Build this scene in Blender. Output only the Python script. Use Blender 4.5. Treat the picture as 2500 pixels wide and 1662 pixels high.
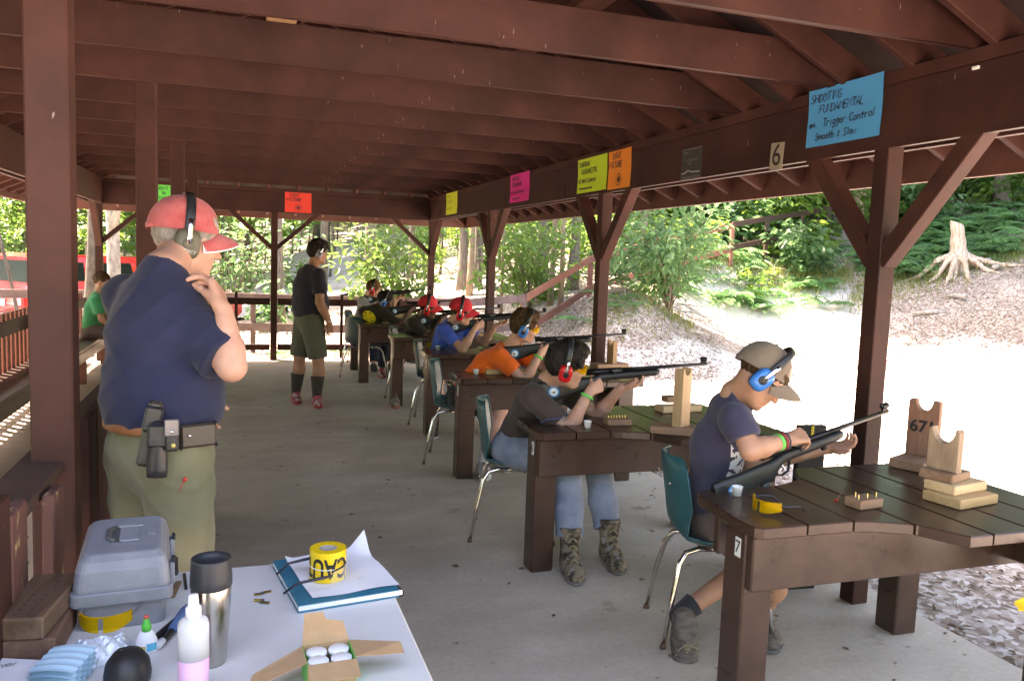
import bpy, math, random
import numpy as np
from math import sin, cos, pi, radians, sqrt
from mathutils import Vector, Matrix

random.seed(7)
np.random.seed(7)
for o in list(bpy.data.objects):
    bpy.data.objects.remove(o)
SC = bpy.context.scene
COL = SC.collection

# ------------------------------------------------------------------ camera
def v3(*a):
    return np.array(a, float)
YAW, PIT, ROL, FPX, CAMH = .328, .0975, .037, 1980., 1.6
cf = v3(sin(YAW) * cos(PIT), cos(YAW) * cos(PIT), -sin(PIT))
cr0 = v3(cos(YAW), -sin(YAW), 0)
cu0 = np.cross(cr0, cf)
CR = cos(ROL) * cr0 + sin(ROL) * cu0
CU = -sin(ROL) * cr0 + cos(ROL) * cu0
cam_d = bpy.data.cameras.new('camera')
cam_d.sensor_width = 36
cam_d.lens = 36 * FPX / 2500
cam_d.clip_start = .05
cam_d.clip_end = 500
cam = bpy.data.objects.new('camera', cam_d)
COL.objects.link(cam)
m = Matrix(((CR[0], CU[0], -cf[0], 0), (CR[1], CU[1], -cf[1], 0), (CR[2], CU[2], -cf[2], CAMH), (0, 0, 0, 1)))
cam.matrix_world = m
SC.camera = cam

# ------------------------------------------------------------------ light
SUN_AZ, SUN_EL = radians(135), radians(58)     # azimuth counted from +x towards +y
world = bpy.data.worlds.new('World')
SC.world = world
world.use_nodes = True
wn = world.node_tree.nodes
bg = wn['Background']
sky = wn.new('ShaderNodeTexSky')
sky.sky_type = 'NISHITA'
sky.sun_disc = False
sky.sun_elevation = SUN_EL
sky.sun_rotation = pi / 2 - SUN_AZ
sky.air_density = 1.0
sky.dust_density = 2.0
world.node_tree.links.new(sky.outputs[0], bg.inputs[0])
bg.inputs[1].default_value = .15
sd = bpy.data.lights.new('sun', 'SUN')
sd.energy = 4.6
sd.angle = radians(.53)
sd.color = (1, .95, .87)
sun = bpy.data.objects.new('sun', sd)
COL.objects.link(sun)
sdir = Vector((cos(SUN_AZ) * cos(SUN_EL), sin(SUN_AZ) * cos(SUN_EL), sin(SUN_EL)))
sun.rotation_euler = sdir.to_track_quat('Z', 'Y').to_euler()
sun.location = (-10, 10, 30)
SC.view_settings.view_transform = 'Standard'
SC.view_settings.look = 'None'
SC.view_settings.exposure = 3.28
SC.view_settings.gamma = 1
SC.view_settings.use_curve_mapping = False
SC.view_settings.use_white_balance = True          # camera white balance set for open shade
SC.view_settings.white_balance_temperature = 8200
SC.view_settings.white_balance_tint = 24
SC.cycles.max_bounces = 8
SC.cycles.diffuse_bounces = 5
SC.cycles.glossy_bounces = 3
SC.cycles.transmission_bounces = 6
SC.cycles.transparent_max_bounces = 8
SC.cycles.use_denoising = True
SC.cycles.sample_clamp_indirect = 6

# ------------------------------------------------------------------ scene graph helpers
def tag(o, label=None, cat=None, group=None, kind=None):
    if label: o['label'] = label
    if cat: o['category'] = cat
    if group: o['group'] = group
    if kind: o['kind'] = kind
    return o
def thing(name, label, cat, loc=(0, 0, 0), rz=0, group=None):
    o = bpy.data.objects.new(name, None)
    COL.objects.link(o)
    o.location = loc
    o.rotation_euler = (0, 0, rz)
    o.empty_display_size = .1
    return tag(o, label, cat, group)
def link(name, me, parent=None, loc=None, rot=None, scale=None):
    o = bpy.data.objects.new(name, me)
    COL.objects.link(o)
    if parent: o.parent = parent
    if loc is not None: o.location = loc
    if rot is not None: o.rotation_euler = rot
    if scale is not None: o.scale = scale if hasattr(scale, '__len__') else (scale,) * 3
    return o
KIDS = {}
def kids(o):
    return [c for c in o.children]
def dup(root, loc=None, rz=None, label=None, group=None, scale=None):
    r = root.copy()
    COL.objects.link(r)
    if loc is not None: r.location = loc
    if rz is not None: r.rotation_euler = (0, 0, rz)
    if scale is not None: r.scale = (scale,) * 3 if not hasattr(scale, '__len__') else scale
    if label: r['label'] = label
    if group: r['group'] = group
    for ch in list(root.children):
        c = ch.copy(); COL.objects.link(c); c.parent = r
        for g in list(ch.children):
            d = g.copy(); COL.objects.link(d); d.parent = c
    return r

# ------------------------------------------------------------------ mesh builder
class MB:
    def __init__(s):
        s.v = []; s.f = []; s.m = []; s.sm = []
    def add(s, vs, fs, mi=0, smooth=False):
        b = len(s.v)
        s.v += [tuple(map(float, p)) for p in vs]
        for f in fs:
            s.f.append(tuple(i + b for i in f)); s.m.append(mi); s.sm.append(smooth)
        return s
    def box(s, lo, hi, mi=0, c=.004, M=None):
        # chamfered box
        lo = np.minimum(lo, hi).astype(float) if False else np.array(lo, float); hi = np.array(hi, float)
        lo, hi = np.minimum(lo, hi), np.maximum(lo, hi)
        c = min(c, .45 * float((hi - lo).min()))
        if c <= 0:
            vs = [(x, y, z) for z in (lo[2], hi[2]) for y in (lo[1], hi[1]) for x in (lo[0], hi[0])]
            fs = [(0, 2, 3, 1), (4, 5, 7, 6), (0, 1, 5, 4), (2, 6, 7, 3), (0, 4, 6, 2), (1, 3, 7, 5)]
        else:
            vs = []; idx = {}
            for sx in (0, 1):
                for sy in (0, 1):
                    for sz in (0, 1):
                        cn = [(lo, hi)[q][i] for i, q in enumerate((sx, sy, sz))]
                        for ax in range(3):
                            p = list(cn)
                            for j in range(3):
                                if j != ax: p[j] += c * (1 if (sx, sy, sz)[j] == 0 else -1)
                            idx[(sx, sy, sz, ax)] = len(vs); vs.append(p)
            fs = []
            for ax in range(3):
                a, b = [(1, 2), (2, 0), (0, 1)][ax]
                for sd_ in (0, 1):
                    q = []
                    for (p, r) in ((0, 0), (1, 0), (1, 1), (0, 1)):
                        k = [0, 0, 0]; k[ax] = sd_; k[a] = p; k[b] = r
                        q.append(idx[(*k, ax)])
                    fs.append(q if sd_ else q[::-1])
            for ax in range(3):           # edges
                a, b = [(1, 2), (2, 0), (0, 1)][ax]
                for p in (0, 1):
                    for r in (0, 1):
                        k0 = [0, 0, 0]; k0[a] = p; k0[b] = r
                        k1 = list(k0); k1[ax] = 1
                        q = [idx[(*k0, a)], idx[(*k0, b)], idx[(*k1, b)], idx[(*k1, a)]]
                        fs.append(q if (p == r) else q[::-1])
            for sx in (0, 1):
                for sy in (0, 1):
                    for sz in (0, 1):
                        q = [idx[(sx, sy, sz, i)] for i in range(3)]
                        fs.append(q if (sx + sy + sz) % 2 else q[::-1])
        if M is not None: vs = [tuple(M @ Vector(p)) for p in vs]
        return s.add(vs, fs, mi)
    def beam(s, a, b, w, h, mi=0, c=.004, up=(0, 0, 1)):
        # box from a to b, w across, h along 'up'
        a = Vector(a); b = Vector(b); d = b - a; L = d.length; x = d.normalized(); u = Vector(up)
        y = u.cross(x)
        if y.length < 1e-4: y = Vector((0, 1, 0)).cross(x)
        y.normalize(); z = x.cross(y)
        M = Matrix(((x[0], y[0], z[0], a[0]), (x[1], y[1], z[1], a[1]), (x[2], y[2], z[2], a[2]), (0, 0, 0, 1)))
        return s.box((0, -w / 2, -h / 2), (L, w / 2, h / 2), mi, c, M)
    def tube(s, pts, rad, n=8, mi=0, caps=True, smooth=True, flat=None, up=None):
        pts = [Vector(p) for p in pts]
        if not hasattr(rad, '__len__'): rad = [rad] * len(pts)
        vs = []; fs = []
        prev = Vector(up) if up else None
        for i, p in enumerate(pts):
            t = (pts[min(i + 1, len(pts) - 1)] - pts[max(i - 1, 0)]).normalized()
            if prev is None:
                prev = Vector((0, 0, 1)) if abs(t.z) < .9 else Vector((1, 0, 0))
            x = prev - t * prev.dot(t)
            if x.length < 1e-5: x = t.orthogonal()
            x.normalize(); y = t.cross(x); prev = x
            for k in range(n):
                a = 2 * pi * k / n
                fx = 1 if flat is None else flat
                vs.append(p + x * (cos(a) * rad[i] * fx) + y * (sin(a) * rad[i]))
        for i in range(len(pts) - 1):
            for k in range(n):
                a0 = i * n + k; a1 = i * n + (k + 1) % n
                fs.append((a0, a1, a1 + n, a0 + n))
        if caps:
            fs.append(tuple(range(n - 1, -1, -1))); e = (len(pts) - 1) * n; fs.append(tuple(range(e, e + n)))
        return s.add(vs, fs, mi, smooth)
    def lathe(s, prof, n=20, mi=0, M=None, smooth=True, sx=1, sy=1):
        # prof: (r,z) list
        vs = []; fs = []
        for r, z in prof:
            for k in range(n):
                a = 2 * pi * k / n
                vs.append((r * cos(a) * sx, r * sin(a) * sy, z))
        for i in range(len(prof) - 1):
            for k in range(n):
                a0 = i * n + k; a1 = i * n + (k + 1) % n
                fs.append((a0, a1, a1 + n, a0 + n))
        if prof[0][0] > 1e-6: fs.append(tuple(range(n - 1, -1, -1)))
        e = (len(prof) - 1) * n
        if prof[-1][0] > 1e-6: fs.append(tuple(range(e, e + n)))
        if M is not None: vs = [tuple(M @ Vector(p)) for p in vs]
        return s.add(vs, fs, mi, smooth)
    def prism(s, poly, z0, z1, mi=0, M=None, c=0):
        # polygon in xy (ccw) extruded in z, small chamfer on top edge
        n = len(poly)
        rings = [(poly, z0)]
        if c > 0:
            P = [Vector(p) for p in poly]; inn = []
            for i in range(n):
                e0 = (P[i] - P[i - 1]).normalized(); e1 = (P[(i + 1) % n] - P[i]).normalized()
                nn = Vector((-e0.y, e0.x)) + Vector((-e1.y, e1.x))
                nn = nn.normalized() * c / max(.4, cos(nn.angle(Vector((-e0.y, e0.x))) if nn.length > 1e-6 else 0))
                inn.append(P[i] + nn)
            rings = [(inn, z0), (poly, z0 + c), (poly, z1 - c), (inn, z1)]
        else:
            rings.append((poly, z1))
        vs = []; fs = []
        for pl, z in rings:
            vs += [(p[0], p[1], z) for p in pl]
        for r in range(len(rings) - 1):
            for i in range(n):
                j = (i + 1) % n
                fs.append((r * n + i, r * n + j, (r + 1) * n + j, (r + 1) * n + i))
        fs.append(tuple(range(n - 1, -1, -1))); e = (len(rings) - 1) * n; fs.append(tuple(range(e, e + n)))
        if M is not None: vs = [tuple(M @ Vector(p)) for p in vs]
        return s.add(vs, fs, mi)
    def grid(s, P, mi=0, smooth=True, closed=False):
        # P: rows x cols of points
        R = len(P); Cn = len(P[0]); vs = [p for row in P for p in row]; fs = []
        for i in range(R - 1):
            for j in range(Cn - (0 if closed else 1)):
                k = (j + 1) % Cn
                fs.append((i * Cn + j, i * Cn + k, (i + 1) * Cn + k, (i + 1) * Cn + j))
        return s.add(vs, fs, mi, smooth)
    def mesh(s, name, mats):
        me = bpy.data.meshes.new(name)
        me.from_pydata(s.v, [], s.f)
        if not isinstance(mats, (list, tuple)): mats = [mats]
        for k in mats: me.materials.append(k)
        me.polygons.foreach_set('material_index', s.m)
        me.polygons.foreach_set('use_smooth', s.sm)
        me.update()
        return me
    def build(s, name, mats, parent=None, loc=None, rot=None):
        return link(name, s.mesh(name, mats), parent, loc, rot)

def np_mesh(name, V, Fq, mat, smooth=False, mi=None):
    """fast mesh from numpy verts and equal-sized faces"""
    me = bpy.data.meshes.new(name)
    V = np.asarray(V, np.float32); Fq = np.asarray(Fq, np.int32)
    k = Fq.shape[1]
    me.vertices.add(len(V)); me.vertices.foreach_set('co', V.ravel())
    me.loops.add(Fq.size); me.loops.foreach_set('vertex_index', Fq.ravel())
    me.polygons.add(len(Fq))
    me.polygons.foreach_set('loop_start', np.arange(0, Fq.size, k, dtype=np.int32))
    me.polygons.foreach_set('loop_total', np.full(len(Fq), k, np.int32))
    for q in (mat if isinstance(mat, (list, tuple)) else [mat]): me.materials.append(q)
    me.polygons.foreach_set('use_smooth', np.full(len(Fq), smooth, bool))
    if mi is not None: me.polygons.foreach_set('material_index', np.asarray(mi, np.int32))
    me.update(calc_edges=True)
    me.validate()
    return me

# ------------------------------------------------------------------ materials
def new_mat(name):
    m_ = bpy.data.materials.new(name); m_.use_nodes = True
    nt = m_.node_tree
    return m_, nt, nt.nodes['Principled BSDF']
def pm(name, col, col2=None, scale=8, stretch=(1, 1, 1), rough=.6, rvar=.1, bump=.0, bscale=None, metal=0, spec=.5, thr=(.35, .65),
       vary=0.0, detail=6, trans=0, coat=0, speck=None, speck_scale=60, speck_thr=.7, speck_stretch=None, alpha=1, sheen=0, subs=0, ior=None, coord='Object'):
    m_, nt, b = new_mat(name)
    N = nt.nodes; Lk = nt.links
    c1 = (*col, 1); c2 = (*(col2 or col), 1)
    tc = N.new('ShaderNodeTexCoord'); mp = N.new('ShaderNodeMapping')
    mp.inputs['Scale'].default_value = stretch
    Lk.new(tc.outputs[coord], mp.inputs[0])
    ns = N.new('ShaderNodeTexNoise'); ns.inputs['Scale'].default_value = scale; ns.inputs['Detail'].default_value = detail
    ns.inputs['Roughness'].default_value = .6
    Lk.new(mp.outputs[0], ns.inputs[0])
    rp = N.new('ShaderNodeValToRGB'); rp.color_ramp.elements[0].position = thr[0]; rp.color_ramp.elements[1].position = thr[1]
    rp.color_ramp.elements[0].color = c1; rp.color_ramp.elements[1].color = c2
    Lk.new(ns.outputs[0], rp.inputs[0])
    cur = rp.outputs[0]
    if vary:
        oi = N.new('ShaderNodeObjectInfo'); hs = N.new('ShaderNodeHueSaturation')
        mr = N.new('ShaderNodeMapRange'); mr.inputs[3].default_value = 1 - vary; mr.inputs[4].default_value = 1 + vary
        Lk.new(oi.outputs['Random'], mr.inputs[0]); Lk.new(mr.outputs[0], hs.inputs['Value'])
        Lk.new(cur, hs.inputs['Color']); cur = hs.outputs[0]
    if speck:
        n2 = N.new('ShaderNodeTexNoise'); n2.inputs['Scale'].default_value = speck_scale; n2.inputs['Detail'].default_value = 3
        if speck_stretch:
            m2 = N.new('ShaderNodeMapping'); m2.inputs['Scale'].default_value = speck_stretch; Lk.new(tc.outputs[coord], m2.inputs[0]); Lk.new(m2.outputs[0], n2.inputs[0])
        else:
            Lk.new(tc.outputs[coord], n2.inputs[0])
        r2 = N.new('ShaderNodeValToRGB'); r2.color_ramp.elements[0].position = speck_thr; r2.color_ramp.elements[1].position = speck_thr + .05
        Lk.new(n2.outputs[0], r2.inputs[0])
        mx = N.new('ShaderNodeMix'); mx.data_type = 'RGBA'
        Lk.new(r2.outputs[0], mx.inputs[0]); Lk.new(cur, mx.inputs[6]); mx.inputs[7].default_value = (*speck, 1)
        cur = mx.outputs[2]
    Lk.new(cur, b.inputs['Base Color'])
    if rvar:
        mr = N.new('ShaderNodeMapRange'); mr.inputs[3].default_value = max(0, rough - rvar); mr.inputs[4].default_value = min(1, rough + rvar)
        Lk.new(ns.outputs[0], mr.inputs[0]); Lk.new(mr.outputs[0], b.inputs['Roughness'])
    else:
        b.inputs['Roughness'].default_value = rough
    b.inputs['Metallic'].default_value = metal
    b.inputs['Specular IOR Level'].default_value = spec
    b.inputs['Transmission Weight'].default_value = trans
    b.inputs['Coat Weight'].default_value = coat
    b.inputs['Alpha'].default_value = alpha
    b.inputs['Sheen Weight'].default_value = sheen
    if ior: b.inputs['IOR'].default_value = ior
    if subs:
        b.inputs['Subsurface Weight'].default_value = subs; b.inputs['Subsurface Radius'].default_value = (.012, .005, .003)
    if bump:
        bp = N.new('ShaderNodeBump'); bp.inputs['Strength'].default_value = bump; bp.inputs['Distance'].default_value = .01
        if bscale:
            n3 = N.new('ShaderNodeTexNoise'); n3.inputs['Scale'].default_value = bscale; n3.inputs['Detail'].default_value = 4
            Lk.new(mp.outputs[0], n3.inputs[0]); Lk.new(n3.outputs[0], bp.inputs['Height'])
        else:
            Lk.new(ns.outputs[0], bp.inputs['Height'])
        Lk.new(bp.outputs[0], b.inputs['Normal'])
    return m_
def leaf_mat(name, c1, c2, scale=1.2, transl=.45, rough=.45):
    m_, nt, b = new_mat(name)
    N = nt.nodes; Lk = nt.links
    g = N.new('ShaderNodeNewGeometry')
    oi = N.new('ShaderNodeObjectInfo')
    tc = N.new('ShaderNodeTexCoord')
    ns = N.new('ShaderNodeTexNoise'); ns.inputs['Scale'].default_value = scale; ns.inputs['Detail'].default_value = 2
    Lk.new(tc.outputs['Object'], ns.inputs[0])
    ad = N.new('ShaderNodeMath'); ad.operation = 'MULTIPLY_ADD'; ad.inputs[1].default_value = .55; Lk.new(g.outputs['Random Per Island'], ad.inputs[0])
    sb = N.new('ShaderNodeMath'); sb.operation = 'MULTIPLY_ADD'; sb.inputs[1].default_value = 1.1; sb.inputs[2].default_value = -.32
    Lk.new(ns.outputs[0], sb.inputs[0]); Lk.new(sb.outputs[0], ad.inputs[2])
    mx = N.new('ShaderNodeMix'); mx.data_type = 'RGBA'
    Lk.new(ad.outputs[0], mx.inputs[0]); mx.inputs[6].default_value = (*c1, 1); mx.inputs[7].default_value = (*c2, 1)
    mx.clamp_factor = True
    hs = N.new('ShaderNodeHueSaturation'); mr = N.new('ShaderNodeMapRange'); mr.inputs[3].default_value = .75; mr.inputs[4].default_value = 1.25
    Lk.new(oi.outputs['Random'], mr.inputs[0]); Lk.new(mr.outputs[0], hs.inputs['Value']); Lk.new(mx.outputs[2], hs.inputs['Color'])
    Lk.new(hs.outputs[0], b.inputs['Base Color'])
    b.inputs['Roughness'].default_value = rough
    b.inputs['Specular IOR Level'].default_value = .4
    tr = N.new('ShaderNodeBsdfTranslucent')
    h2 = N.new('ShaderNodeHueSaturation'); h2.inputs['Hue'].default_value = .485; h2.inputs['Saturation'].default_value = 1.1; h2.inputs['Value'].default_value = 1.7
    Lk.new(hs.outputs[0], h2.inputs['Color']); Lk.new(h2.outputs[0], tr.inputs[0])
    ms = N.new('ShaderNodeMixShader'); ms.inputs[0].default_value = transl
    out = N['Material Output']
    Lk.new(b.outputs[0], ms.inputs[1]); Lk.new(tr.outputs[0], ms.inputs[2]); Lk.new(ms.outputs[0], out.inputs[0])
    return m_

# pixel helpers used only to work out where things stand in the world
def ray(x, y):
    return cf + CR * (x - 1250) / FPX - CU * (y - 831) / FPX
CO = v3(0, 0, CAMH)
def at_z(x, y, z):
    d = ray(x, y); return CO + d * (z - CAMH) / d[2]
def at_x(x, y, X):
    d = ray(x, y); return CO + d * X / d[0]
def at_y(x, y, Y):
    d = ray(x, y); return CO + d * Y / d[1]
def at_d(x, y, dep):
    return CO + ray(x, y) * dep
# ------------------------------------------------------------------ smooth-union body sculptor
class Sculpt:
    """collects soft shapes, then turns their blended surface into one continuous mesh"""
    def __init__(s):
        s.ops = []
    def cap(s, a, b, r1, r2=None, k=.02, sub=False, flat=None, clip=None):
        # round cone from a to b ; flat=(dir, factor) squeezes along dir
        s.ops.append(('c', np.array(a, float), np.array(b, float), r1, r1 if r2 is None else r2, k, sub, flat, clip)); return s
    def chain(s, pts, rads, k=.02, flat=None):
        for i in range(len(pts) - 1):
            s.cap(pts[i], pts[i + 1], rads[i], rads[i + 1], k, False, flat)
        return s
    def ell(s, c, r, R=None, k=.02, sub=False):
        s.ops.append(('e', np.array(c, float), np.array(r, float), np.eye(3) if R is None else np.array(R, float), k, sub)); return s
    def cut(s, p, n, k=.003, c=None, r=None):
        # remove everything on the side n points to (inside an optional ball)
        s.ops.append(('p', np.array(p, float), np.array(n, float) / np.linalg.norm(n), k, c, r)); return s
    def mesh(s, res, noise=None, smooth=1):
        lo = np.full(3, 1e9); hi = np.full(3, -1e9); bb = []
        for o in s.ops:
            if o[0] == 'c':
                r = max(o[3], o[4]) * 1.02; a = np.minimum(o[1], o[2]) - r; b = np.maximum(o[1], o[2]) + r; kk = o[5]; sub = o[6]
            elif o[0] == 'e':
                e = np.abs(o[3]).T @ o[2]; a = o[1] - e; b = o[1] + e; kk = o[4]; sub = o[5]
            else:
                bb.append(None); continue
            bb.append((a - kk * 1.5 - 2 * res, b + kk * 1.5 + 2 * res))
            if not sub: lo = np.minimum(lo, a - 3 * res - kk * .3); hi = np.maximum(hi, b + 3 * res + kk * .3)
        n = np.ceil((hi - lo) / res).astype(int) + 1
        ax = [(lo[i] + res * np.arange(n[i])).astype(np.float32) for i in range(3)]
        D = np.full(n, .2, np.float32)
        for o, b in zip(s.ops, bb):
            if o[0] == 'p':
                p, nn, k, c, r = o[1:]
                if c is not None:
                    i0 = np.clip(np.floor((np.array(c) - r - lo) / res).astype(int), 0, n); i1 = np.clip(np.ceil((np.array(c) + r - lo) / res).astype(int) + 1, 0, n)
                else:
                    i0 = np.zeros(3, int); i1 = n
            else:
                i0 = np.clip(np.floor((b[0] - lo) / res).astype(int), 0, n); i1 = np.clip(np.ceil((b[1] - lo) / res).astype(int) + 1, 0, n)
            if (i1 <= i0).any(): continue
            sl = tuple(slice(i0[i], i1[i]) for i in range(3))
            X = ax[0][sl[0]][:, None, None]; Y = ax[1][sl[1]][None, :, None]; Z = ax[2][sl[2]][None, None, :]
            if o[0] == 'p':
                pl = (X - p[0]) * nn[0] + (Y - p[1]) * nn[1] + (Z - p[2]) * nn[2]
                if c is not None:
                    pl = np.where((X - c[0]) ** 2 + (Y - c[1]) ** 2 + (Z - c[2]) ** 2 < r * r, pl, -1.)
                D[sl] = np.maximum(D[sl], pl); continue
            if o[0] == 'c':
                _, a, bb_, r1, r2, k, sub, flat, clip = o
                px = X - a[0]; py = Y - a[1]; pz = Z - a[2]; ba = bb_ - a; L2 = max(ba @ ba, 1e-9)
                t = np.clip((px * ba[0] + py * ba[1] + pz * ba[2]) / L2, 0, 1)
                qx = px - t * ba[0]; qy = py - t * ba[1]; qz = pz - t * ba[2]
                if flat is None:
                    d = np.sqrt(qx * qx + qy * qy + qz * qz) - (r1 + (r2 - r1) * t)
                else:
                    fd, ff = np.array(flat[0]) / np.linalg.norm(flat[0]), flat[1]
                    dn = qx * fd[0] + qy * fd[1] + qz * fd[2]
                    e = dn * (1 / ff - 1)
                    qx = qx + e * fd[0]; qy = qy + e * fd[1]; qz = qz + e * fd[2]
                    ln = np.sqrt(qx * qx + qy * qy + qz * qz) + 1e-6
                    rr = r1 + (r2 - r1) * t
                    d = (ln - rr) * np.where(np.abs(dn) / ff > .7 * ln, ff, 1)
                    d = (ln - rr) * np.sqrt((dn / ff / ln) ** 2 * (ff * ff - 1) + 1)
                if clip is not None:
                    cn = np.array(clip[1], float) / np.linalg.norm(clip[1]); cp = clip[0]
                    d = np.maximum(d, (X - cp[0]) * cn[0] + (Y - cp[1]) * cn[1] + (Z - cp[2]) * cn[2])
            else:
                _, c, r, R, k, sub = o
                px = X - c[0]; py = Y - c[1]; pz = Z - c[2]
                u = (px * R[0, 0] + py * R[0, 1] + pz * R[0, 2]) / r[0]
                v = (px * R[1, 0] + py * R[1, 1] + pz * R[1, 2]) / r[1]
                w = (px * R[2, 0] + py * R[2, 1] + pz * R[2, 2]) / r[2]
                k0 = np.sqrt(u * u + v * v + w * w) + 1e-6
                k1 = np.sqrt((u / r[0]) ** 2 + (v / r[1]) ** 2 + (w / r[2]) ** 2) + 1e-6
                d = k0 * (k0 - 1) / k1
            cur = D[sl]
            if sub:
                h = np.clip(k - np.abs(-d - cur), 0, None) / k
                D[sl] = np.maximum(cur, -d) + h * h * k * .25
            else:
                h = np.clip(k - np.abs(d - cur), 0, None) / k
                D[sl] = np.minimum(cur, d) - h * h * k * .25
        if noise is not None:
            X = ax[0][:, None, None]; Y = ax[1][None, :, None]; Z = ax[2][None, None, :]
            D = D + noise(X, Y, Z).astype(np.float32)
        D[0] = D[-1] = .1; D[:, 0] = D[:, -1] = .1; D[:, :, 0] = D[:, :, -1] = .1
        V, Fq = surface_net(D, lo, res)
        if smooth: V = lap(V, Fq, smooth)
        return V, Fq
def surface_net(D, lo, res):
    s = D < 0
    n = np.array(D.shape)
    cnt = np.zeros(n - 1, np.float32); acc = np.zeros((*(n - 1), 3), np.float32)
    quads = []
    def off(ax, o):
        # slices of cell grid adjoining an edge along ax
        pass
    cell_any = np.zeros(n - 1, bool)
    edges = []
    for a in range(3):
        b, c = (a + 1) % 3, (a + 2) % 3
        s0 = [slice(None)] * 3; s1 = [slice(None)] * 3
        s0[a] = slice(0, n[a] - 1); s1[a] = slice(1, n[a])
        A = s[tuple(s0)]; B = s[tuple(s1)]
        I = np.argwhere(A != B)
        if len(I) == 0: continue
        d0 = D[tuple(I.T)]; J = I.copy(); J[:, a] += 1; d1 = D[tuple(J.T)]
        t = d0 / (d0 - d1)
        P = I.astype(np.float32); P[:, a] += t
        flip = d0 < 0
        edges.append((a, b, c, I, P, flip))
    ids = {}
    N = n - 1
    for a, b, c, I, P, flip in edges:
        for ob in (-1, 0):
            for oc in (-1, 0):
                Cc = I.copy(); Cc[:, b] += ob; Cc[:, c] += oc
                ok = (Cc >= 0).all(1) & (Cc < N).all(1)
                q = Cc[ok]
                np.add.at(cnt, tuple(q.T), 1); np.add.at(acc, tuple(q.T), P[ok])
    act = cnt > 0
    vid = np.full(tuple(N), -1, np.int64); k = int(act.sum()); vid[act] = np.arange(k)
    V = acc[act] / cnt[act][:, None] * res + lo
    F = []
    for a, b, c, I, P, flip in edges:
        ok = (I[:, b] > 0) & (I[:, c] > 0) & (I[:, b] < N[b]) & (I[:, c] < N[c])
        I = I[ok]; fl = flip[ok]
        g = []
        for ob, oc in ((-1, -1), (0, -1), (0, 0), (-1, 0)):
            Cc = I.copy(); Cc[:, b] += ob; Cc[:, c] += oc
            g.append(vid[tuple(Cc.T)])
        q = np.stack(g, 1)
        q[~fl] = q[~fl][:, ::-1]
        F.append(q)
    return V.astype(np.float64), np.concatenate(F)
def lap(V, F, it):
    e = np.concatenate([F[:, [0, 1]], F[:, [1, 2]], F[:, [2, 3]], F[:, [3, 0]]])
    for _ in range(it):
        S = np.zeros_like(V); C = np.zeros(len(V))
        np.add.at(S, e[:, 0], V[e[:, 1]]); np.add.at(C, e[:, 0], 1)
        np.add.at(S, e[:, 1], V[e[:, 0]]); np.add.at(C, e[:, 1], 1)
        V = V * .5 + .5 * S / C[:, None]
    return V
def join_vf(parts):
    Vs = []; Fs = []; b = 0
    for V, F in parts:
        Vs.append(V); Fs.append(F + b); b += len(V)
    return np.concatenate(Vs), np.concatenate(Fs)
def rotm(axis, ang):
    a = np.array(axis, float); a /= np.linalg.norm(a); K = np.array([[0, -a[2], a[1]], [a[2], 0, -a[0]], [-a[1], a[0], 0]])
    return np.eye(3) + sin(ang) * K + (1 - cos(ang)) * K @ K
def nrm(a):
    a = np.array(a, float); return a / np.linalg.norm(a)
# ------------------------------------------------------------------ materials used all over
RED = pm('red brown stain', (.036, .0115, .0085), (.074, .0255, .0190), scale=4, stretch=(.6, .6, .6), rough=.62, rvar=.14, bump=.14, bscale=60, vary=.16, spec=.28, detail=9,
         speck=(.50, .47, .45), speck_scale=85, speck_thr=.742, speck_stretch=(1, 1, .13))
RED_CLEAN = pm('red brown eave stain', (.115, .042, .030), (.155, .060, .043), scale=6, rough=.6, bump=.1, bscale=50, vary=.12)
RED_RAIL = pm('brick red rail stain', (.22, .085, .06), (.30, .12, .085), scale=5, rough=.7, bump=.15, bscale=40, vary=.1)
GREY_RAIL = pm('weathered purple brown rail', (.11, .07, .065), (.17, .12, .11), scale=6, rough=.8, bump=.2, bscale=40, vary=.1)
DARK_RAIL = pm('dark brown rail stain', (.05, .026, .02), (.075, .04, .03), scale=6, rough=.6, bump=.12, bscale=50, vary=.1)
BROWN = pm('glossy dark brown paint', (.044, .0215, .0135), (.068, .034, .022), scale=7, stretch=(1, .35, 1), rough=.30, rvar=.10, bump=.05, bscale=45, vary=.08, spec=.55,
           speck=(.26, .22, .20), speck_scale=170, speck_thr=.72)
BENCHM = pm('dark bench paint', (.04, .022, .015), (.06, .034, .024), scale=7, rough=.38, bump=.1, bscale=60, vary=.08)
RAFT = pm('rafter stain', (.060, .021, .0155), (.090, .033, .025), scale=6, rough=.7, bump=.1, bscale=50, vary=.15, spec=.25)
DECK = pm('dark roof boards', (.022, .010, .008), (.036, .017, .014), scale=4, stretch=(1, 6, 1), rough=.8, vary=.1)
PINE = pm('new pine', (.62, .40, .20), (.50, .30, .13), scale=3, stretch=(1.2, 14, 14), rough=.65, bump=.08, vary=.08)
PINE_PALE = pm('pale pine', (.68, .48, .27), (.58, .38, .19), scale=3, stretch=(1.2, 14, 14), rough=.65, bump=.08)
PINE_Z = pm('upright pine', (.50, .30, .16), (.38, .21, .10), scale=3, stretch=(14, 14, 1.2), rough=.65, bump=.1, vary=.15)
OLDWOOD = pm('old brown wood', (.24, .13, .075), (.34, .20, .12), scale=3, stretch=(1.5, 12, 12), rough=.75, bump=.15, vary=.15)
CONC = None
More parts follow.
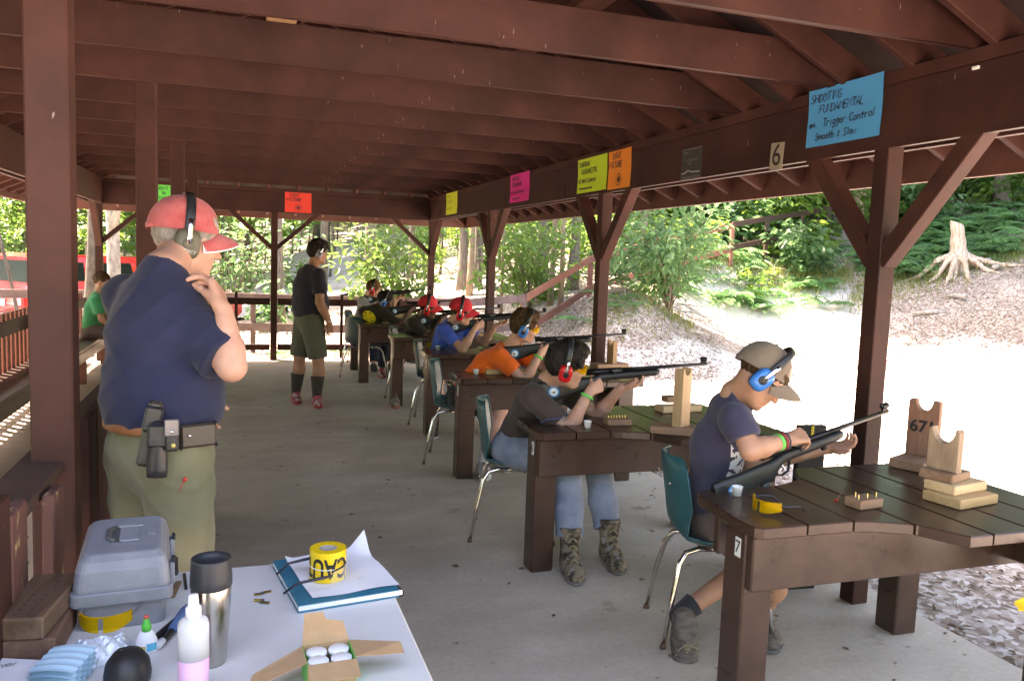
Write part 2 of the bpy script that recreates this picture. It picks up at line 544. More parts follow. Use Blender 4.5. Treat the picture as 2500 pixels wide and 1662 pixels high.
def concrete():
    m_, nt, b = new_mat('worn concrete'); N = nt.nodes; L = nt.links
    tc = N.new('ShaderNodeTexCoord')
    n1 = N.new('ShaderNodeTexNoise'); n1.inputs['Scale'].default_value = .9; n1.inputs['Detail'].default_value = 8; n1.inputs['Roughness'].default_value = .62
    n2 = N.new('ShaderNodeTexNoise'); n2.inputs['Scale'].default_value = 38; n2.inputs['Detail'].default_value = 6
    n3 = N.new('ShaderNodeTexNoise'); n3.inputs['Scale'].default_value = 5; n3.inputs['Detail'].default_value = 3
    mp = N.new('ShaderNodeMapping'); mp.inputs['Scale'].default_value = (.7, 1.5, 1); mp.inputs['Rotation'].default_value = (0, 0, .25)
    n4 = N.new('ShaderNodeTexNoise'); n4.inputs['Scale'].default_value = 4; n4.inputs['Detail'].default_value = 5
    L.new(tc.outputs['Object'], mp.inputs[0]); L.new(mp.outputs[0], n4.inputs[0])
    for n in (n1, n2, n3): L.new(tc.outputs['Object'], n.inputs[0])
    r1 = N.new('ShaderNodeValToRGB'); r1.color_ramp.elements[0].position = .33; r1.color_ramp.elements[1].position = .68
    r1.color_ramp.elements[0].color = (.47, .395, .31, 1); r1.color_ramp.elements[1].color = (.64, .555, .45, 1)
    L.new(n1.outputs[0], r1.inputs[0])
    def mult(a, fac, ramp):
        mx = N.new('ShaderNodeMix'); mx.data_type = 'RGBA'; mx.blend_type = 'MULTIPLY'; mx.inputs[0].default_value = fac
        L.new(a, mx.inputs[6]); L.new(ramp, mx.inputs[7]); return mx.outputs[2]
    def rmp(n, p0, p1, c0, c1):
        r = N.new('ShaderNodeValToRGB'); r.color_ramp.elements[0].position = p0; r.color_ramp.elements[1].position = p1
        r.color_ramp.elements[0].color = (*c0, 1); r.color_ramp.elements[1].color = (*c1, 1); L.new(n.outputs[0], r.inputs[0]); return r.outputs[0]
    c = mult(r1.outputs[0], 1, rmp(n2, .3, .7, (.91, .91, .91), (1.06, 1.06, 1.06)))
    c = mult(c, 1, rmp(n4, .3, .7, (.90, .89, .88), (1.07, 1.07, 1.08)))
    c = mult(c, 1, rmp(n3, .24, .33, (.62, .57, .52), (1, 1, 1)))
    n5 = N.new('ShaderNodeTexNoise'); n5.inputs['Scale'].default_value = 11; n5.inputs['Detail'].default_value = 2; L.new(tc.outputs['Object'], n5.inputs[0])
    c = mult(c, 1, rmp(n5, .26, .30, (.5, .36, .27), (1, 1, 1)))
    L.new(c, b.inputs['Base Color']); b.inputs['Roughness'].default_value = .72
    bp = N.new('ShaderNodeBump'); bp.inputs['Strength'].default_value = .25; bp.inputs['Distance'].default_value = .01
    L.new(n2.outputs[0], bp.inputs['Height']); L.new(bp.outputs[0], b.inputs['Normal'])
    return m_
CONC = concrete()

# ------------------------------------------------------------------ terrain
GZ = -.10
ctrl = []
for x in (-9, -6, -3.5, -2.2, 0, 2, 3.2, 4.5, 7, 10):
    for y in (-14, -8, -3, 0, 3, 6, 9, 11.5):
        if x < -4 and y > 8: continue
        ctrl.append((x, y, GZ))
ctrl += [(-2, 13, GZ), (0, 13, GZ), (2, 13, GZ), (4, 13, -.08), (3.8, 13.9, -.07), (5.2, 13.2, .0), (4.5, 14.2, -.02), (5.6, 14.4, .05), (7.2, 15.9, .8), (12.3, 18.6, 1.8), (16.7, 20.4, 2.5),
         (6, 12.2, GZ), (6.6, 13.6, .85), (7.26, 15., 1.15), (7.9, 12.2, GZ), (9.2, 13.6, GZ), (9.6, 15.2, .35), (11.5, 16.1, .2), (12.8, 17.9, 1.15), (14, 19.7, 1.95), (15.8, 22.4, 2.9),
         (13.6, 12.8, .0), (14, 13.2, .2), (15.3, 14.3, 1.0), (16.83, 15.5, 1.72), (19.1, 16.9, 2.5), (21.7, 19.3, 3.5), (13, 10, GZ), (14.1, 11.5, .35), (16.4, 13.5, 1.45), (15.2, 10.8, .8), (13.5, 7, GZ), (13, 2, GZ), (17, 8, 1.3), (18.5, 10, 2.2), (17, 0, 1.0), (22, 8, 3),
         (24, 14, 4), (30, 20, 5.2), (26, 26, 5), (20, 28, 4.3), (14, 28, 3.6), (9, 22, 2.2), (6, 19, 1.2), (4, 17, .3), (2, 15, GZ), (2.5, 20, .2), (3, 26, .6), (6, 32, 2), (-1, 26, 0), (-6, 26, -.2), (-4.3, 14.5, -.2), (-3.5, 18, -.4), (-8, 16, -.4), (-12, 18, -.4), (-14, 8, -.3), (-14, -5, -.2), (-14, 30, -.3),
         (-2, 40, .4), (10, 50, 4.5), (30, 45, 7), (45, 25, 8), (45, 0, 6), (30, -15, 3), (10, -25, 0), (-20, -20, 0), (-30, 10, 0), (-30, 45, .5), (-5, 70, 1.5), (30, 75, 8), (60, 70, 9), (60, -30, 5)]
ctrl = np.array(ctrl, float)
def _phi(a, b):
    return np.sqrt(((a[:, None, :] - b[None, :, :]) ** 2).sum(-1) + .3)
_A = _phi(ctrl[:, :2], ctrl[:, :2]) + np.eye(len(ctrl)) * -.02
_n = len(ctrl)
_M = np.zeros((_n + 3, _n + 3)); _M[:_n, :_n] = _A; _M[:_n, _n] = 1; _M[:_n, _n + 1:] = ctrl[:, :2]; _M[_n, :_n] = 1; _M[_n + 1:, :_n] = ctrl[:, :2].T
_w = np.linalg.solve(_M, np.concatenate([ctrl[:, 2], np.zeros(3)]))
def terrain(x, y):
    p = np.stack([np.atleast_1d(np.asarray(x, float)).ravel(), np.atleast_1d(np.asarray(y, float)).ravel()], 1)
    out = np.empty(len(p))
    for i in range(0, len(p), 20000):
        q = p[i:i + 20000]
        out[i:i + 20000] = _phi(q, ctrl[:, :2]) @ _w[:_n] + _w[_n] + q @ _w[_n + 1:]
    d = np.maximum(np.maximum(-2.3 - p[:, 0], p[:, 0] - 3.3), np.maximum(-1. - p[:, 1], p[:, 1] - 12.9))
    f = np.clip(d / .8, 0, 1)
    return GZ + (out - GZ) * f
def tz(x, y):
    return float(terrain(x, y)[0])
def axis(lo, hi, near_lo, near_hi, dn, df):
    a = list(np.arange(near_lo, near_hi + 1e-6, dn)); x = near_lo
    st = dn
    while x > lo: st = min(st * 1.18, df); x -= st; a.insert(0, x)
    x = near_hi; st = dn
    while x < hi: st = min(st * 1.18, df); x += st; a.append(x)
    return np.array(a)
gx = axis(-110, 120, -6, 24, .18, 6); gy = axis(-60, 140, 0, 26, .18, 6)
GX, GY = np.meshgrid(gx, gy, indexing='ij')
HZ = terrain(GX, GY).reshape(GX.shape)
rough_ = (np.sin(GX * 2.1 + 1.3 * np.sin(GY * 1.7)) * np.sin(GY * 2.4 + .8 * np.sin(GX * 1.3)) * .03 + np.sin(GX * 5.3 + GY * 3.1) * np.sin(GY * 6.1 - GX * 2.2) * .012)
outside = ((GX < -2.4) | (GX > 3.5) | (GY < -1.2) | (GY > 13)).astype(float)
bank = np.clip((HZ + .05) / .6, 0, 1)
HZ = HZ + rough_ * outside * (.25 + .9 * bank)
def ground_mat():
    m_, nt, b = new_mat('forest ground'); N = nt.nodes; L = nt.links
    at = N.new('ShaderNodeAttribute'); at.attribute_name = 'gravel_sun_patch'
    tc = N.new('ShaderNodeTexCoord')
    vo = N.new('ShaderNodeTexVoronoi'); vo.inputs['Scale'].default_value = 30; L.new(tc.outputs['Object'], vo.inputs[0])
    n1 = N.new('ShaderNodeTexNoise'); n1.inputs['Scale'].default_value = 2.2; n1.inputs['Detail'].default_value = 8; n1.inputs['Roughness'].default_value = .65; L.new(tc.outputs['Object'], n1.inputs[0])
    n2 = N.new('ShaderNodeTexNoise'); n2.inputs['Scale'].default_value = 55; n2.inputs['Detail'].default_value = 4; L.new(tc.outputs['Object'], n2.inputs[0])
    # litter colour from the voronoi cell colour
    sp = N.new('ShaderNodeSeparateColor'); L.new(vo.outputs['Color'], sp.inputs[0])
    rl = N.new('ShaderNodeValToRGB'); cr = rl.color_ramp
    cr.elements[0].position = 0; cr.elements[0].color = (.18, .135, .10, 1); cr.elements[1].position = 1; cr.elements[1].color = (.56, .51, .46, 1)
    for p, c in ((.3, (.27, .21, .165)), (.55, (.36, .30, .25)), (.8, (.45, .40, .35))):
        e = cr.elements.new(p); e.color = (*c, 1)
    L.new(sp.outputs[0], rl.inputs[0])
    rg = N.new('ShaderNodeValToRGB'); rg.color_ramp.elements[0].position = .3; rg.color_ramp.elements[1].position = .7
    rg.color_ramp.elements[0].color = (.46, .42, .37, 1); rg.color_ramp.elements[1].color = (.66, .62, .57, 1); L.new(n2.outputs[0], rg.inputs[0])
    ma = N.new('ShaderNodeMath'); ma.operation = 'MULTIPLY_ADD'; ma.inputs[1].default_value = .9; ma.inputs[2].default_value = -.45; L.new(n1.outputs[0], ma.inputs[0])
    mb = N.new('ShaderNodeMath'); mb.operation = 'ADD'; mb.use_clamp = True; L.new(at.outputs['Fac'], mb.inputs[0]); L.new(ma.outputs[0], mb.inputs[1])
    st = N.new('ShaderNodeMapRange'); st.inputs[1].default_value = .35; st.inputs[2].default_value = .65; L.new(mb.outputs[0], st.inputs[0])
    mx = N.new('ShaderNodeMix'); mx.data_type = 'RGBA'; L.new(st.outputs[0], mx.inputs[0]); L.new(rl.outputs[0], mx.inputs[6]); L.new(rg.outputs[0], mx.inputs[7])
    L.new(mx.outputs[2], b.inputs['Base Color']); b.inputs['Roughness'].default_value = .95; b.inputs['Specular IOR Level'].default_value = .15
    bp = N.new('ShaderNodeBump'); bp.inputs['Strength'].default_value = .4; bp.inputs['Distance'].default_value = .02; L.new(sp.outputs[1], bp.inputs['Height']); L.new(bp.outputs[0], b.inputs['Normal'])
    return m_
nx, ny = GX.shape
Vg = np.stack([GX.ravel(), GY.ravel(), HZ.ravel()], 1)
ii = np.arange(nx * ny).reshape(nx, ny)
Fg = np.stack([ii[:-1, :-1].ravel(), ii[1:, :-1].ravel(), ii[1:, 1:].ravel(), ii[:-1, 1:].ravel()], 1)
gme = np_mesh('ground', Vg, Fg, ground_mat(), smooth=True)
# gravel share per vertex: open firing lane is pale gravel, banks and woods are litter but for the painted sun patch
gv = np.clip(1.2 - np.clip((HZ - GZ - .02) / .35, 0, 2), 0, 1) * np.clip((GX - 3.9) / 1.2, 0, 1) * np.clip((14.5 - GY) / 1.2, 0, 1)
gv = np.maximum(gv, .8 * np.clip((GX + 9) / 1, 0, 1) * np.clip((-3.2 - GX) / .5, 0, 1) * np.clip((13 - GY) / 1, 0, 1))
gv = np.maximum(gv, np.clip((-1.2 - GY) / .8, 0, 1) * np.clip((GY + 14) / 2, 0, 1) * np.clip((9 - np.abs(GX)) / 2, 0, 1))
gv = np.maximum(gv, 1.15 * np.clip(1.3 - np.hypot((GX - 12.6) / 2.3, (GY - 17.0) / 2.6), 0, 1) ** .7 * (HZ < 2.0))  # sunlit patch on the bank centre, painted in as paler ground
gv = np.maximum(gv, 1.1 * np.clip((GX - 6.2) / 1.5, 0, 1) * np.clip((13.6 - GY) / .8, 0, 1) * np.clip((.5 - HZ) / .3, 0, 1))
a_ = gme.attributes.new('gravel_sun_patch', 'FLOAT', 'POINT'); a_.data.foreach_set('value', gv.ravel().astype(np.float32))
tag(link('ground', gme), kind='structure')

# floor slab of the shelter
mb = MB().box((-2.15, -1.2, -.3), (3.09, 12.62, 0), 0, .012)
tag(mb.build('floor', CONC), kind='structure')
# paved path behind the shelter
pts = [(-26, 21.5), (-14, 22), (-6, 22.6), (-1, 23.2), (2.2, 24.6), (4, 27.5), (4.6, 32), (4, 40)]
P = []
for i, (x, y) in enumerate(pts):
    d = Vector((pts[min(i + 1, 7)][0] - pts[max(i - 1, 0)][0], pts[min(i + 1, 7)][1] - pts[max(i - 1, 0)][1], 0)).normalized(); s_ = Vector((-d.y, d.x, 0))
    row = []
    for t in np.linspace(-2.6, 2.6, 9):
        q = Vector((x, y, 0)) + s_ * t; row.append((q.x, q.y, tz(q.x, q.y) + .07 - .012 * abs(t)))
    P.append(row)
PATH = pm('grey asphalt path', (.26, .25, .25), (.38, .37, .37), scale=3, rough=.9, bump=.1, bscale=60)
tag(MB().grid(P, 0, True).build('path', PATH), kind='structure')

# ------------------------------------------------------------------ the shelter
XR, XL, YF, YN = 2.83, -1.77, 12.5, 1.25
ZB, ZT, ZJ = 2.18, 2.53, 2.53
pav = thing('pavilion', 'long open timber shelter stained red brown over the firing line', 'pavilion', (0, 0, 0))
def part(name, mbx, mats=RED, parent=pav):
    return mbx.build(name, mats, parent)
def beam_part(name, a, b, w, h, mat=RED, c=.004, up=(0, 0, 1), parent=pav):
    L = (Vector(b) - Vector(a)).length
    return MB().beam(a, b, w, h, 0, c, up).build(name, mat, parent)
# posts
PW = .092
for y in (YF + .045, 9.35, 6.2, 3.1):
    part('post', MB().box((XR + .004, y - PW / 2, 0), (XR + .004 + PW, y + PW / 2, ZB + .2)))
    for s in (-1, 1):
        if y > 12 and s > 0: continue
        part('brace', MB().beam((XR + .05, y + s * .03, 1.66), (XR + .05, y + s * .53, ZB + .05), .08, .085))
for y in (YF + .045, 9.35, 6.2, 3.1):
    part('post', MB().box((XL - .004 - PW, y - PW / 2, 0), (XL - .004, y + PW / 2, ZB + .2)))
    for s in (-1, 1):
        if y > 12 and s > 0: continue
        part('brace', MB().beam((XL - .05, y + s * .03, 1.62), (XL - .05, y + s * .53, ZB + .05), .08, .085))
for x in (.51,):
    part('post', MB().box((x - PW / 2, YF + .004, 0), (x + PW / 2, YF + .004 + PW, ZB + .2)))
for x, ss in ((.51, (-1, 1)), (XR + .05, (-1,)), (XL - .05, (1,))):
    for s in ss:
        part('brace', MB().beam((x + s * .03, YF + .05, 1.66), (x + s * .68, YF + .05, ZB + .06), .06, .07, up=(0, 1, 0)))
CW = .112
for y in (2.655, 5.255, 7.85, 10.45):
    part('post', MB().box((-.45 - CW, y - CW / 2, 0), (-.45, y + CW / 2, ZJ + .17), 0, .006))
# header beams: inner and outer plank plus a plate on top
def header(a, b, inward):
    a = Vector(a); b = Vector(b); n_ = Vector(inward)
    part('header_beam', MB().beam(a - n_ * .019 + Vector((0, 0, ZB + .143)), b - n_ * .019 + Vector((0, 0, ZB + .143)), .038, .286))
    part('header_beam', MB().beam(a - n_ * .135 + Vector((0, 0, ZB + .143)), b - n_ * .135 + Vector((0, 0, ZB + .143)), .038, .286))
    part('top_plate', MB().beam(a - n_ * .075 + Vector((0, 0, ZB + .286 + .033)), b - n_ * .075 + Vector((0, 0, ZB + .286 + .033)), .145, .062))
header((XR, YN, 0), (XR, YF + .15, 0), (-1, 0, 0))
header((XL, YN, 0), (XL, YF + .15, 0), (1, 0, 0))
header((XL + .002, YF, 0), (XR - .002, YF, 0), (0, -1, 0))
# ceiling joists (ends cut to the roof slope)
SL = .47
RX = .53
OV = .78
def roof_z(x, y):
    return ZT + .10 + SL * min(XR + .1 - x, x - (XL - .1), YF + .1 - y)
def joist_mesh():
    b = MB(); z0 = ZJ; z1 = ZJ + .19
    poly = [(XL - .14, z0), (XR + .14, z0), (XR + .14, z0 + .02), (XR + .02 - .19 / SL * .9, z1), (XL + .19 / SL * .9, z1), (XL - .14, z0 + .02)]
    M = Matrix(((1, 0, 0, 0), (0, 0, 1, 0), (0, 1, 0, 0), (0, 0, 0, 1)))
    b.prism(poly[::-1], -.019, .019, 0, M, c=.003)
    return b.mesh('joist', RED)
jm = joist_mesh()
jy = [1.8, 2.64, 3.46, 4.3, 5.1, 5.94, 6.79, 7.66, 8.53, 9.36, 10.19, 11.02, 11.85]
for y in jy:
    link('joist', jm, pav, loc=(0, y, 0))
# runner boards nailed along the tops of the joists
for k, (x, w, m0) in enumerate(((1.47, .13, RED), (.2, .14, PINE), (-.49, .14, RED))):
    for y0, y1 in ((1.3, 3.9), (3.95, 8.3), (8.34, 12.2)):
        mm = PINE_Z if (k == 1 and y0 == 3.95) else RED
        part('runner_board', MB().box((x - w / 2, y0, ZJ + .194), (x + w / 2, y1, ZJ + .232)), mm)
# rafters, hips, fascia, roof deck
def slope_pt(x, y, dz=0):
    return Vector((x, y, roof_z(x, y) + dz))
EX = XR + OV; EXL = XL - OV; EY = YF + OV; EYN = YN - .12
zr = lambda x: ZT + .10 + SL * (XR + .1 - x)
ridge_half = (XR - XL) / 2
yh = YF + .1 - (XR + .1 - RX)
ynh = EYN
yy = YN + .03
while yy < YF:
    for sgn in (1, -1):
        xe = EX if sgn > 0 else EXL
        xt = RX + .02 * sgn
        lim = YF + .1 - yy          # hip limit
        if lim < ridge_half: xt = (XR + .1 - lim) if sgn > 0 else (XL - .1 + lim)
        a = Vector((xe, yy, zr(EX) - .075)); b = Vector((xt, yy, roof_z(xt, yy) - .075))
        part('rafter', MB().beam(a, b, .038, .14), RAFT)
    yy += .42
xx = XL + .1
while xx < XR:
    lim = min(XR + .1 - xx, xx - (XL - .1))
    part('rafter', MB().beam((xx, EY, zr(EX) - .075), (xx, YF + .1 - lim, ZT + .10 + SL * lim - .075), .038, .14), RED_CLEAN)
    xx += .42
for sx, ex, px_ in ((1, EX, XR), (-1, EXL, XL)):
    part('hip_rafter', MB().beam((ex, EY, zr(EX) - .08), (RX, yh, zr(RX) - .08), .045, .16), RED_CLEAN)
part('ridge_board', MB().beam((RX, ynh, zr(RX) - .08), (RX, yh, zr(RX) - .08), .04, .18), RED)
ze = zr(EX)
FZ0, FZ1 = ze - .19, ze + .0
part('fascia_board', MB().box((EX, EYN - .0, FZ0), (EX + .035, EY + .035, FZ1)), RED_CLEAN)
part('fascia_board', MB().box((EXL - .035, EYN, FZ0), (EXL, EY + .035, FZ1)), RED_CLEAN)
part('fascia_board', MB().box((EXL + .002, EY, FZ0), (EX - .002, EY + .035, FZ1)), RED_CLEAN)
def slab_face(pts, t=.03):
    b = MB(); n = len(pts); v = [Vector(p) for p in pts]
    b.add([p for p in v] + [p + Vector((0, 0, t)) for p in v], [tuple(range(n))[::-1], tuple(range(n, 2 * n))] + [(i, (i + 1) % n, n + (i + 1) % n, n + i) for i in range(n)])
    return b
zr_ = zr(RX)
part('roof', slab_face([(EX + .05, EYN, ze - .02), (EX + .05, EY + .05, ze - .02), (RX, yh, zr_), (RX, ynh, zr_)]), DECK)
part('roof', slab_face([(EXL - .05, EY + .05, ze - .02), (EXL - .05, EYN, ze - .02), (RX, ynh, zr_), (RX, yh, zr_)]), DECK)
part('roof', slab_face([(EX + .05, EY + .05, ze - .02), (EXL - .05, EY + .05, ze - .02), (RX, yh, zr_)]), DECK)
print('fascia bottom', FZ0, 'ridge', zr_)

# ------------------------------------------------------------------ railing across the far end
fr = thing('end_railing', 'dark red railing with thin balusters across the far end of the floor', 'railing', (0, 0, 0))
for z0, z1 in ((.82, .92), (.145, .235)):
    MB().box((XL, YF + .02, z0), (.455, YF + .058, z1)).build('rail', RED, fr)
    MB().box((.565, YF + .02, z0), (XR, YF + .058, z1)).build('rail', RED, fr)
for x in (-1.45, -1.1, -.72, -.36, -.02, .98, 1.5, 1.98, 2.4):
    MB().box((x - .021, YF - .02, .03), (x + .021, YF + .017, 1.0)).build('baluster', RED, fr)
# bench and slatted back along the left side
bn = thing('side_bench', 'long dark painted bench built along the left slatted railing', 'bench')
for i in range(2):
    x0 = -1.965 + i * .172
    for y0, y1 in ((.2, 4.1), (4.11, 8.2), (8.21, 12.4)):
        MB().box((x0, y0, .412), (x0 + .166, y1, .45)).build('seat_plank', BENCHM, bn)
for y0, y1 in ((.2, 6.2), (6.21, 12.4)):
    MB().box((-1.655, y0, .29), (-1.63, y1, .408)).build('front_rail', BENCHM, bn)
for y in (.4, 2.4, 4.4, 6.4, 8.4, 10.4, 12.2):
    MB().box((-1.77, y - .045, 0), (-1.66, y + .045, .408)).build('leg', RED_CLEAN, bn)
for y0, y1 in ((.2, 6.2), (6.21, 12.4)):
    MB().box((-2.0, y0, .76), (-1.965, y1, .89)).build('back_rail', DARK_RAIL, bn)
sr = thing('slatted_railing', 'brick red upright slats standing behind the left bench', 'railing')
y = .35
while y < 12.4:
    MB().box((-2.035, y - .045, .06), (-2.005, y + .045, .955)).build('slat', RED_RAIL, sr)
    y += .155
for z0, z1 in ((.3, .39),):
    MB().box((-2.075, .2, z0), (-2.037, 12.4, z1)).build('rail', RED_RAIL, sr)

# inner dividing fence beside the standing man
df = thing('divider_fence', 'low red brown board fence between the posts behind the standing man', 'fence')
MB().box((-.60, 1.0, .94), (-.478, 5.2, .975)).build('cap_rail', DARK_RAIL, df)
MB().box((-.52, 1.0, .28), (-.482, 5.2, .37)).build('rail', RED, df)
yb = 1.28
k = 0
rr = random.Random(3)
while yb < 5.1:
    if abs(yb + .07 - 2.655) > .13 and abs(yb + .07 - 5.255) > .13 and not (1.95 < yb + .07 < 2.6):
        h = 1.05 + rr.uniform(-.02, .02) + (.03 if k % 2 else 0)
        o = MB().box((-.474, yb, .04), (-.445, yb + .135, h)).build('board', RED, df)
        if abs(yb - 1.95) < .1: pass
    yb += .155; k += 1

NAIL = pm('bare nail', (.45, .44, .42), rough=.35, metal=1)
RAWEDGE = pm('chipped red brown board', (.105, .040, .032), (.42, .30, .16), scale=9, stretch=(1, 1, .5), rough=.7, bump=.2, thr=(.6, .64))
o = MB().box((-.472, -.062, -.45), (-.443, .062, .46)).build('board', RAWEDGE, df, (0, 2.33, .50), (-.045, 0, 0)); o['label'] = 'loose leaning board with a chipped pale edge'
o = MB().box((-.472, 1.885, .04), (-.443, 2.01, 1.035)).build('board', RAWEDGE, df); o['label'] = 'board with a chipped top and bare nails in its edge'
for z in (.93, .87, .81): MB().tube([(-.455, 2.0, z), (-.452, 2.05, z + .004)], .0035, 6).build('nail', NAIL, df)

BITS = pm('dry leaf crumbs', (.10, .055, .03), (.26, .16, .10), scale=30, rough=.9)
def crumbs():
    r = np.random.default_rng(4); V_ = []; F_ = []
    for i in range(90):
        x, y = r.uniform(-.3, 3.0), r.uniform(2.6, 12.3)
        if i % 3 == 0: x, y = r.uniform(2.3, 3.05), r.uniform(2.4, 6)
        a = r.uniform(0, 6.28); L = r.uniform(.008, .028); w_ = L * r.uniform(.3, .7); b_ = len(V_)
        V_ += [(x + cos(a) * L, y + sin(a) * L, .003), (x - sin(a) * w_, y + cos(a) * w_, .007), (x - cos(a) * L, y - sin(a) * L, .003), (x + sin(a) * w_, y - cos(a) * w_, .002)]
        F_.append((b_, b_ + 1, b_ + 2, b_ + 3))
    return np_mesh('floor_crumbs', np.array(V_), np.array(F_), BITS)
tag(link('floor_crumbs', crumbs()), kind='stuff', label='dry leaf crumbs scattered over the concrete', cat='debris')
# ------------------------------------------------------------------ leaves
rng = np.random.default_rng(11)
LEAF_A = leaf_mat('summer leaves', (.06, .13, .03), (.165, .28, .065), 1.0, .55)
LEAF_B = leaf_mat('deep green leaves', (.045, .11, .032), (.13, .24, .06), 1.0, .55)
LEAF_BIG = leaf_mat('broad pale leaves', (.07, .15, .045), (.15, .26, .075), 1.6, .5, .35)
LEAF_BLUE = leaf_mat('bluish broad leaves', (.07, .16, .075), (.15, .27, .12), 1.6, .5, .35)
FERN = leaf_mat('fern fronds', (.085, .20, .09), (.17, .33, .14), 2, .5)
GRASSM = leaf_mat('bank grass', (.10, .14, .035), (.24, .26, .09), 2, .35)
BARK = pm('grey bark', (.085, .07, .055), (.20, .175, .145), scale=6, stretch=(5, 5, .9), rough=.95, bump=.7, bscale=14, vary=.25)
BARK_TAN = pm('tan bark', (.20, .14, .085), (.34, .26, .17), scale=6, stretch=(5, 5, .9), rough=.95, bump=.6, bscale=14, vary=.15)
BARK_PALE = pm('pale blotched bark', (.22, .20, .17), (.50, .47, .42), scale=5, stretch=(3, 3, 1), rough=.9, bump=.5, bscale=14)
TWIG = pm('grey brown twig', (.16, .13, .10), (.26, .22, .17), scale=6, rough=.95)

def leaves(C, L, W, dirs=None, droop=.3, fold=.12, six=False, r=rng):
    """C: n x 3 centres -> verts, quads"""
    n = len(C)
    L = np.broadcast_to(L, n) * r.uniform(.7, 1.25, n); W = np.broadcast_to(W, n) * r.uniform(.75, 1.2, n)
    if dirs is None:
        a = r.uniform(0, 2 * pi, n); el = r.normal(-droop, .35, n)
        dirs = np.stack([np.cos(a) * np.cos(el), np.sin(a) * np.cos(el), np.sin(el)], 1)
    up = np.stack([r.normal(0, .45, n), r.normal(0, .45, n), np.ones(n)], 1)
    side = np.cross(up, dirs); side /= np.linalg.norm(side, axis=1, keepdims=True) + 1e-9
    nn = np.cross(dirs, side)
    l = L[:, None]; w = W[:, None] / 2
    if six:
        V = np.stack([C, C + dirs * l * .32 + side * w * .92 + nn * w * fold * 2, C + dirs * l * .7 + side * w * .8 + nn * w * fold * 2 - nn * l * .05, C + dirs * l - nn * l * .14,
                      C + dirs * l * .7 - side * w * .8 + nn * w * fold * 2 - nn * l * .05, C + dirs * l * .32 - side * w * .92 + nn * w * fold * 2], 1).reshape(-1, 3)
        b = np.arange(n)[:, None] * 6
        F = np.concatenate([b + np.array([[0, 1, 2, 3]]), b + np.array([[0, 3, 4, 5]])], 0)
    else:
        V = np.stack([C, C + dirs * l * .5 + side * w + nn * w * fold * 2, C + dirs * l - nn * l * .1, C + dirs * l * .5 - side * w + nn * w * fold * 2], 1).reshape(-1, 3)
        b = np.arange(n)[:, None] * 4
        F = b + np.array([[0, 1, 2, 3]])
    return V, F
def clumps(n, k, R, squash=.6, r=rng):
    """n leaves gathered in k clumps over an ellipsoid R"""
    c = r.normal(0, 1, (k, 3)); c /= np.linalg.norm(c, axis=1, keepdims=True); c *= r.uniform(.35, 1, (k, 1)) ** .6
    c = c * np.array(R)
    s = np.array(R) * r.uniform(.16, .34, (k, 1))
    i = r.integers(0, k, n)
    return c[i] + r.normal(0, .55, (n, 3)) * s[i] * np.array([1, 1, squash])
def trunk_mb(h, r0, r1, lean=(0, 0), wob=.08, n=9, seg=9, rr=random, branches=0, bl=1.2, bz=(.4, .95)):
    b = MB(); pts = []
    ph = rr.uniform(0, 6)
    for i in range(seg + 1):
        t = i / seg
        pts.append((lean[0] * t * h + wob * sin(ph + t * 5), lean[1] * t * h + wob * cos(ph * 1.7 + t * 4), t * h - .25))
    flare = [r0 * 1.45 if i == 0 else r0 * (1 - i / seg) + r1 * i / seg for i in range(seg + 1)]
    b.tube(pts, flare, n)
    for k in range(branches):
        t = rr.uniform(*bz); i = int(t * seg); p = Vector(pts[i]); a = rr.uniform(0, 6.28); L = bl * rr.uniform(.5, 1.2)
        q = [p + Vector((cos(a) * L * s, sin(a) * L * s, L * (.5 * s - .15 * s * s))) for s in (0, .35, .7, 1)]
        rb = flare[i] * .38
        b.tube(q, [rb, rb * .75, rb * .5, rb * .2], 5)
    return b

# shared crown / spray meshes
def crown_mesh(n, k, R, L, W, mat):
    C = clumps(n, k, R)
    return np_mesh('crown', *leaves(C, L, W), mat)
def spray_mesh(n_br, zlo, zhi, reach, per, L, W, mat, r=rng, six=True, flatten=.25):
    """leafy boughs reaching out of a thin stem in flat layers"""
    P = []; D = []
    for i in range(n_br):
        z = r.uniform(zlo, zhi); a = r.uniform(0, 2 * pi); R = reach * r.uniform(.5, 1.1)
        for j in range(per):
            t = r.uniform(.2, 1); sp = r.normal(0, .22) * R * (1.1 - t * .5)
            x = cos(a) * R * t - sin(a) * sp; y = sin(a) * R * t + cos(a) * sp
            P.append((x, y, z + R * (.35 * t - .4 * t * t) + r.normal(0, flatten * .3)))
            aa = a + r.normal(0, .8); el = r.normal(-.3, .3)
            D.append((cos(aa) * cos(el), sin(aa) * cos(el), sin(el)))
    return np_mesh('foliage', *leaves(np.array(P), L, W, np.array(D), six=six), mat)
CROWNS = [crown_mesh(2600, 34, (2.6, 2.6, 2.2), .42, .26, LEAF_A), crown_mesh(2600, 30, (2.3, 2.3, 2.7), .40, .25, LEAF_B), crown_mesh(2400, 28, (3.0, 2.6, 2.0), .44, .28, LEAF_A)]
SPRAYS = [spray_mesh(16, 1.3, 4.2, 1.3, 34, .15, .085, LEAF_A), spray_mesh(15, 1.0, 4.5, 1.5, 36, .17, .10, LEAF_BLUE), spray_mesh(18, .8, 3.6, 1.1, 30, .14, .08, LEAF_A), spray_mesh(14, 1.6, 4.8, 1.6, 36, .16, .09, LEAF_B)]
SHRUBS = [spray_mesh(16, .05, .9, .55, 22, .13, .075, LEAF_A), spray_mesh(14, .05, .7, .6, 22, .12, .07, LEAF_BLUE), spray_mesh(16, .1, 1.3, .7, 24, .13, .07, LEAF_B)]
rw = random.Random(21)
STEMS = [trunk_mb(5.2, .038, .012, (.03, .02), .10, 6, 8, rw, 7, .8, (.25, .95)).mesh('trunk', BARK) for _ in range(4)]
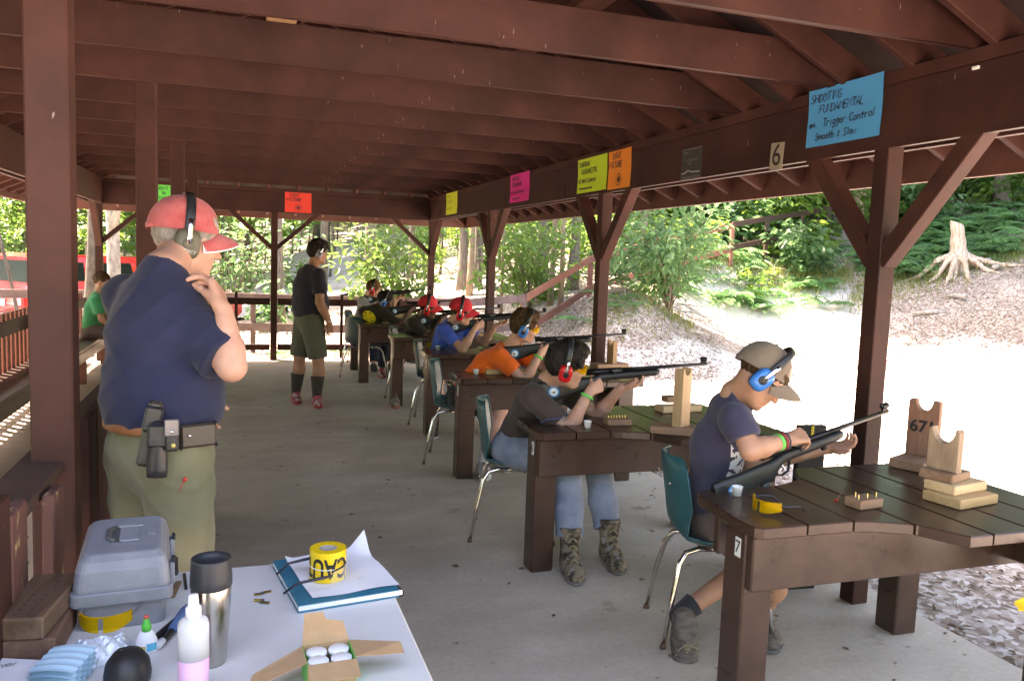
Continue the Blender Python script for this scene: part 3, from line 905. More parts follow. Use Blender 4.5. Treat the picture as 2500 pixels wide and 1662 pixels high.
TRUNKS = [trunk_mb(13, .15, .05, (.02, .01), .12, 9, 10, rw, 8, 2.2, (.5, .98)).mesh('trunk', BARK) for _ in range(3)]

SUNV = v3(cos(SUN_AZ) * cos(SUN_EL), sin(SUN_AZ) * cos(SUN_EL), sin(SUN_EL))
LIT = [v3(*q_) for q_ in ((12.3, 16.4, .3), (11.5, 15.6, .1), (12, 18, 1.2), (13.2, 17.2, 1.2), (11, 14, 0), (13.5, 14, .2), (9, 13, 0), (12.6, 16.9, .6), (13, 11.5, 0), (12.8, 17.4, .9), (13.4, 18.4, 1.4), (13.0, 16.6, .5), (10, 12, 0), (8, 10, 0), (12, 11, 0), (7, 7, 0), (10, 7, 0), (3.3, 14.4, 1.6), (2.4, 14.4, 1.4), (0, -4, 0), (2, -5, 0), (-1, -3, 0), (1, 13, 0))]
def blocks_sun(x, y, zc, R):
    c_ = v3(x, y, zc)
    for q_ in LIT:
        d_ = c_ - q_; t_ = d_ @ SUNV
        if t_ > 0 and np.linalg.norm(d_ - SUNV * t_) < R: return True
    return False
def place_tree(x, y, s, label, group, var, height=9.5, tri=True):
    t = thing('forest_tree', label, 'tree', (x, y, tz(x, y)), rw.uniform(0, 6.28), group)
    t.scale = (s, s, s)
    link('trunk', TRUNKS[var % 3], t)
    for k in range(3 if tri else 2):
        a = rw.uniform(0, 6.28)
        link('crown', CROWNS[(var + k) % 3], t, loc=(cos(a) * 1.6, sin(a) * 1.6, height + rw.uniform(-1.8, 2.2)), rot=(0, 0, rw.uniform(0, 6.28)))
    return t
def place_sapling(x, y, s, var):
    lab = ('slender sapling with layered light green leaves in the woods', 'slender sapling with broad bluish green leaves in the woods',
           'low slender sapling with small light leaves in the woods', 'slender sapling with dark green leaves in the woods')[var % 4]
    t = thing('sapling', lab, 'tree', (x, y, tz(x, y)), rw.uniform(0, 6.28), ('light green saplings', 'bluish saplings', 'low saplings', 'dark saplings')[var % 4])
    t.scale = (s, s, s * rw.uniform(.9, 1.15))
    link('trunk', STEMS[rw.randrange(4)], t); link('foliage', SPRAYS[var % 4], t)
    return t
# tall trees of the wood (their crowns are mostly above the eaves; they shade the ground)
spots = []
def far_enough(x, y, d):
    return all((x - a) ** 2 + (y - b) ** 2 > d * d for a, b in spots)
tries = 0
while len(spots) < 58 and tries < 6000:
    tries += 1
    x = rw.uniform(-30, 46); y = rw.uniform(17, 62)
    if -27 < x < 5 and 20 < y < 26.5: continue
    if x > 3 and y < 21 + .12 * (x - 3): continue                   # keep the bank open
    if x > 9 and y < 24 and x < 20: continue
    if -8 < x < -2 and y < 20: continue
    if not far_enough(x, y, 3.0): continue
    spots.append((x, y))
for x, y in [(24, 11), (27, 4), (26, 17), (31, 10), (22.5, 19.5), (29, 24), (-9, 4), (-12, 9), (-11, -4), (-16, 2), (-15, 13), (-19, 8), (8.5, 21.5), (10.8, 24), (14.5, 25), (17.8, 26.5), (20, 24.5), (6.4, 20.5), (12.5, 27.5), (4.8, 23.0)]:
    spots.append((x, y))
spots = [(x, y) for x, y in spots if not any(blocks_sun(x, y, tz(x, y) + h_, 3.6) for h_ in (8, 10.5, 13, 15.5))]
for i, (x, y) in enumerate(spots):
    tall = (x > 3 and y < 31)
    place_tree(x, y, rw.uniform(.85, 1.25) * (1.2 if tall else 1), 'tall grey trunked tree added for shade with crown above the eaves', 'tall trees of the wood', i, 9.5, tri=(i % 3 == 0))
# trees added on the hill so their unseen crowns shade right bank and left slope
for i, (q_, h_, s_) in enumerate((((16.6, 14.8, 1.6), 13.0, 1.25), ((18.2, 14.0, 2.0), 14.5, 1.3), ((19.0, 16.2, 2.6), 13.5, 1.3), ((17.2, 12.0, 1.5), 15.5, 1.25), ((20.5, 13.5, 2.9), 12.5, 1.3), ((16.8, 12.7, 1.4), 16.5, 1.05), ((18.6, 10.6, 2.2), 15, 1.3), ((21.5, 16.5, 3.2), 12.5, 1.3), ((6.9, 14.0, .9), 9.2, .95), ((5.4, 13.9, .2), 10.4, .9), ((20, 18.5, 3), 11, 1.2))):
    c_ = v3(*q_) + SUNV * (h_ / SUNV[2]); zt = tz(c_[0], c_[1])
    t = thing('forest_tree', 'tall grey trunked tree added for shade with crown above the eaves', 'tree', (c_[0], c_[1], zt), i * 1.3, 'tall trees of the wood'); hh = (c_[2] - zt)
    t.scale = (s_, s_, s_)
    bo_ = v3(2.4, 4.4, 0) if c_[0] > 6 else v3(0, 0, 0); dz_ = tz(c_[0] + bo_[0], c_[1] + bo_[1]) - zt
    t.rotation_euler = (0, 0, 0); d_ = Vector((-bo_[0], -bo_[1], hh - dz_))
    o = link('trunk', TRUNKS[i % 3], t, loc=(bo_[0] / s_, bo_[1] / s_, dz_ / s_), rot=d_.to_track_quat('Z', 'Y').to_euler()); o.scale = (.9, .9, d_.length / s_ / 12)
    for k in range(2): link('crown', CROWNS[(i + k) % 3], t, loc=(.3 * (-1) ** k, .5 * k - .2, hh / s_ + (k - .5) * 1.1), rot=(0, 0, i + k * 2.1))
# saplings
sap = []
tries = 0
while len(sap) < 130 and tries < 8000:
    tries += 1
    y = rw.uniform(15.5, 44); x = rw.uniform(-.42 * y, .62 * y + 6)
    if -27 < x < 4.5 and 19.9 < y < 26.2: continue
    if x > 3.4 and y < 15.6 + .42 * (x - 3.4): continue
    if x > 10 and y < 17.4 + .55 * (x - 10): continue
    if -8.6 < x < -1.2 and y < 19.6: continue
    if -1.5 < x < 3 and y < 18.5: continue
    if any((x - a) ** 2 + (y - b) ** 2 < .9 ** 2 for a, b in sap): continue
    sap.append((x, y))
for i, (x, y) in enumerate([q_ for q_ in sap if not any(blocks_sun(q_[0], q_[1], tz(*q_) + h_, 1.1) for h_ in (2, 3.5, 5))]): place_sapling(x, y, rw.uniform(.75, 1.25), i)
# shrubs and seedlings under the trees
n = 0
sh = []
tries = 0
while len(sh) < 110 and tries < 8000:
    tries += 1
    y = rw.uniform(14.6, 34); x = rw.uniform(-.4 * y, .9 * y + 4)
    if -27 < x < 4.5 and 19.9 < y < 26.2: continue
    if x > 3 and tz(x, y) < .55: continue
    if x <= 3 and (rw.random() < .45 or y < 15.4): continue
    if -8.6 < x < -1.5 and y < 19.6: continue
    if 13 < x < 20 and 11 < y < 19: continue
    sh.append((x, y))
for i, (x, y) in enumerate(sh):
    v = i % 3
    t = thing('shrub', ('leafy light green seedling on the forest floor', 'leafy bluish green seedling on the forest floor', 'taller dark green shrub on the forest floor')[v], 'shrub', (x, y, tz(x, y)), rw.uniform(0, 6), ('light seedlings', 'bluish seedlings', 'dark shrubs')[v])
    t.scale = (rw.uniform(.7, 1.35),) * 3
    link('foliage', SHRUBS[v], t)
for i in range(120):
    px = rw.uniform(1440, 2560); d = rw.uniform(21, 33) if px < 2120 else rw.uniform(25, 36)
    p = at_d(px, 600, d); x, y = float(p[0]), float(p[1])
    if any(blocks_sun(x, y, tz(x, y) + h_, .8) for h_ in (.6, 1.4)): continue
    v = (0, 1, 1, 2)[i % 4]
    t = thing('shrub', ('leafy light green seedling on the forest floor', 'leafy bluish green seedling on the forest floor', 'taller dark green shrub on the forest floor')[v], 'shrub', (x, y, tz(x, y)), rw.uniform(0, 6), ('light seedlings', 'bluish seedlings', 'dark shrubs')[v])
    t.scale = (rw.uniform(1.3, 2.4),) * 3
    link('foliage', SHRUBS[v], t)
# wood far behind everything: one leafy mass
def far_mass():
    n = 15000
    a = rng.uniform(radians(-12), radians(140), n); R = rng.uniform(46, 72, n)
    k = rng.uniform(0, 1, n)
    x = np.cos(a) * R; y = np.sin(a) * R
    z = terrain(x, y) + k ** 1.15 * 17
    return np_mesh('distant_woods', *leaves(np.stack([x, y, z], 1), 1.5, .95), LEAF_B)
tag(link('distant_woods', far_mass()), kind='stuff', label='far wood seen as one green mass behind the nearer trees', cat='woods')
def far_mass2():
    n = 9000
    a = rng.uniform(radians(140), radians(348), n); R = rng.uniform(22, 40, n)
    x = np.cos(a) * R; y = np.sin(a) * R
    z = terrain(x, y) + rng.uniform(0, 1, n) ** 1.2 * 9
    return np_mesh('distant_woods', *leaves(np.stack([x, y, z], 1), 1.4, .9), LEAF_B)
tag(link('rear_woods', far_mass2()), kind='stuff', label='wood on the open side away from the firing lane', cat='woods')

# named single trees near the shelter
def own_tree(name, label, base, top, r0, r1, bark, extra=None, crown=1):
    t = thing(name, label, 'tree', (base[0], base[1], tz(base[0], base[1])))
    zb = tz(base[0], base[1])
    b = MB(); h = top[2] - zb
    pts = []
    for i in range(11):
        s = i / 10
        pts.append(((top[0] - base[0]) * s + .05 * sin(s * 7), (top[1] - base[1]) * s + .05 * cos(s * 6), -.3 + (h + .3) * s))
    b.tube(pts, [r0 * (1.5 if i == 0 else 1.12 if i == 1 else 1 - (i / 10) * (1 - r1 / r0)) for i in range(11)], 12)
    for q in (extra or []):
        b.tube([Vector(p) - t.location for p in q[0]], q[1], 7)
    b.build('trunk', bark, t)
    for k in range(0 if any(blocks_sun(pts[-1][0] + base[0], pts[-1][1] + base[1], zb + h + h_, 3.6) for h_ in (0, 2, 3.5)) else crown):
        link('crown', CROWNS[k % 3], t, loc=(pts[-1][0] + rw.uniform(-1, 1), pts[-1][1] + rw.uniform(-1, 1), h + 1 + rw.uniform(0, 2)), rot=(0, 0, rw.uniform(0, 6)))
    return t
def D2(x, y, d): return at_d(x, y, d)
b0 = D2(272, 720, 13.6); own_tree('pale_tree', 'pale blotchy barked forked tree in front of the red vehicle', b0, D2(262, 300, 14.2) + v3(0, 0, 4), .115, .07, BARK_PALE,
    [([b0 + v3(.02, .1, 1.1), b0 + v3(.2, .2, 2.0), b0 + v3(.45, .3, 3.0), b0 + v3(.6, .4, 5)], [.07, .055, .045, .03])], 2)
b0 = D2(196, 730, 12.6); own_tree('leaning_tree', 'grey leaning tree just left of the corner post', b0, D2(240, 360, 13.4) + v3(.2, 0, 3), .10, .06, BARK, None, 2)
b0 = D2(55, 760, 14.2); own_tree('thin_tree', 'thin dark leaning stem before the rear window of the red vehicle', b0, D2(20, 480, 14.5) + v3(-.5, 0, 2), .035, .02, BARK, None, 0)
b0 = D2(786, 760, 24); own_tree('straight_tree', 'straight grey tree behind the instructor in shorts', b0, D2(790, 300, 24) + v3(0, 0, 8), .11, .08, BARK, None, 1)
for i, (x0, x1, d, r, bk, lb) in enumerate(((1128, 1120, 19.5, .11, BARK, 'grey tree with two close neighbours behind the second post from the corner'),
        (1146, 1150, 18.8, .07, BARK_TAN, 'slim tan tree between two darker trunks'), (1163, 1166, 20, .12, BARK, 'dark trunk right of the slim tan tree'),
        (1322, 1318, 18.3, .13, BARK, 'stout dark tree on the slope left of the stair rail'), (1345, 1352, 17.4, .06, BARK_TAN, 'tan straight sapling beside the stout dark tree'),
        (1398, 1404, 19, .12, BARK, 'dark tree on the slope nearest the green sign side post'), (1225, 1214, 16.6, .035, BARK_TAN, 'thin curved tan stem leaning over the stair rail'),
        (1372, 1352, 16.6, .05, BARK_TAN, 'forked tan stem right above the stair rail'), (1565, 1560, 21, .11, BARK, 'grey trunk behind the hanging leaves on the hill'),
        (2085, 2085, 25.5, .22, BARK_TAN, 'wide tan trunk behind the nearest roof post'), (2428, 2424, 31, .12, BARK, 'dark narrow trunk above the ferns'), (1000, 1005, 23, .09, BARK, 'grey trunk behind the pale leafed bush'))):
    b0 = D2(x0, 700, d); b0[2] = tz(b0[0], b0[1])
    own_tree('slope_tree', lb, b0, D2(x1, 420, d) + v3(0, 0, 5), r, r * .7, bk, None, 1)

# ------------------------------------------------------------------ the pale big-leafed bush just beyond the corner, and hanging boughs
def bough(P0, P1, n, L, W, mat, thick=.014, spread=.35, r=rng, sag=.2):
    P0 = np.array(P0); P1 = np.array(P1); pts = [P0 + (P1 - P0) * t + v3(0, 0, sag * sin(pi * t)) for t in np.linspace(0, 1, 7)]
    tw = MB().tube(pts, [thick * (1 - .75 * i / 6) for i in range(7)], 5)
    C = []; Dd = []
    ax = nrm(P1 - P0)
    for i in range(n):
        t = r.uniform(.25, 1.05); base = P0 + (P1 - P0) * t + v3(0, 0, sag * sin(pi * min(t, 1)))
        o = r.normal(0, 1, 3) * v3(1, 1, .4) * spread * (1.1 - .5 * t) * .55
        C.append(base + o); d = nrm(ax * .5 + o / spread + r.normal(0, .45, 3) + v3(0, 0, -.45)); Dd.append(d)
    return tw, leaves(np.array(C), L, W, np.array(Dd), six=True, r=r)
def bush(name, label, root, tips, n, L, W, mat, spread=.35, group=None):
    t = thing(name, label, 'bush', tuple(root), 0, group)
    tw = MB(); VF = []
    for tip in tips:
        mb_, vf = bough((0, 0, 0), np.array(tip) - np.array(root), n, L, W, mat, .016, spread)
        tw.v_off = len(tw.v); tw.add(mb_.v, mb_.f, 0, True); VF.append(vf)
    tw.build('stems', TWIG, t)
    V, F = join_vf(VF)
    link('foliage', np_mesh('foliage', V, F, mat), t)
    return t
root = D2(985, 760, 15.2); root[2] = tz(root[0], root[1])
tips = [D2(px, py, d) for px, py, d in ((830, 600, 14.2), (870, 560, 14.6), (905, 540, 15), (850, 650, 14.0), (900, 690, 14.0), (935, 610, 14.2), (960, 560, 15), (1010, 540, 15.2), (880, 620, 14.0), (950, 660, 14), (920, 580, 14.4), (1040, 600, 15.4), (980, 690, 14.4), (1000, 640, 14.6), (840, 705, 13.9), (1025, 715, 14.6), (870, 710, 14), (905, 640, 14.2), (960, 610, 14.4), (890, 585, 14.4), (1075, 560, 15.6), (940, 700, 14.1), (860, 600, 14.5), (925, 525, 15.2), (990, 580, 14.8))]
bush('broadleaf_bush', 'sunlit pale bush with long broad leaves just beyond the far corner', root, tips, 46, .17, .075, LEAF_BIG, .42)
root = D2(560, 560, 19.5); root[2] = tz(root[0], root[1])
bush('hanging_tree', 'small tree with bluish broad leaves left of the middle end post', root, [D2(px, py, d) for px, py, d in ((520, 560, 17.5), (560, 545, 17.2), (600, 560, 17.6), (640, 570, 17.4), (690, 560, 17.6), (720, 590, 18), (545, 590, 17.5), (610, 600, 17.6), (500, 540, 18), (660, 540, 17.6), (740, 560, 18), (590, 530, 17.8))], 46, .17, .09, LEAF_BLUE, .6)
root = D2(1640, 640, 16.5); root[2] = tz(root[0], root[1])
bush('overhanging_tree', 'small tree with long drooping leaves between the two nearest right posts', root, [D2(px, py, d) for px, py, d in ((1520, 570, 14.5), (1560, 545, 14.7), (1600, 560, 14.6), (1640, 550, 14.8), (1680, 520, 15.2), (1720, 540, 15.2), (1590, 600, 14.5), (1630, 620, 14.6), (1700, 580, 15), (1500, 600, 14.4), (1750, 500, 15.8), (1550, 620, 14.5), (1650, 590, 14.7), (1610, 520, 15), (1540, 510, 14.8), (1770, 560, 15.6), (1580, 490, 14.6), (1620, 480, 14.7), (1670, 490, 15), (1700, 500, 15.2), (1510, 500, 14.5), (1560, 570, 14.4), (1610, 640, 14.4), (1690, 560, 15), (1640, 585, 14.5), (1495, 540, 14.3), (1730, 480, 15.4), (1600, 610, 14.3))], 60, .19, .075, LEAF_BLUE, .5)
root = D2(1290, 700, 17.2); root[2] = tz(root[0], root[1])
bush('slope_bush', 'pale leafed young tree on the slope between two roof posts', root, [D2(px, py, d) for px, py, d in ((1230, 560, 15), (1260, 580, 15), (1290, 600, 15), (1330, 560, 15.2), (1250, 545, 15.2), (1310, 570, 15), (1210, 600, 15.2), (1350, 590, 15.4), (1270, 615, 15), (1180, 690, 15), (1160, 660, 15), (1385, 560, 15.6), (1400, 545, 15.6), (1240, 520, 15.4), (1340, 530, 15.6), (1190, 540, 15.4), (1290, 525, 15.2), (1220, 560, 15), (1300, 550, 15), (1160, 560, 15.4), (1420, 560, 15.2))], 46, .18, .075, LEAF_BIG, .42)

# ------------------------------------------------------------------ ferns, grass, litter
def fern_mesh(seed, nf=9, L=.75):
    r = np.random.default_rng(seed); Vs = []; Fs = []; b = 0
    for k in range(nf):
        a = 2 * pi * k / nf + r.uniform(-.3, .3); ln = L * r.uniform(.75, 1.2); lift = r.uniform(.5, .95)
        d = v3(cos(a), sin(a), 0); sd = v3(-sin(a), cos(a), 0)
        for j in range(3, 17):
            t = j / 16; p = d * ln * t + v3(0, 0, ln * (lift * t - .75 * t * t))
            w = ln * .30 * sin(pi * min(1, .12 + t * .88)) ** .8 * (1 - .25 * t)
            for s in (-1, 1):
                q = nrm(sd * s + d * .45 + v3(0, 0, -.15)); wd = ln * .036
                Vs += [p, p + q * w * .5 + d * wd + v3(0, 0, .01), p + q * w + v3(0, 0, -w * .2), p + q * w * .5 - d * wd + v3(0, 0, .01)]
                Fs.append((b, b + 1, b + 2, b + 3)); b += 4
    return np_mesh('fronds', np.array(Vs), np.array(Fs), FERN)
FERNS = [fern_mesh(i) for i in range(4)]
fern_spots = []
STUMP = at_d(2338, 668, 20.1)
def near_stump(x, y):
    v_ = v3(x - STUMP[0], y - STUMP[1]); t_ = -v_ @ nrm(STUMP[:2]); return t_ > -.5 and t_ < 3 and abs(v_ @ v3(-STUMP[1], STUMP[0]) / np.linalg.norm(STUMP[:2])) < 1.1
def fern(x, y, s, lab='green fern growing on the bank top', grp='ferns on the bank top'):
    if near_stump(x, y): return
    t = thing('fern', lab, 'fern', (x, y, tz(x, y)), rw.uniform(0, 6.28), grp)
    t.scale = (s, s, s)
    link('fronds', FERNS[rw.randrange(4)], t)
for i in range(105):
    px = rw.uniform(2130, 2520); py = rw.uniform(490, 600)
    d = 25.5 - (py - 490) / 110 * 4.5 + rw.uniform(-.7, .7)
    p = at_d(px, py + 12, d); fern(p[0], p[1], rw.uniform(.9, 1.5))
for i in range(60):
    px = rw.uniform(1640, 2040); py = rw.uniform(560, 660)
    p = at_d(px, py + 10, 24 - (py - 560) / 100 * 4.5); fern(p[0], p[1], rw.uniform(.7, 1.2))
for px, py, d, s in ((700, 790, 13.9, .55), (680, 850, 13.3, .5), (830, 757, 14.3, .5), (1500, 640, 15.3, .8), (1530, 690, 14.9, .7), (1420, 660, 15.2, .8)):
    p = at_d(px, py, d); fern(p[0], p[1], s, 'small pale fern sprouting from leaf litter by the rails', 'small ferns by the rails')
def grass():
    C = []
    for i in range(9000):
        px = rng.uniform(1440, 2520)
        if px < 1700:
            if i % 3: continue
            y0, d = rng.normal(728, 20), 14.4 + (px - 1440) * .006
        elif px < 2080: y0, d = rng.normal(625, 28), 21.5
        else: y0, d = rng.normal(640 + (px - 2080) * .02, 26), 20.3
        if i % 5 == 0 and px > 1700: y0 += rng.uniform(0, 90)
        if 1760 < px < 1990 and y0 > 650 and i % 7: continue
        p = at_d(px, y0, d + rng.normal(0, .5)); C.append((p[0], p[1]))
    C = np.array(C); z = terrain(C[:, 0], C[:, 1])
    C = np.column_stack([C, z - .02])
    n_ = len(C); a = rng.uniform(0, 6.28, n_); el = rng.normal(1.0, .3, n_)
    D_ = np.stack([np.cos(a) * np.cos(el), np.sin(a) * np.cos(el), np.sin(el)], 1)
    return np_mesh('grass', *leaves(C, np.where(C[:, 1] < 17, .20, .34), .016, D_), GRASSM)
tag(link('grass', grass()), kind='stuff', label='rough grass along the lip of the bank', cat='grass')
LITTER = pm('dry leaf litter', (.16, .11, .075), (.52, .46, .40), scale=30, rough=.9, coord='Object', vary=0)
def litter_mat():
    m_, nt, b = new_mat('dry fallen leaves'); N = nt.nodes; L = nt.links
    g = N.new('ShaderNodeNewGeometry'); r = N.new('ShaderNodeValToRGB'); cr = r.color_ramp
    cr.elements[0].color = (.16, .105, .07, 1); cr.elements[1].color = (.58, .53, .48, 1); cr.elements[1].position = 1
    for p, c in ((.35, (.30, .22, .16)), (.6, (.40, .33, .27)), (.82, (.50, .44, .39))):
        e = cr.elements.new(p); e.color = (*c, 1)
    L.new(g.outputs['Random Per Island'], r.inputs[0]); L.new(r.outputs[0], b.inputs['Base Color']); b.inputs['Roughness'].default_value = .85
    return m_
LITTER = litter_mat()
def litter():
    pts = []
    def reg(n, fx):
        for _ in range(n): pts.append(fx())
    reg(2600, lambda: (rng.uniform(3.12, 5.6), rng.uniform(1.6, 8)))
    reg(2600, lambda: (rng.uniform(3.12, 9), rng.uniform(6, 12.6)))
    reg(3800, lambda: (rng.uniform(-4.5, 4.5), rng.uniform(12.7, 19)))
    reg(7000, lambda: tuple(at_d(rng.uniform(1080, 1760), rng.uniform(690, 880), rng.uniform(12.5, 17))[:2]))
    reg(6000, lambda: tuple(at_d(rng.uniform(2080, 2520), rng.uniform(640, 860), rng.uniform(15, 20))[:2]))
    reg(300, lambda: tuple(at_d(rng.uniform(1700, 2080), rng.uniform(700, 860), rng.uniform(17, 21))[:2]))
    reg(2600, lambda: (rng.uniform(-6, -2.3), rng.uniform(4, 14)))
    P = np.array(pts); P = np.column_stack([P, terrain(P[:, 0], P[:, 1]) + .012])
    keep = ~((P[:, 0] < 3.12) & (P[:, 1] < 12.65) & (P[:, 0] > -2.2))
    P = P[keep]; n_ = len(P)
    a = rng.uniform(0, 6.28, n_); el = rng.normal(.05, .22, n_)
    D_ = np.stack([np.cos(a) * np.cos(el), np.sin(a) * np.cos(el), np.sin(el)], 1)
    return np_mesh('leaf_litter', *leaves(P, .05, .026, D_, fold=.3, six=True), LITTER)
tag(link('leaf_litter', litter()), kind='stuff', label='dry fallen leaves lying over the ground', cat='leaf litter')

# ------------------------------------------------------------------ stump with bare roots
def stump():
    b0 = D2(2338, 668, 20.1); zb = tz(b0[0], b0[1])
    t = thing('tree_stump', 'broken pale tree stump with bare roots spread over the bank', 'stump', (b0[0], b0[1], zb))
    S = Sculpt()
    toC = nrm(v3(-b0[0], -b0[1], 0)); sd = v3(-toC[1], toC[0], 0)
    S.chain([(0, 0, -.1), (0, 0, .35), sd * -.06 + v3(0, 0, .75), sd * -.12 + v3(0, 0, 1.25)], [.3, .2, .155, .145], .1)
    roots = [(-1.9, .5, -.25), (-1.2, .9, -.3), (-.45, 1.5, -.75), (.35, 1.3, -.5), (.9, .9, -.35), (1.7, .5, -.3), (.1, .9, -.4), (1.0, .2, -.1), (-.9, .3, .0)]
    for sx, f, z in roots:
        e = sd * -sx * .72 + toC * f * .75
        m1 = e * .35 + v3(0, 0, .28); m2 = e * .7 + v3(0, 0, .02)
        ez = tz(b0[0] + e[0], b0[1] + e[1]) - zb
        S.chain([(0, 0, .42), m1, v3(m2[0], m2[1], tz(b0[0] + m2[0], b0[1] + m2[1]) - zb + .07), v3(e[0], e[1], ez + .01)], [.12, .065, .05, .03], .05)
    S.cut(sd * -.12 + v3(0, 0, 1.2), sd * .35 + v3(0, 0, 1), .01)
    V, F = S.mesh(.028, lambda X, Y, Z: .012 * np.sin(X * 38 + 3 * np.sin(Z * 3)) * np.sin(Y * 41 + 1))
    link('stump', np_mesh('stump', V, F, pm('weathered stump wood', (.30, .19, .11), (.62, .53, .44), scale=4, stretch=(6, 6, .8), rough=.9, bump=.5, bscale=20), True), t)
    return t
stump()
for i, (px, py, d, a, L) in enumerate(((2408, 650, 20.2, .9, .7), (2440, 690, 19.4, .2, .6), (2330, 730, 18.6, 1.3, .8), (2270, 745, 18.3, 2.4, .7), (1700, 770, 15.8, .5, .6))):
    p = at_d(px, py, d); z = tz(p[0], p[1])
    o = MB().tube([(-L / 2, 0, .02), (-.1 * L, .05, .06), (L / 2, 0, .03)], [.05, .045, .03], 7).build('dead_branch', BARK_PALE, None, (p[0], p[1], z), (0, .1, a))
    tag(o, ('short pale log lying right of the tree stump', 'pale split log below the stump on its right', 'thin dead branch lying on the bank below the stump', 'crooked dead branch on the bank left below the stump', 'short dead branch at the foot of the left bank')[i], 'log')

# ------------------------------------------------------------------ rail fences outside
def rail_fence(name, label, pts, zs, mats, post_h, w=.035, h=.14, posts=None, off=0):
    f = thing(name, label, 'fence')
    for i in range(len(pts) - 1):
        for z in zs:
            a = Vector(pts[i]) + Vector((0, 0, z)); b = Vector(pts[i + 1]) + Vector((0, 0, z))
            MB().beam(a, b, w, h).build('rail', mats[0], f)
    for p in (posts or pts):
        d = nrm(v3(p[0], p[1], 0)) * .065
        MB().box((p[0] - .045 + d[0], p[1] - .045 + d[1], p[2] - .25), (p[0] + .045 + d[0], p[1] + .045 + d[1], p[2] + post_h)).build('post', mats[1], f)
    return f
def gpt(p): return (p[0], p[1], p[2])
A = [(-9.5, 14.0, -.16), (-6.9, 14.3, -.16), (-4.4, 14.55, -.14), (-1.9, 14.8, -.1), (.25, 14.5, -.1), (2.2, 14.15, -.1), (3.82, 13.75, -.08), (5.0, 14.1, -.0)]
rail_fence('two_rail_fence', 'weathered purple brown two rail fence running behind the end of the shelter', A, (.92, .42), (GREY_RAIL, GREY_RAIL), 1.0)
B = [(5.0, 14.12, .0), (7.01, 15.67, .80), (9.4, 17.0, 1.3), (12.15, 18.3, 1.82)]
rail_fence('stair_rail', 'brick red sloping double handrail climbing the left bank', B, (.9, .28), (RED_RAIL, RED_RAIL), .95)
Cc = [(12.15, 18.3, 1.85), (13.7, 19.0, 2.1), (15.2, 19.5, 2.35), (16.6, 20.1, 2.6), (18.2, 21.2, 2.9)]
rail_fence('hill_fence', 'dark brown rail fence along the top of the hill among leaves', Cc, (.9, .3), (DARK_RAIL, DARK_RAIL), .95, posts=Cc[1:])
# ------------------------------------------------------------------ people
def skin(name, c1, c2):
    return pm(name, c1, c2, scale=9, rough=.5, rvar=.08, bump=.06, bscale=90, subs=.12, spec=.4, speck=tuple(a * .82 for a in c1), speck_scale=70, speck_thr=.72)
SKIN = {'fair': skin('fair skin', (.52, .27, .19), (.60, .34, .25)), 'tan': skin('tanned skin', (.40, .20, .125), (.48, .26, .17)), 'brown': skin('light brown skin', (.30, .145, .085), (.38, .19, .12)), 'dark': skin('dark skin', (.10, .045, .028), (.15, .07, .045))}
LIP = pm('lips', (.42, .16, .13), rough=.45)
BROW = pm('brow hair', (.06, .035, .02), rough=.8)
EYED = pm('eye', (.03, .022, .018), rough=.25)
def hairm(name, c1, c2):
    return pm(name, c1, c2, scale=40, stretch=(1, 1, .35), rough=.7, bump=.8, bscale=70, spec=.15)
HAIR = {'black': hairm('black hair', (.008, .007, .006), (.03, .022, .018)), 'brown': hairm('brown hair', (.035, .018, .009), (.09, .048, .024)), 'ginger': hairm('chestnut hair', (.09, .04, .018), (.17, .08, .035)), 'grey': hairm('grey hair', (.16, .14, .12), (.36, .32, .28))}
def cloth(name, c1, c2=None, scale=5, bump=.25, bs=9, **k):
    return pm(name, c1, c2 or tuple(a * 1.25 for a in c1), scale=scale, rough=.85, rvar=.05, bump=bump, bscale=bs, sheen=.15, spec=.2, **k)
def folds(amp, f=26, seed=0):
    a, b, c = 1.7 + 1.31 * seed, 2.3 - 1.17 * seed, 1.1 + .73 * seed
    def fn(X, Y, Z):
        q = 3.2 * np.sin(X * 6.5 + a) + 3.0 * np.sin(Y * 7.2 + b)
        w = (1 - np.abs(np.sin(Z * f * .95 + q * 1.15 + 1.2 * np.sin(Z * 9 + c)))) ** 1.6
        m = .5 + .5 * np.sin(X * 9 + Z * 7 + b) * np.sin(Y * 8.5 - Z * 6 + c)
        w2 = (1 - np.abs(np.sin((X * .8 - Y * .6) * f * .9 + Z * 9 + 2.2 * np.sin(Z * 7 + a)))) ** 2
        w3 = np.sin((X + Y + Z) * f * 2.1 + a) * np.sin((X - Y) * f * 1.7 + b)
        return amp * (.7 - 1.5 * w * m - 1.1 * w2 * (1 - m) + .16 * w3)
    return fn
def frame(f, u):
    f = nrm(f); l = nrm(np.cross(u, f)); u = np.cross(f, l)
    return f, l, u
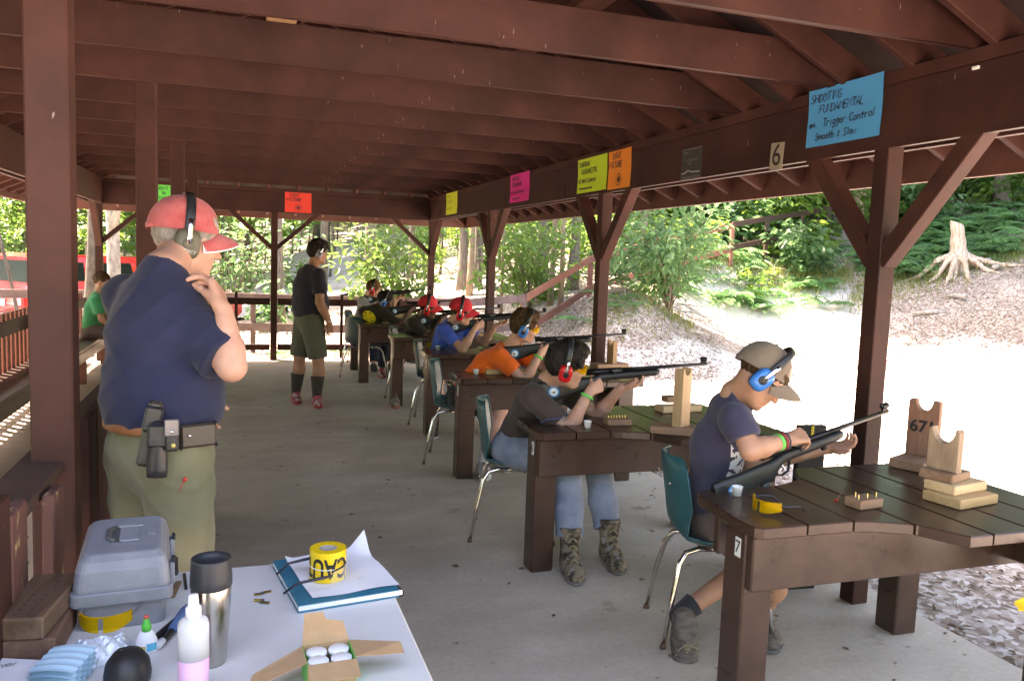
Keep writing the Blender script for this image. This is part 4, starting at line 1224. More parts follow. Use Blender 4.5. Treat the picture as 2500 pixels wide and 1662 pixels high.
def sculpt_head(S, c, f, u, s=.92, neck=None, fat=1.):
    F, Lf, U = frame(f, u); c = np.array(c, float)
    W = lambda x, y, z: c + (F * x + Lf * y + U * z) * s
    R = np.stack([F, Lf, U])
    E = lambda p, r, k=.02, sub=False: S.ell(W(*p), np.array(r) * s, R, k * s, sub)
    C = lambda a, b, r1, r2, k=.02: S.cap(W(*a), W(*b), r1 * s, r2 * s, k * s)
    E((-.008, 0, .042), (.104, .080, .098)); E((.028, 0, -.035), (.070, .064 * fat, .085), .035)
    for q in (1, -1):
        C((-.012, q * .058, -.045), (.055, q * .024 * fat, -.098), .020 * fat, .018 * fat, .03)
        E((.062, q * .036, -.022), (.030, .028, .026), .025)
        C((.084, q * .012, .020), (.072, q * .046, .018), .012, .010, .018)
    C((.06, 0, -.085), (.078, 0, -.100), .020, .017, .025)
    C((.088, 0, .010), (.113, 0, -.030), .008, .0125, .012)
    for q in (1, -1):
        E((.098, q * .013, -.034), (.013, .009, .008), .008)
        E((.098, q * .032, .000), (.014, .017, .0105), .012, True)
        E((.081, q * .031, .000), (.0125, .0125, .0115), .006)
    C((.090, .016, -.0575), (.090, -.016, -.0575), .0085, .0085, .010); C((.088, .013, -.072), (.088, -.013, -.072), .009, .009, .010)
    E((.103, 0, -.0645), (.016, .022, .0022), .004, True)
    for q in (1, -1):
        E((-.014, q * .079, -.008), (.020, .011, .032), .012); E((-.008, q * .089, -.005), (.010, .006, .017), .005, True)
    if neck is not None: S.cap(W(-.022, 0, -.055), neck, .052 * s * fat, .060 * s * fat, .04)
    return W, R
def head_mats(V, Fq, c, f, u, s):
    Fm, Lf, U = frame(f, u); P = (V[Fq].mean(1) - np.array(c)) / s
    x, y, z = P @ Fm, np.abs(P @ Lf), P @ U
    mi = np.zeros(len(Fq), int)
    mi[(x > .078) & (y < .023 - (np.abs(z + .0645) * .4)) & (z > -.081) & (z < -.051)] = 1
    mi[(x > .06) & (y > .014) & (y < .05) & (np.abs(z - .026 + .18 * np.abs(y - .03)) < .0055)] = 2
    mi[(x > .075) & (np.abs(y - .031) < .0135) & (np.abs(z) < .0045)] = 3
    return mi
def sculpt_hand(S, w, f, n, tsign=1, curl=(.35, .5, .35), s=1., thumb=(.75, .65, .35), spread=.06, elbow=None, curls=None):
    w = np.array(w, float); f = nrm(f); n = np.array(n, float); n = nrm(n - f * (n @ f)); t = np.cross(f, n) * tsign
    K = []
    for j in range(4):
        kp = w + (f * (.088 - .005 * abs(j - 1)) + t * (.030 - .0195 * j) - n * .004) * s
        S.cap(w + (f * .012 + t * (.016 - .011 * j)) * s, kp, .0155 * s, .0125 * s, .010 * s, flat=(n, .85)); K.append(kp)
    for j, L in enumerate((.072, .080, .074, .058)):
        d = nrm(f + t * spread * (1.2 - j)); p = K[j]; cc = curls[j] if curls else curl
        for a, fr, r1, r2 in ((cc[0], .46, .0092, .0084), (cc[1], .30, .0084, .0076), (cc[2], .24, .0076, .0066)):
            d = nrm(d * cos(a) + n * sin(a)) if False else d
            ax = np.cross(d, n); ax = nrm(ax) if np.linalg.norm(ax) > 1e-6 else t
            d = rotm(np.cross(f, n), a) @ d
            q = p + d * L * fr * s
            S.cap(p, q, r1 * s * (1 if j < 3 else .88), r2 * s * (1 if j < 3 else .88), .004 * s); p = q
    b = w + (f * .022 + t * .020 + n * .006) * s
    d = nrm(t * thumb[0] + f * thumb[1] + n * thumb[2]); q = b + d * .044 * s
    S.cap(b, q, .0145 * s, .0108 * s, .012 * s)
    d2 = nrm(d * .8 + f * .45 + n * .25); q2 = q + d2 * .030 * s; S.cap(q, q2, .0105 * s, .0098 * s, .005 * s)
    d3 = nrm(d2 + n * .25); S.cap(q2, q2 + d3 * .024 * s, .0098 * s, .0075 * s, .005 * s)
    if elbow is not None:
        e = np.array(elbow, float); S.cap(w + (e - w) * .35, w, .036 * s, .027 * s, .02, flat=(n, .82))
def ik(a, b, l1, l2, pole):
    a = np.array(a, float); b = np.array(b, float); d = b - a; D = min(np.linalg.norm(d), (l1 + l2) * .999); x = nrm(d)
    t = (l1 * l1 - l2 * l2 + D * D) / (2 * D); h = sqrt(max(0, l1 * l1 - t * t)); p = np.array(pole, float); p = nrm(p - x * (p @ x))
    return a + x * t + p * h

def shoe(parent, ankle, toe_dir, s, mats, high=0, pitch=0.0, name='shoe'):
    """mats: upper, sole, lace ; ankle = point on the ground under the ankle joint"""
    f = nrm(v3(toe_dir[0], toe_dir[1], 0)); f = nrm(f * cos(pitch) + v3(0, 0, -sin(pitch))); l = nrm(np.cross(v3(0, 0, 1), f)); u = np.cross(f, l)
    a = np.array(ankle, float); W = lambda x, y, z: a + (f * x + l * y + u * z) * s
    S = Sculpt()
    S.cap(W(-.035, 0, .045), W(.05, 0, .052), .040 * s, .041 * s, .03); S.cap(W(.05, 0, .048), W(.125, .003, .034), .042 * s, .034 * s, .03, flat=(l, 1.18))
    S.cap(W(.125, .003, .036), W(.165, 0, .032), .036 * s, .028 * s, .03, flat=(l, 1.25))
    S.cap(W(-.028, 0, .06), W(-.012, 0, .095 + high), .040 * s, (.041 + .12 * high) * s, .03)
    S.cap(W(.0, 0, .085), W(.07, 0, .058), .034 * s, .030 * s, .03)
    S.cut(W(0, 0, .016), -u); S.cut(W(-.01, 0, .10 + high), u + f * -.15, .002)
    V, Fq = S.mesh(.0065 * s)
    o = link(name, np_mesh(name, V, Fq, mats[0], True), parent)
    S = Sculpt()
    S.cap(W(-.04, 0, .03), W(.05, 0, .03), .043 * s, .044 * s, .03); S.cap(W(.05, 0, .03), W(.13, .003, .03), .045 * s, .047 * s, .03, flat=(u, .8)); S.cap(W(.13, .003, .03), W(.168, 0, .03), .046 * s, .036 * s, .03)
    S.cut(W(0, 0, .028), u + f * .05); S.cut(W(0, 0, .001), -u)
    V, Fq = S.mesh(.0065 * s)
    link('sole', np_mesh('sole', V, Fq, mats[1], True), o)
    b = MB()
    for k in range(6 if high else 4):
        t = k / 5
        z = .100 - .045 * t if not high else .10 + high * .85 - (high * .85 + .042) * t
        x = .055 + .055 * t if not high else .030 + .085 * t ** 1.2
        for q in (1, -1):
            b.tube([W(x, -.022 * q, z - .004), W(x + .008, 0, z + .012), W(x + .014, .022 * q, z - .008)], .0032 * s, 5)
    for q in (1, -1):
        b.tube([W(.052, 0, .112 + high * .8), W(.07, .03 * q, .118 + high * .8), W(.085, .04 * q, .095 + high * .75)], .0028 * s, 5)
    b.build('lace', mats[2], o)
    if len(mats) > 3:
        b = MB()
        for q in (1, -1):
            for k in range(7):
                x = -.03 + .023 * k
                b.tube([W(x + .012, .0445 * q, .030), W(x, .0425 * q, .048), W(x - .012, .034 * q, .070)], .0026 * s, 5)
        b.tube([W(.10, -.048, .022), W(.15, -.043, .030), W(.182, 0, .034), W(.15, .043, .030), W(.10, .048, .022)], .011 * s, 6)
        b.build('overlay', mats[3], o)
    return o

def muffs(parent, c, f, u, s, cup_mat, band_mat=None, tilt=0., dark=None, over=.152, cupw=1.0, deep=1.0):
    F, Lf, U = frame(f, u); c = np.array(c, float)
    B = nrm(U * cos(tilt) + F * sin(tilt)); Fb = np.cross(Lf, B)
    em = thing('ear_muffs', None, None); em.parent = parent
    for q in (1, -1):
        ctr = c + (F * -.012 - U * .010) * s + Lf * q * .088 * s
        M = Matrix((*[(float(Fb[i]) , float(B[i]), float(Lf[i] * q), float(ctr[i])) for i in range(3)], (0, 0, 0, 1)))
        d = deep
        def sq(r, z, n=28, p=3.0):
            return [(r * .82 * cupw * abs(cos(a)) ** (2 / p) * (1 if cos(a) > 0 else -1), r * 1.10 * abs(sin(a)) ** (2 / p) * (1 if sin(a) > 0 else -1), z) for a in [2 * pi * k / n for k in range(n)]]
        b = MB(); rows = [sq(.0455, .004), sq(.0465, .012 * d), sq(.045, .026 * d), sq(.038, .036 * d), sq(.026, .041 * d), sq(.001, .042 * d)]
        b.grid([[tuple(M @ (Vector(p) * s)) for p in r_] for r_ in rows], 0, True, True)
        cup = b.build('ear_cup', cup_mat, em)
        b = MB(); rows = [sq(.036, -.010), sq(.046, -.008), sq(.047, .000), sq(.0465, .006)]
        b.grid([[tuple(M @ (Vector(p) * s)) for p in r_] for r_ in rows], 0, True, True); b.build('cushion', BLACKP, em)
        b = MB(); b.lathe([(.0001, .045 * d), (.016, .0455 * d), (.0185, .043 * d), (.0195, .030 * d)], 16, 0, M @ Matrix.Scale(s, 4)); b.build('hub', dark or BLACKP, em)
        b = MB(); pts = [Vector(ctr) + Vector((B * t + Lf * q * (.047 * d - .006 * (t / .06)))) * s for t in (.0, .03, .06, .085)]
        b.tube(pts, .0085 * s, 8, flat=.35, up=tuple(Lf)); b.build('yoke', band_mat or STEEL, em)
    b = MB(); pts = []
    for k in range(21):
        a = pi * k / 20
        pts.append(c + (F * -.012 - U * .010) * s + (Lf * cos(a) * .101 + B * (.055 + sin(a) * (over - .045))) * s)
    pts = [pts[0] - B * .02 * s] + pts + [pts[-1] - B * .02 * s]
    b.tube(pts, .0165 * s, 10, flat=.28, up=tuple(Lf)); b.build('headband', BLACKP, em)
    return em
BLACKP = pm('black plastic', (.012, .012, .013), (.022, .022, .024), scale=20, rough=.38, spec=.5)
STEEL = pm('chrome', (.75, .75, .76), rough=.14, metal=1, rvar=.05)

def cap_hat(parent, c, f, u, s, mat, brim_mat=None, brim_len=.078, lift=0., under=None, strap=True, tilt=.10):
    F, Lf, U = frame(f, u); c = np.array(c, float)
    F2 = nrm(F * cos(tilt) + U * sin(tilt)); U2 = np.cross(F2, Lf); 
    W = lambda x, y, z: c + (F2 * x + Lf * y + U2 * z) * s
    b = MB(); rows = []
    for i in range(13):
        v = i / 12; ph = v * pi / 2; row = []
        r = cos(ph) ** .82; z = .040 + lift + .118 * sin(ph) ** .95
        for k in range(36):
            a = 2 * pi * k / 36
            pk = 1 + .012 * cos(6 * a) * sin(ph * 2)
            back = .012 * max(0, -cos(a)) * (1 - v)
            row.append(W(-.010 + .119 * cos(a) * r * pk - .004, .096 * sin(a) * r * pk, z - back + .006 * sin(a * 2) * (1 - v)))
        rows.append(row)
    b.grid(rows, 0, True, True)
    low = [W(-.010 + .116 * cos(2 * pi * k / 36) - .004, .093 * sin(2 * pi * k / 36), .036 + lift) for k in range(36)]
    b.grid([low, rows[0]], 0, True, True)
    b.lathe([(.0001, .006), (.007, .005), (.009, .0)], 10, 0, Matrix((*[(float(F2[i]), float(Lf[i]), float(U2[i]), float(W(-.014, 0, .157 + lift)[i])) for i in range(3)], (0, 0, 0, 1))) @ Matrix.Scale(s, 4))
    hat = b.build('cap', [mat], parent)
    b = MB(); top = []; bot = []
    for i in range(9):
        t = i / 8; rt = []; rb = []
        for k in range(21):
            a = (k / 20 - .5) * 2.2
            x0 = -.014 + .116 * cos(a); y0 = .094 * sin(a)
            e = brim_len * max(0, cos(a * 1.42)) ** .55
            x = x0 + e * t; y = y0 * (1 - .02 * t)
            z = .039 + lift - .55 * y * y / .09 - .012 * t - .02 * t * t
            rt.append(W(x, y, z + .0022)); rb.append(W(x, y, z - .0022))
        top.append(rt); bot.append(rb)
    b.grid(top, 0); b.grid(bot, 1); b.grid([top[-1], bot[-1]], 1)
    b.build('brim', [brim_mat or mat, under or mat], hat)
    if strap:
        b = MB(); pts = [W(-.014 - .119 * cos(a), .098 * sin(a), .042 + lift) for a in np.linspace(-.5, .5, 7)]
        b.tube(pts, .009 * s, 8, flat=.3, up=tuple(Lf)); b.build('strap', mat, hat)
    return hat
def hair_mesh(parent, c, f, u, s, mat, style='short', seed=0, grow=1.):
    F, Lf, U = frame(f, u); c = np.array(c, float); W = lambda x, y, z: c + (F * x + Lf * y + U * z) * s; R = np.stack([F, Lf, U])
    S = Sculpt(); g = grow * (.955 if style == 'cap' else 1)
    S.ell(W(-.012, 0, .045), np.array((.114 * g, .090 * g, .108 * g)) * s, R)
    if style == 'thick':
        S.ell(W(.04, .0, .115), np.array((.075, .070, .045)) * s, R, .03 * s); S.ell(W(-.05, 0, .03), np.array((.075, .088, .10)) * s, R, .03 * s)
        r = np.random.default_rng(seed)
        for k in range(26):
            a = r.uniform(0, 6.28); e = r.uniform(.1, 1.4); p = np.array((cos(a) * cos(e) * .105 - .005, sin(a) * cos(e) * .085, .05 + sin(e) * .105))
            d = r.normal(0, .018, 3); S.cap(W(*p), W(*(p + d + np.array((.008, 0, -.01)))), .017 * s, .008 * s, .012 * s)
    S.ell(W(.118, 0, -.045), np.array((.080, .10, .098 if style != 'thick' else .088)) * s, R, .012, True)
    S.cut(W(-.03, 0, (-.062 if style != 'cap' else -.06) if mat is not HAIR['grey'] else -.088), -U + F * .35)
    for q in (1, -1): S.ell(W(.0, q * .09, -.02), np.array((.022, .024, .032)) * s, R, .008, True)
    if style == 'cap': S.cut(W(0, 0, .075), U)
    nz = lambda X, Y, Z: .0022 * np.sin(X * 190 + 5 * np.sin(Z * 40) + seed) * np.sin(Y * 170 + 4 * np.sin(X * 33)) + (.003 * np.sin(X * 70 + Z * 60 + seed) * np.sin(Y * 66 + 1))
    V, Fq = S.mesh(.0055 * s, nz)
    return link('hair', np_mesh('hair', V, Fq, mat, True), parent)
def goggles(parent, c, f, u, s, lens_mat, temple_mat, dark=None):
    F, Lf, U = frame(f, u); c = np.array(c, float); W = lambda x, y, z: c + (F * x + Lf * y + U * z) * s
    g = thing('safety_glasses', None, None); g.parent = parent
    for q in (1, -1):
        rows = []
        for i in range(5):
            v = i / 4; row = []
            for k in range(9):
                a = k / 8; y = .006 + .060 * a; x = .122 - .052 * a ** 2.4
                z = .020 - (.040 * (1 - .35 * a ** 3)) * v + (.006 * (1 - a) if v > .6 else 0)
                row.append(W(x, q * y, z))
            rows.append(row)
        rows2 = [[p - F * .0022 * s for p in r_] for r_ in rows]
        b = MB(); b.grid(rows, 0); b.grid([r_[::-1] for r_ in rows2], 0); b.build('lens', lens_mat, g)
        b = MB(); b.tube([W(.074, q * .067, .010), W(.03, q * .080, .008), (W(-.015, q * .084, .004)), W(-.04, q * .083, -.012)], .0042 * s, 6); b.build('temple', temple_mat, g)
    b = MB(); b.tube([W(.121, .008, .012), W(.123, 0, .013), W(.121, -.008, .012)], .004 * s, 6)
    b.tube([W(.122 - .052 * a ** 2.4, q_ * (.006 + .060 * a), .021) for q_ in (1,) for a in np.linspace(1, 0, 7)] + [W(.122 - .052 * a ** 2.4, -(.006 + .060 * a), .021) for a in np.linspace(0, 1, 7)], .0028 * s, 6)
    b.build('brow_bar', dark or temple_mat, g)
    return g
def band(parent, name, p, axis, r, w, mat, thick=.003):
    ax = nrm(axis); x = np.cross(ax, v3(.3, .2, 1)); x = nrm(x); y = np.cross(ax, x); p = np.array(p, float)
    b = MB(); rows = []
    for t, rr_ in ((-w / 2, r), (-w / 2, r + thick), (w / 2, r + thick), (w / 2, r)):
        rows.append([p + ax * t + (x * cos(2 * pi * k / 20) + y * sin(2 * pi * k / 20)) * rr_ for k in range(20)])
    b.grid(rows, 0, True, True)
    return b.build(name, mat, parent)

def person(label, J, o, group=None):
    """J: joints (world space), o: look.  Builds one continuous skin mesh plus clothes as children."""
    base = v3(J['pelvis'][0], J['pelvis'][1], 0)
    root = thing('person', label, 'person', tuple(base), 0, group)
    J = {k: np.array(v, float) - base for k, v in J.items()}
    s = o.get('s', 1.); g = o.get('g', 1.)
    bf = nrm(o['body_f']); up = nrm(J['neck'] - J['pelvis']); bl = nrm(np.cross(up, bf)); bf = np.cross(bl, up)
    hf, hu = o['head_f'], o['head_u']; hs = o.get('hs', .92)
    res = o.get('res', .009); fine = o.get('fine', .005); noh = o.get('simple', False)
    sm = SKIN[o.get('skin', 'fair')]
    # ---- skin
    parts = []; mis = []
    S = Sculpt()
    S.cap(J['pelvis'], J['chest'], .10 * s * g, .10 * s * g, .05); S.cap(J['shR'], J['shL'], .045 * s, .045 * s, .05); S.cap(J['chest'], J['neck'], .08 * s, .058 * s, .05)
    S.cap(J['neck'], J['neck'] + (J['head'] - J['neck']) * .5, .058 * s * o.get('neckg', 1), .05 * s * o.get('neckg', 1), .03)
    ag = o.get('armg', 1.)
    for q in 'RL':
        a, e, w = J['sh' + q], J['el' + q], J['wr' + q]
        S.cap(a, e, .048 * s * ag, .039 * s * ag, .03); m_ = e + (w - e) * .3
        S.cap(e, m_, .040 * s * ag, .041 * s * ag, .02); S.cap(m_, w, .041 * s * ag, .026 * s * ag, .02)
        h_, k_, an = J['hip' + q], J['kn' + q], J['an' + q]
        S.cap(h_, k_, .080 * s * g, .054 * s, .03); c_ = k_ + (an - k_) * .3
        if not o.get('long'):
            calf = nrm(np.cross(np.cross(an - k_, bf), an - k_)); back = calf * .012 * s
            S.ell(k_ + bf * .006, (.054 * s, .052 * s, .056 * s), None, .03)
            S.cap(k_, c_ + back, .050 * s, .055 * s * o.get('calfg', 1), .03); S.cap(c_ + back, an, .055 * s * o.get('calfg', 1), .037 * s, .03)
        else: S.cap(k_, an, .05 * s, .036 * s, .03)
    V, Fq = S.mesh(res); parts.append((V, Fq)); mis.append(np.zeros(len(Fq), int))
    S = Sculpt(); sculpt_head(S, J['head'], hf, hu, hs, J['neck'], o.get('fat', 1.))
    V, Fq = S.mesh(fine); parts.append((V, Fq)); mis.append(head_mats(V, Fq, J['head'], hf, hu, hs))
    for q in 'RL':
        hd = o['hand' + q]
        S = Sculpt(); sculpt_hand(S, J['wr' + q], hd[0], hd[1], hd[2], s=s * o.get('hands', 1.), elbow=J['el' + q], **(hd[3] if len(hd) > 3 else {}))
        V, Fq = S.mesh(fine if noh else .0038); parts.append((V, Fq)); mis.append(np.zeros(len(Fq), int))
    V, Fq = join_vf(parts)
    link('body', np_mesh('body', V, Fq, [sm, LIP, o.get('brow', BROW), EYED], True, np.concatenate(mis)), root)
    # ---- shirt
    S = Sculpt(); fl = (bf, o.get('flat', .74)); tw = o.get('tw', 1.) * s * g
    hem = J['pelvis'] + up * o.get('hem', -.02)
    wa = J['pelvis'] * .55 + J['chest'] * .45
    by = o.get('belly', 0.)
    S.cap(J['pelvis'] - up * .06, wa, .153 * tw, .155 * tw, .06, flat=fl); S.cap(wa, J['chest'], .155 * tw, .168 * tw, .06, flat=fl)
    S.cap(J['chest'], J['chest'] + up * .10 * s, .165 * tw, .11 * tw, .06, flat=fl)
    if by: S.ell(wa + bf * by * .55 - up * .03, np.array((.15 + by * .5, .19 * tw, .17)) , np.stack([bf, bl, up]), .09)
    S.cap(J['shR'] * .9 + J['shL'] * .1 - up * .01, J['shR'] * .1 + J['shL'] * .9 - up * .01, .066 * s * o.get('shg', 1), .066 * s * o.get('shg', 1), .06)
    S.cap(J['neck'] - up * .04, J['neck'] + up * .0, .085 * s * o.get('neckg', 1), .066 * s * o.get('neckg', 1), .04)
    S.cut(hem, -up, .003)
    nk = J['neck'] + up * o.get('collar', .012) + bf * .01
    S.cut(nk, up * .9 + bf * .38 + (J['head'] - J['neck']) * .5, .003, nk, .10)
    sl = o.get('sleeve', .68)
    for q in 'RL':
        a, e = J['sh' + q], J['el' + q]; d = nrm(e - a); L = np.linalg.norm(e - a); r_ = o.get('sleeve_r', 1.)
        S.cap(a - up * .005, a + d * L * sl * .6, .064 * s * o.get('shg', 1), .061 * s * r_, .05, clip=(a + d * L * sl, d)); S.cap(a + d * L * sl * .6, a + d * (L * sl + .04), .061 * s * r_, .060 * s * r_, .012, clip=(a + d * L * sl, d))
    V, Fq = S.mesh(o.get('cres', .009), folds(o.get('fold', .0042), 24, o.get('seed', 0)))
    smt = o['shirt'] if isinstance(o['shirt'], list) else [o['shirt']]
    mi = None
    if 'shirt_fn' in o: mi = o['shirt_fn'](V, Fq, J, bf, bl, up)
    link('shirt', np_mesh('shirt', V, Fq, smt, True, mi), root)
    # ---- trousers or shorts
    S = Sculpt(); pl = (bf, .80)
    S.cap(J['hipR'] * .5 + J['hipL'] * .5 + up * .12 * s, J['pelvis'] - up * .04, .15 * s * g, .158 * s * g, .05, flat=pl, clip=(J['pelvis'] + up * o.get('waist', .09), up))
    lr = o.get('leg_r', 1.)
    for q in 'RL':
        h_, k_, an = J['hip' + q], J['kn' + q], J['an' + q]
        if o.get('long'):
            S.cap(h_, k_, .098 * s * g * lr, .076 * s * lr, .04); m_ = k_ + (an - k_) * .5; en = an + (k_ - an) * o.get('cuff', .10)
            S.cap(k_, m_, .075 * s * lr, .070 * s * lr, .03); S.cap(m_, en, .070 * s * lr, .068 * s * lr, .03, clip=(en, an - k_))
        else:
            t = o.get('shorts', .85); d = k_ - h_
            S.cap(h_, h_ + d * (t + .05), .100 * s * g * lr, .084 * s * lr, .04, clip=(h_ + d * t, d))
    V, Fq = S.mesh(o.get('cres', .009), folds(o.get('pfold', .0035), 21, o.get('seed', 0) + 3))
    link('trousers' if o.get('long') else 'shorts', np_mesh('trousers', V, Fq, o['pants'], True), root)
    # ---- socks and shoes
    for q in 'RL':
        an, k_ = J['an' + q], J['kn' + q]
        if o.get('socks'):
            m_, L = o['socks']; e = an + nrm(k_ - an) * L
            S = Sculpt(); S.cap(an - nrm(k_ - an) * .02, e, .042 * s, (.047 + .075 * L) * s * o.get('calfg', 1), .02); S.cut(e, k_ - an, .002)
            V, Fq = S.mesh(.008); link('sock', np_mesh('sock', V, Fq, m_, True), root)
        if o.get('shoes'):
            tp = o.get('toe' + q, 0.); gp = an - v3(0, 0, o.get('ank_h', .085)) if not tp else an - v3(0, 0, .06)
            if not tp: gp[2] = max(0, gp[2]) if abs(gp[2]) < .03 else gp[2]
            shoe(root, gp, J['toe' + q], s * o.get('shoe_s', 1), o['shoes'], o.get('high', 0), tp)
    # ---- head gear
    if o.get('hair'): hair_mesh(root, J['head'], hf, hu, hs, HAIR[o['hair'][0]], o['hair'][1], o.get('seed', 0), o.get('hairg', 1.))
    if o.get('cap'): cap_hat(root, J['head'], hf, hu, hs, *o['cap'][:2], **o['cap'][2])
    if o.get('muffs'): muffs(root, J['head'], hf, hu, hs, o['muffs'][0], **o['muffs'][1])
    if o.get('glasses'): goggles(root, J['head'], hf, hu, hs, *o['glasses'])
    root['s'] = 1
    return root, J, base
# ------------------------------------------------------------------ clothes
NAVY = cloth('navy cotton', (.015, .018, .046), (.023, .026, .062)); NAVY2 = cloth('dark navy cotton', (.016, .013, .026), (.028, .024, .042))
NAVY3 = cloth('faded navy cotton', (.038, .036, .068), (.055, .052, .092)); WHITEP = cloth('white print', (.62, .62, .66)); 
OLIVE = cloth('olive drab twill', (.145, .140, .080), (.195, .185, .115), bs=7); OLIVED = cloth('dark olive twill', (.075, .075, .050), (.10, .10, .07))
BROWNT = cloth('brown cotton', (.055, .036, .030), (.075, .052, .044)); ORANGE = cloth('orange cotton', (.80, .11, .012), (.88, .15, .02)); BLUET = cloth('royal blue cotton', (.035, .085, .42), (.05, .11, .50))
GREYT = cloth('grey cotton', (.30, .30, .31)); DARKT = cloth('charcoal brown cotton', (.025, .018, .013), (.038, .028, .02)); GREENT = cloth('green cotton', (.03, .26, .10), (.04, .32, .13))
YELP = cloth('yellow print', (.72, .55, .02)); DENIM = cloth('worn blue denim', (.15, .19, .255), (.26, .31, .38), scale=7, bs=10); DDENIM = cloth('dark denim', (.012, .018, .030)); BLACKC = cloth('black sport cloth', (.010, .010, .013))
KHAKI = cloth('khaki twill', (.33, .28, .20)); KBROWN = cloth('brown grey twill', (.12, .088, .078), (.155, .118, .105)); REDC = cloth('red cap cloth', (.52, .022, .035), (.60, .035, .05)); FADERED = cloth('faded red cap cloth', (.40, .070, .070), (.50, .135, .13), scale=14, bs=14)
TANC = cloth('khaki cap cloth', (.165, .125, .090), (.205, .16, .12)); SOCKD = cloth('dark sock', (.035, .030, .024)); SOCKG = cloth('charcoal sock', (.03, .03, .035)); SOCKW = cloth('white sock', (.6, .6, .6))
CREAM = cloth('white brim edge', (.75, .72, .70))
RUBBER = pm('grey rubber sole', (.10, .10, .10), (.19, .185, .175), scale=12, rough=.8); WRUB = pm('white rubber sole', (.62, .61, .58), rough=.7); REDS = pm('red shoe mesh', (.30, .04, .045), (.55, .48, .47), scale=26, rough=.7, bump=.2, thr=(.5, .56)); REDSOLE = pm('red rubber', (.50, .06, .05), rough=.6)
HIKE = pm('grey hiking shoe mesh', (.085, .068, .058), (.17, .14, .12), scale=22, stretch=(1, 1, 2.5), rough=.85, bump=.4, bscale=60); LACE = pm('grey lace', (.13, .11, .10), rough=.9); LACEY = pm('tan lace', (.30, .24, .15), rough=.9); REDLACE = pm('red lace', (.62, .03, .04), rough=.8)
CAMO = pm('camouflage boot cloth', (.055, .045, .03), (.24, .19, .13), scale=17, thr=(.44, .54), rough=.9, bump=.3, bscale=40, speck=(.30, .30, .27), speck_scale=13, speck_thr=.58); MUD = pm('muddy boot rubber', (.13, .12, .11), (.25, .235, .21), scale=10, rough=.9)
SILVER = pm('silver trainer', (.42, .42, .42), (.60, .59, .57), scale=15, rough=.6, bump=.2); SKATE = pm('dark skate canvas', (.030, .027, .028), rough=.85)
M_RED = pm('red ear cup', (.62, .012, .016), rough=.25, spec=.5, rvar=.05); M_BLUE = pm('blue ear cup', (.022, .19, .55), rough=.25, rvar=.05); M_OLIVE = pm('olive ear cup', (.085, .080, .052), (.10, .095, .062), rough=.5); M_GREY = pm('grey ear cup', (.20, .21, .23), rough=.35)
YLENS, _nt, _b = new_mat('yellow lens'); _b.inputs['Base Color'].default_value = (.95, .62, .02, 1); _b.inputs['Transmission Weight'].default_value = .75; _b.inputs['Roughness'].default_value = .08; _b.inputs['IOR'].default_value = 1.15
CLENS, _nt, _b = new_mat('clear lens'); _b.inputs['Base Color'].default_value = (.92, .94, .95, 1); _b.inputs['Transmission Weight'].default_value = .94; _b.inputs['Roughness'].default_value = .03; _b.inputs['IOR'].default_value = 1.12
GREENBAND = pm('green wristband', (.08, .62, .10), rough=.5); REDBAND = pm('red cord bracelet', (.45, .05, .05), (.05, .02, .02), scale=120, rough=.8, thr=(.45, .55)); BLUECORD = pm('dark blue cord', (.03, .035, .12), rough=.7); WHITEBAND = pm('white wristband', (.8, .8, .8), rough=.5)
YAW_ = lambda d: v3(cos(radians(d)), sin(radians(d)), 0)

# ------------------------------------------------------------------ the standing man in the foreground
c0 = v3(-.24, 2.80, 0); f0 = YAW_(36); l0 = YAW_(126)
J = dict(pelvis=c0 + v3(0, 0, 1.0), chest=c0 + f0 * .005 + v3(0, 0, 1.33), neck=c0 + f0 * .02 + v3(0, 0, 1.525), head=at_d(455, 590, 2.75),
         shR=at_d(432, 752, 2.575), shL=c0 + l0 * .185 + f0 * .0 + v3(0, 0, 1.44),
         elR=at_d(566, 896, 2.49), wrR=at_d(547, 760, 2.52), elL=c0 + l0 * .19 + f0 * .12 + v3(0, 0, 1.16), wrL=c0 + f0 * .17 + l0 * .10 + v3(0, 0, 1.10),
         hipR=c0 - l0 * .10 + v3(0, 0, .94), hipL=c0 + l0 * .10 + v3(0, 0, .94), knR=c0 - l0 * .115 + f0 * .02 + v3(0, 0, .5), knL=c0 + l0 * .12 + f0 * .02 + v3(0, 0, .5), anR=c0 - l0 * .12 - f0 * .03 + v3(0, 0, .085), anL=c0 + l0 * .13 - f0 * .03 + v3(0, 0, .085), toeR=YAW_(30), toeL=YAW_(48))
hfm = nrm(YAW_(13) + v3(0, 0, -.18))
chin_dir = nrm(at_d(506, 655, 2.60) - J['wrR'])
man, Jm, bm = person('heavy man in navy shirt and faded red cap, hand on his chin', J, dict(s=1.04, g=1.02, tw=.95, flat=.84, belly=.05, body_f=f0, head_f=hfm, head_u=(0, 0, 1), hs=.97, fat=1.12, skin='fair', res=.008, fine=.0042, cres=.007, neckg=1.06, collar=.030, armg=1.02,
    handR=(chin_dir, nrm(v3(-.35, -.1, .0) + v3(-.5, .55, 0)), 1, dict(curls=[(.55, .6, .4), (.8, .8, .5), (.9, .9, .6), (1.0, .9, .6)], thumb=(-.1, 1.0, .35))), hands=1.12, handL=(nrm(l0 * .1 + f0 * .25 + v3(0, 0, -.5)), -l0, -1, {}),
    shirt=NAVY, sleeve=.86, sleeve_r=1.32, shg=1.06, hem=.045, fold=.0046, seed=1, pants=OLIVE, long=True, waist=.05, leg_r=1.12, pfold=.006, cuff=.02, shoes=(HIKE, RUBBER, LACE),
    hair=('grey', 'short'), hairg=.985, cap=(FADERED, FADERED, dict(brim_len=.078, under=CREAM, lift=.002)), muffs=(M_OLIVE, dict(over=.168, deep=.8, cupw=1.1, tilt=-.05, dark=M_OLIVE))))
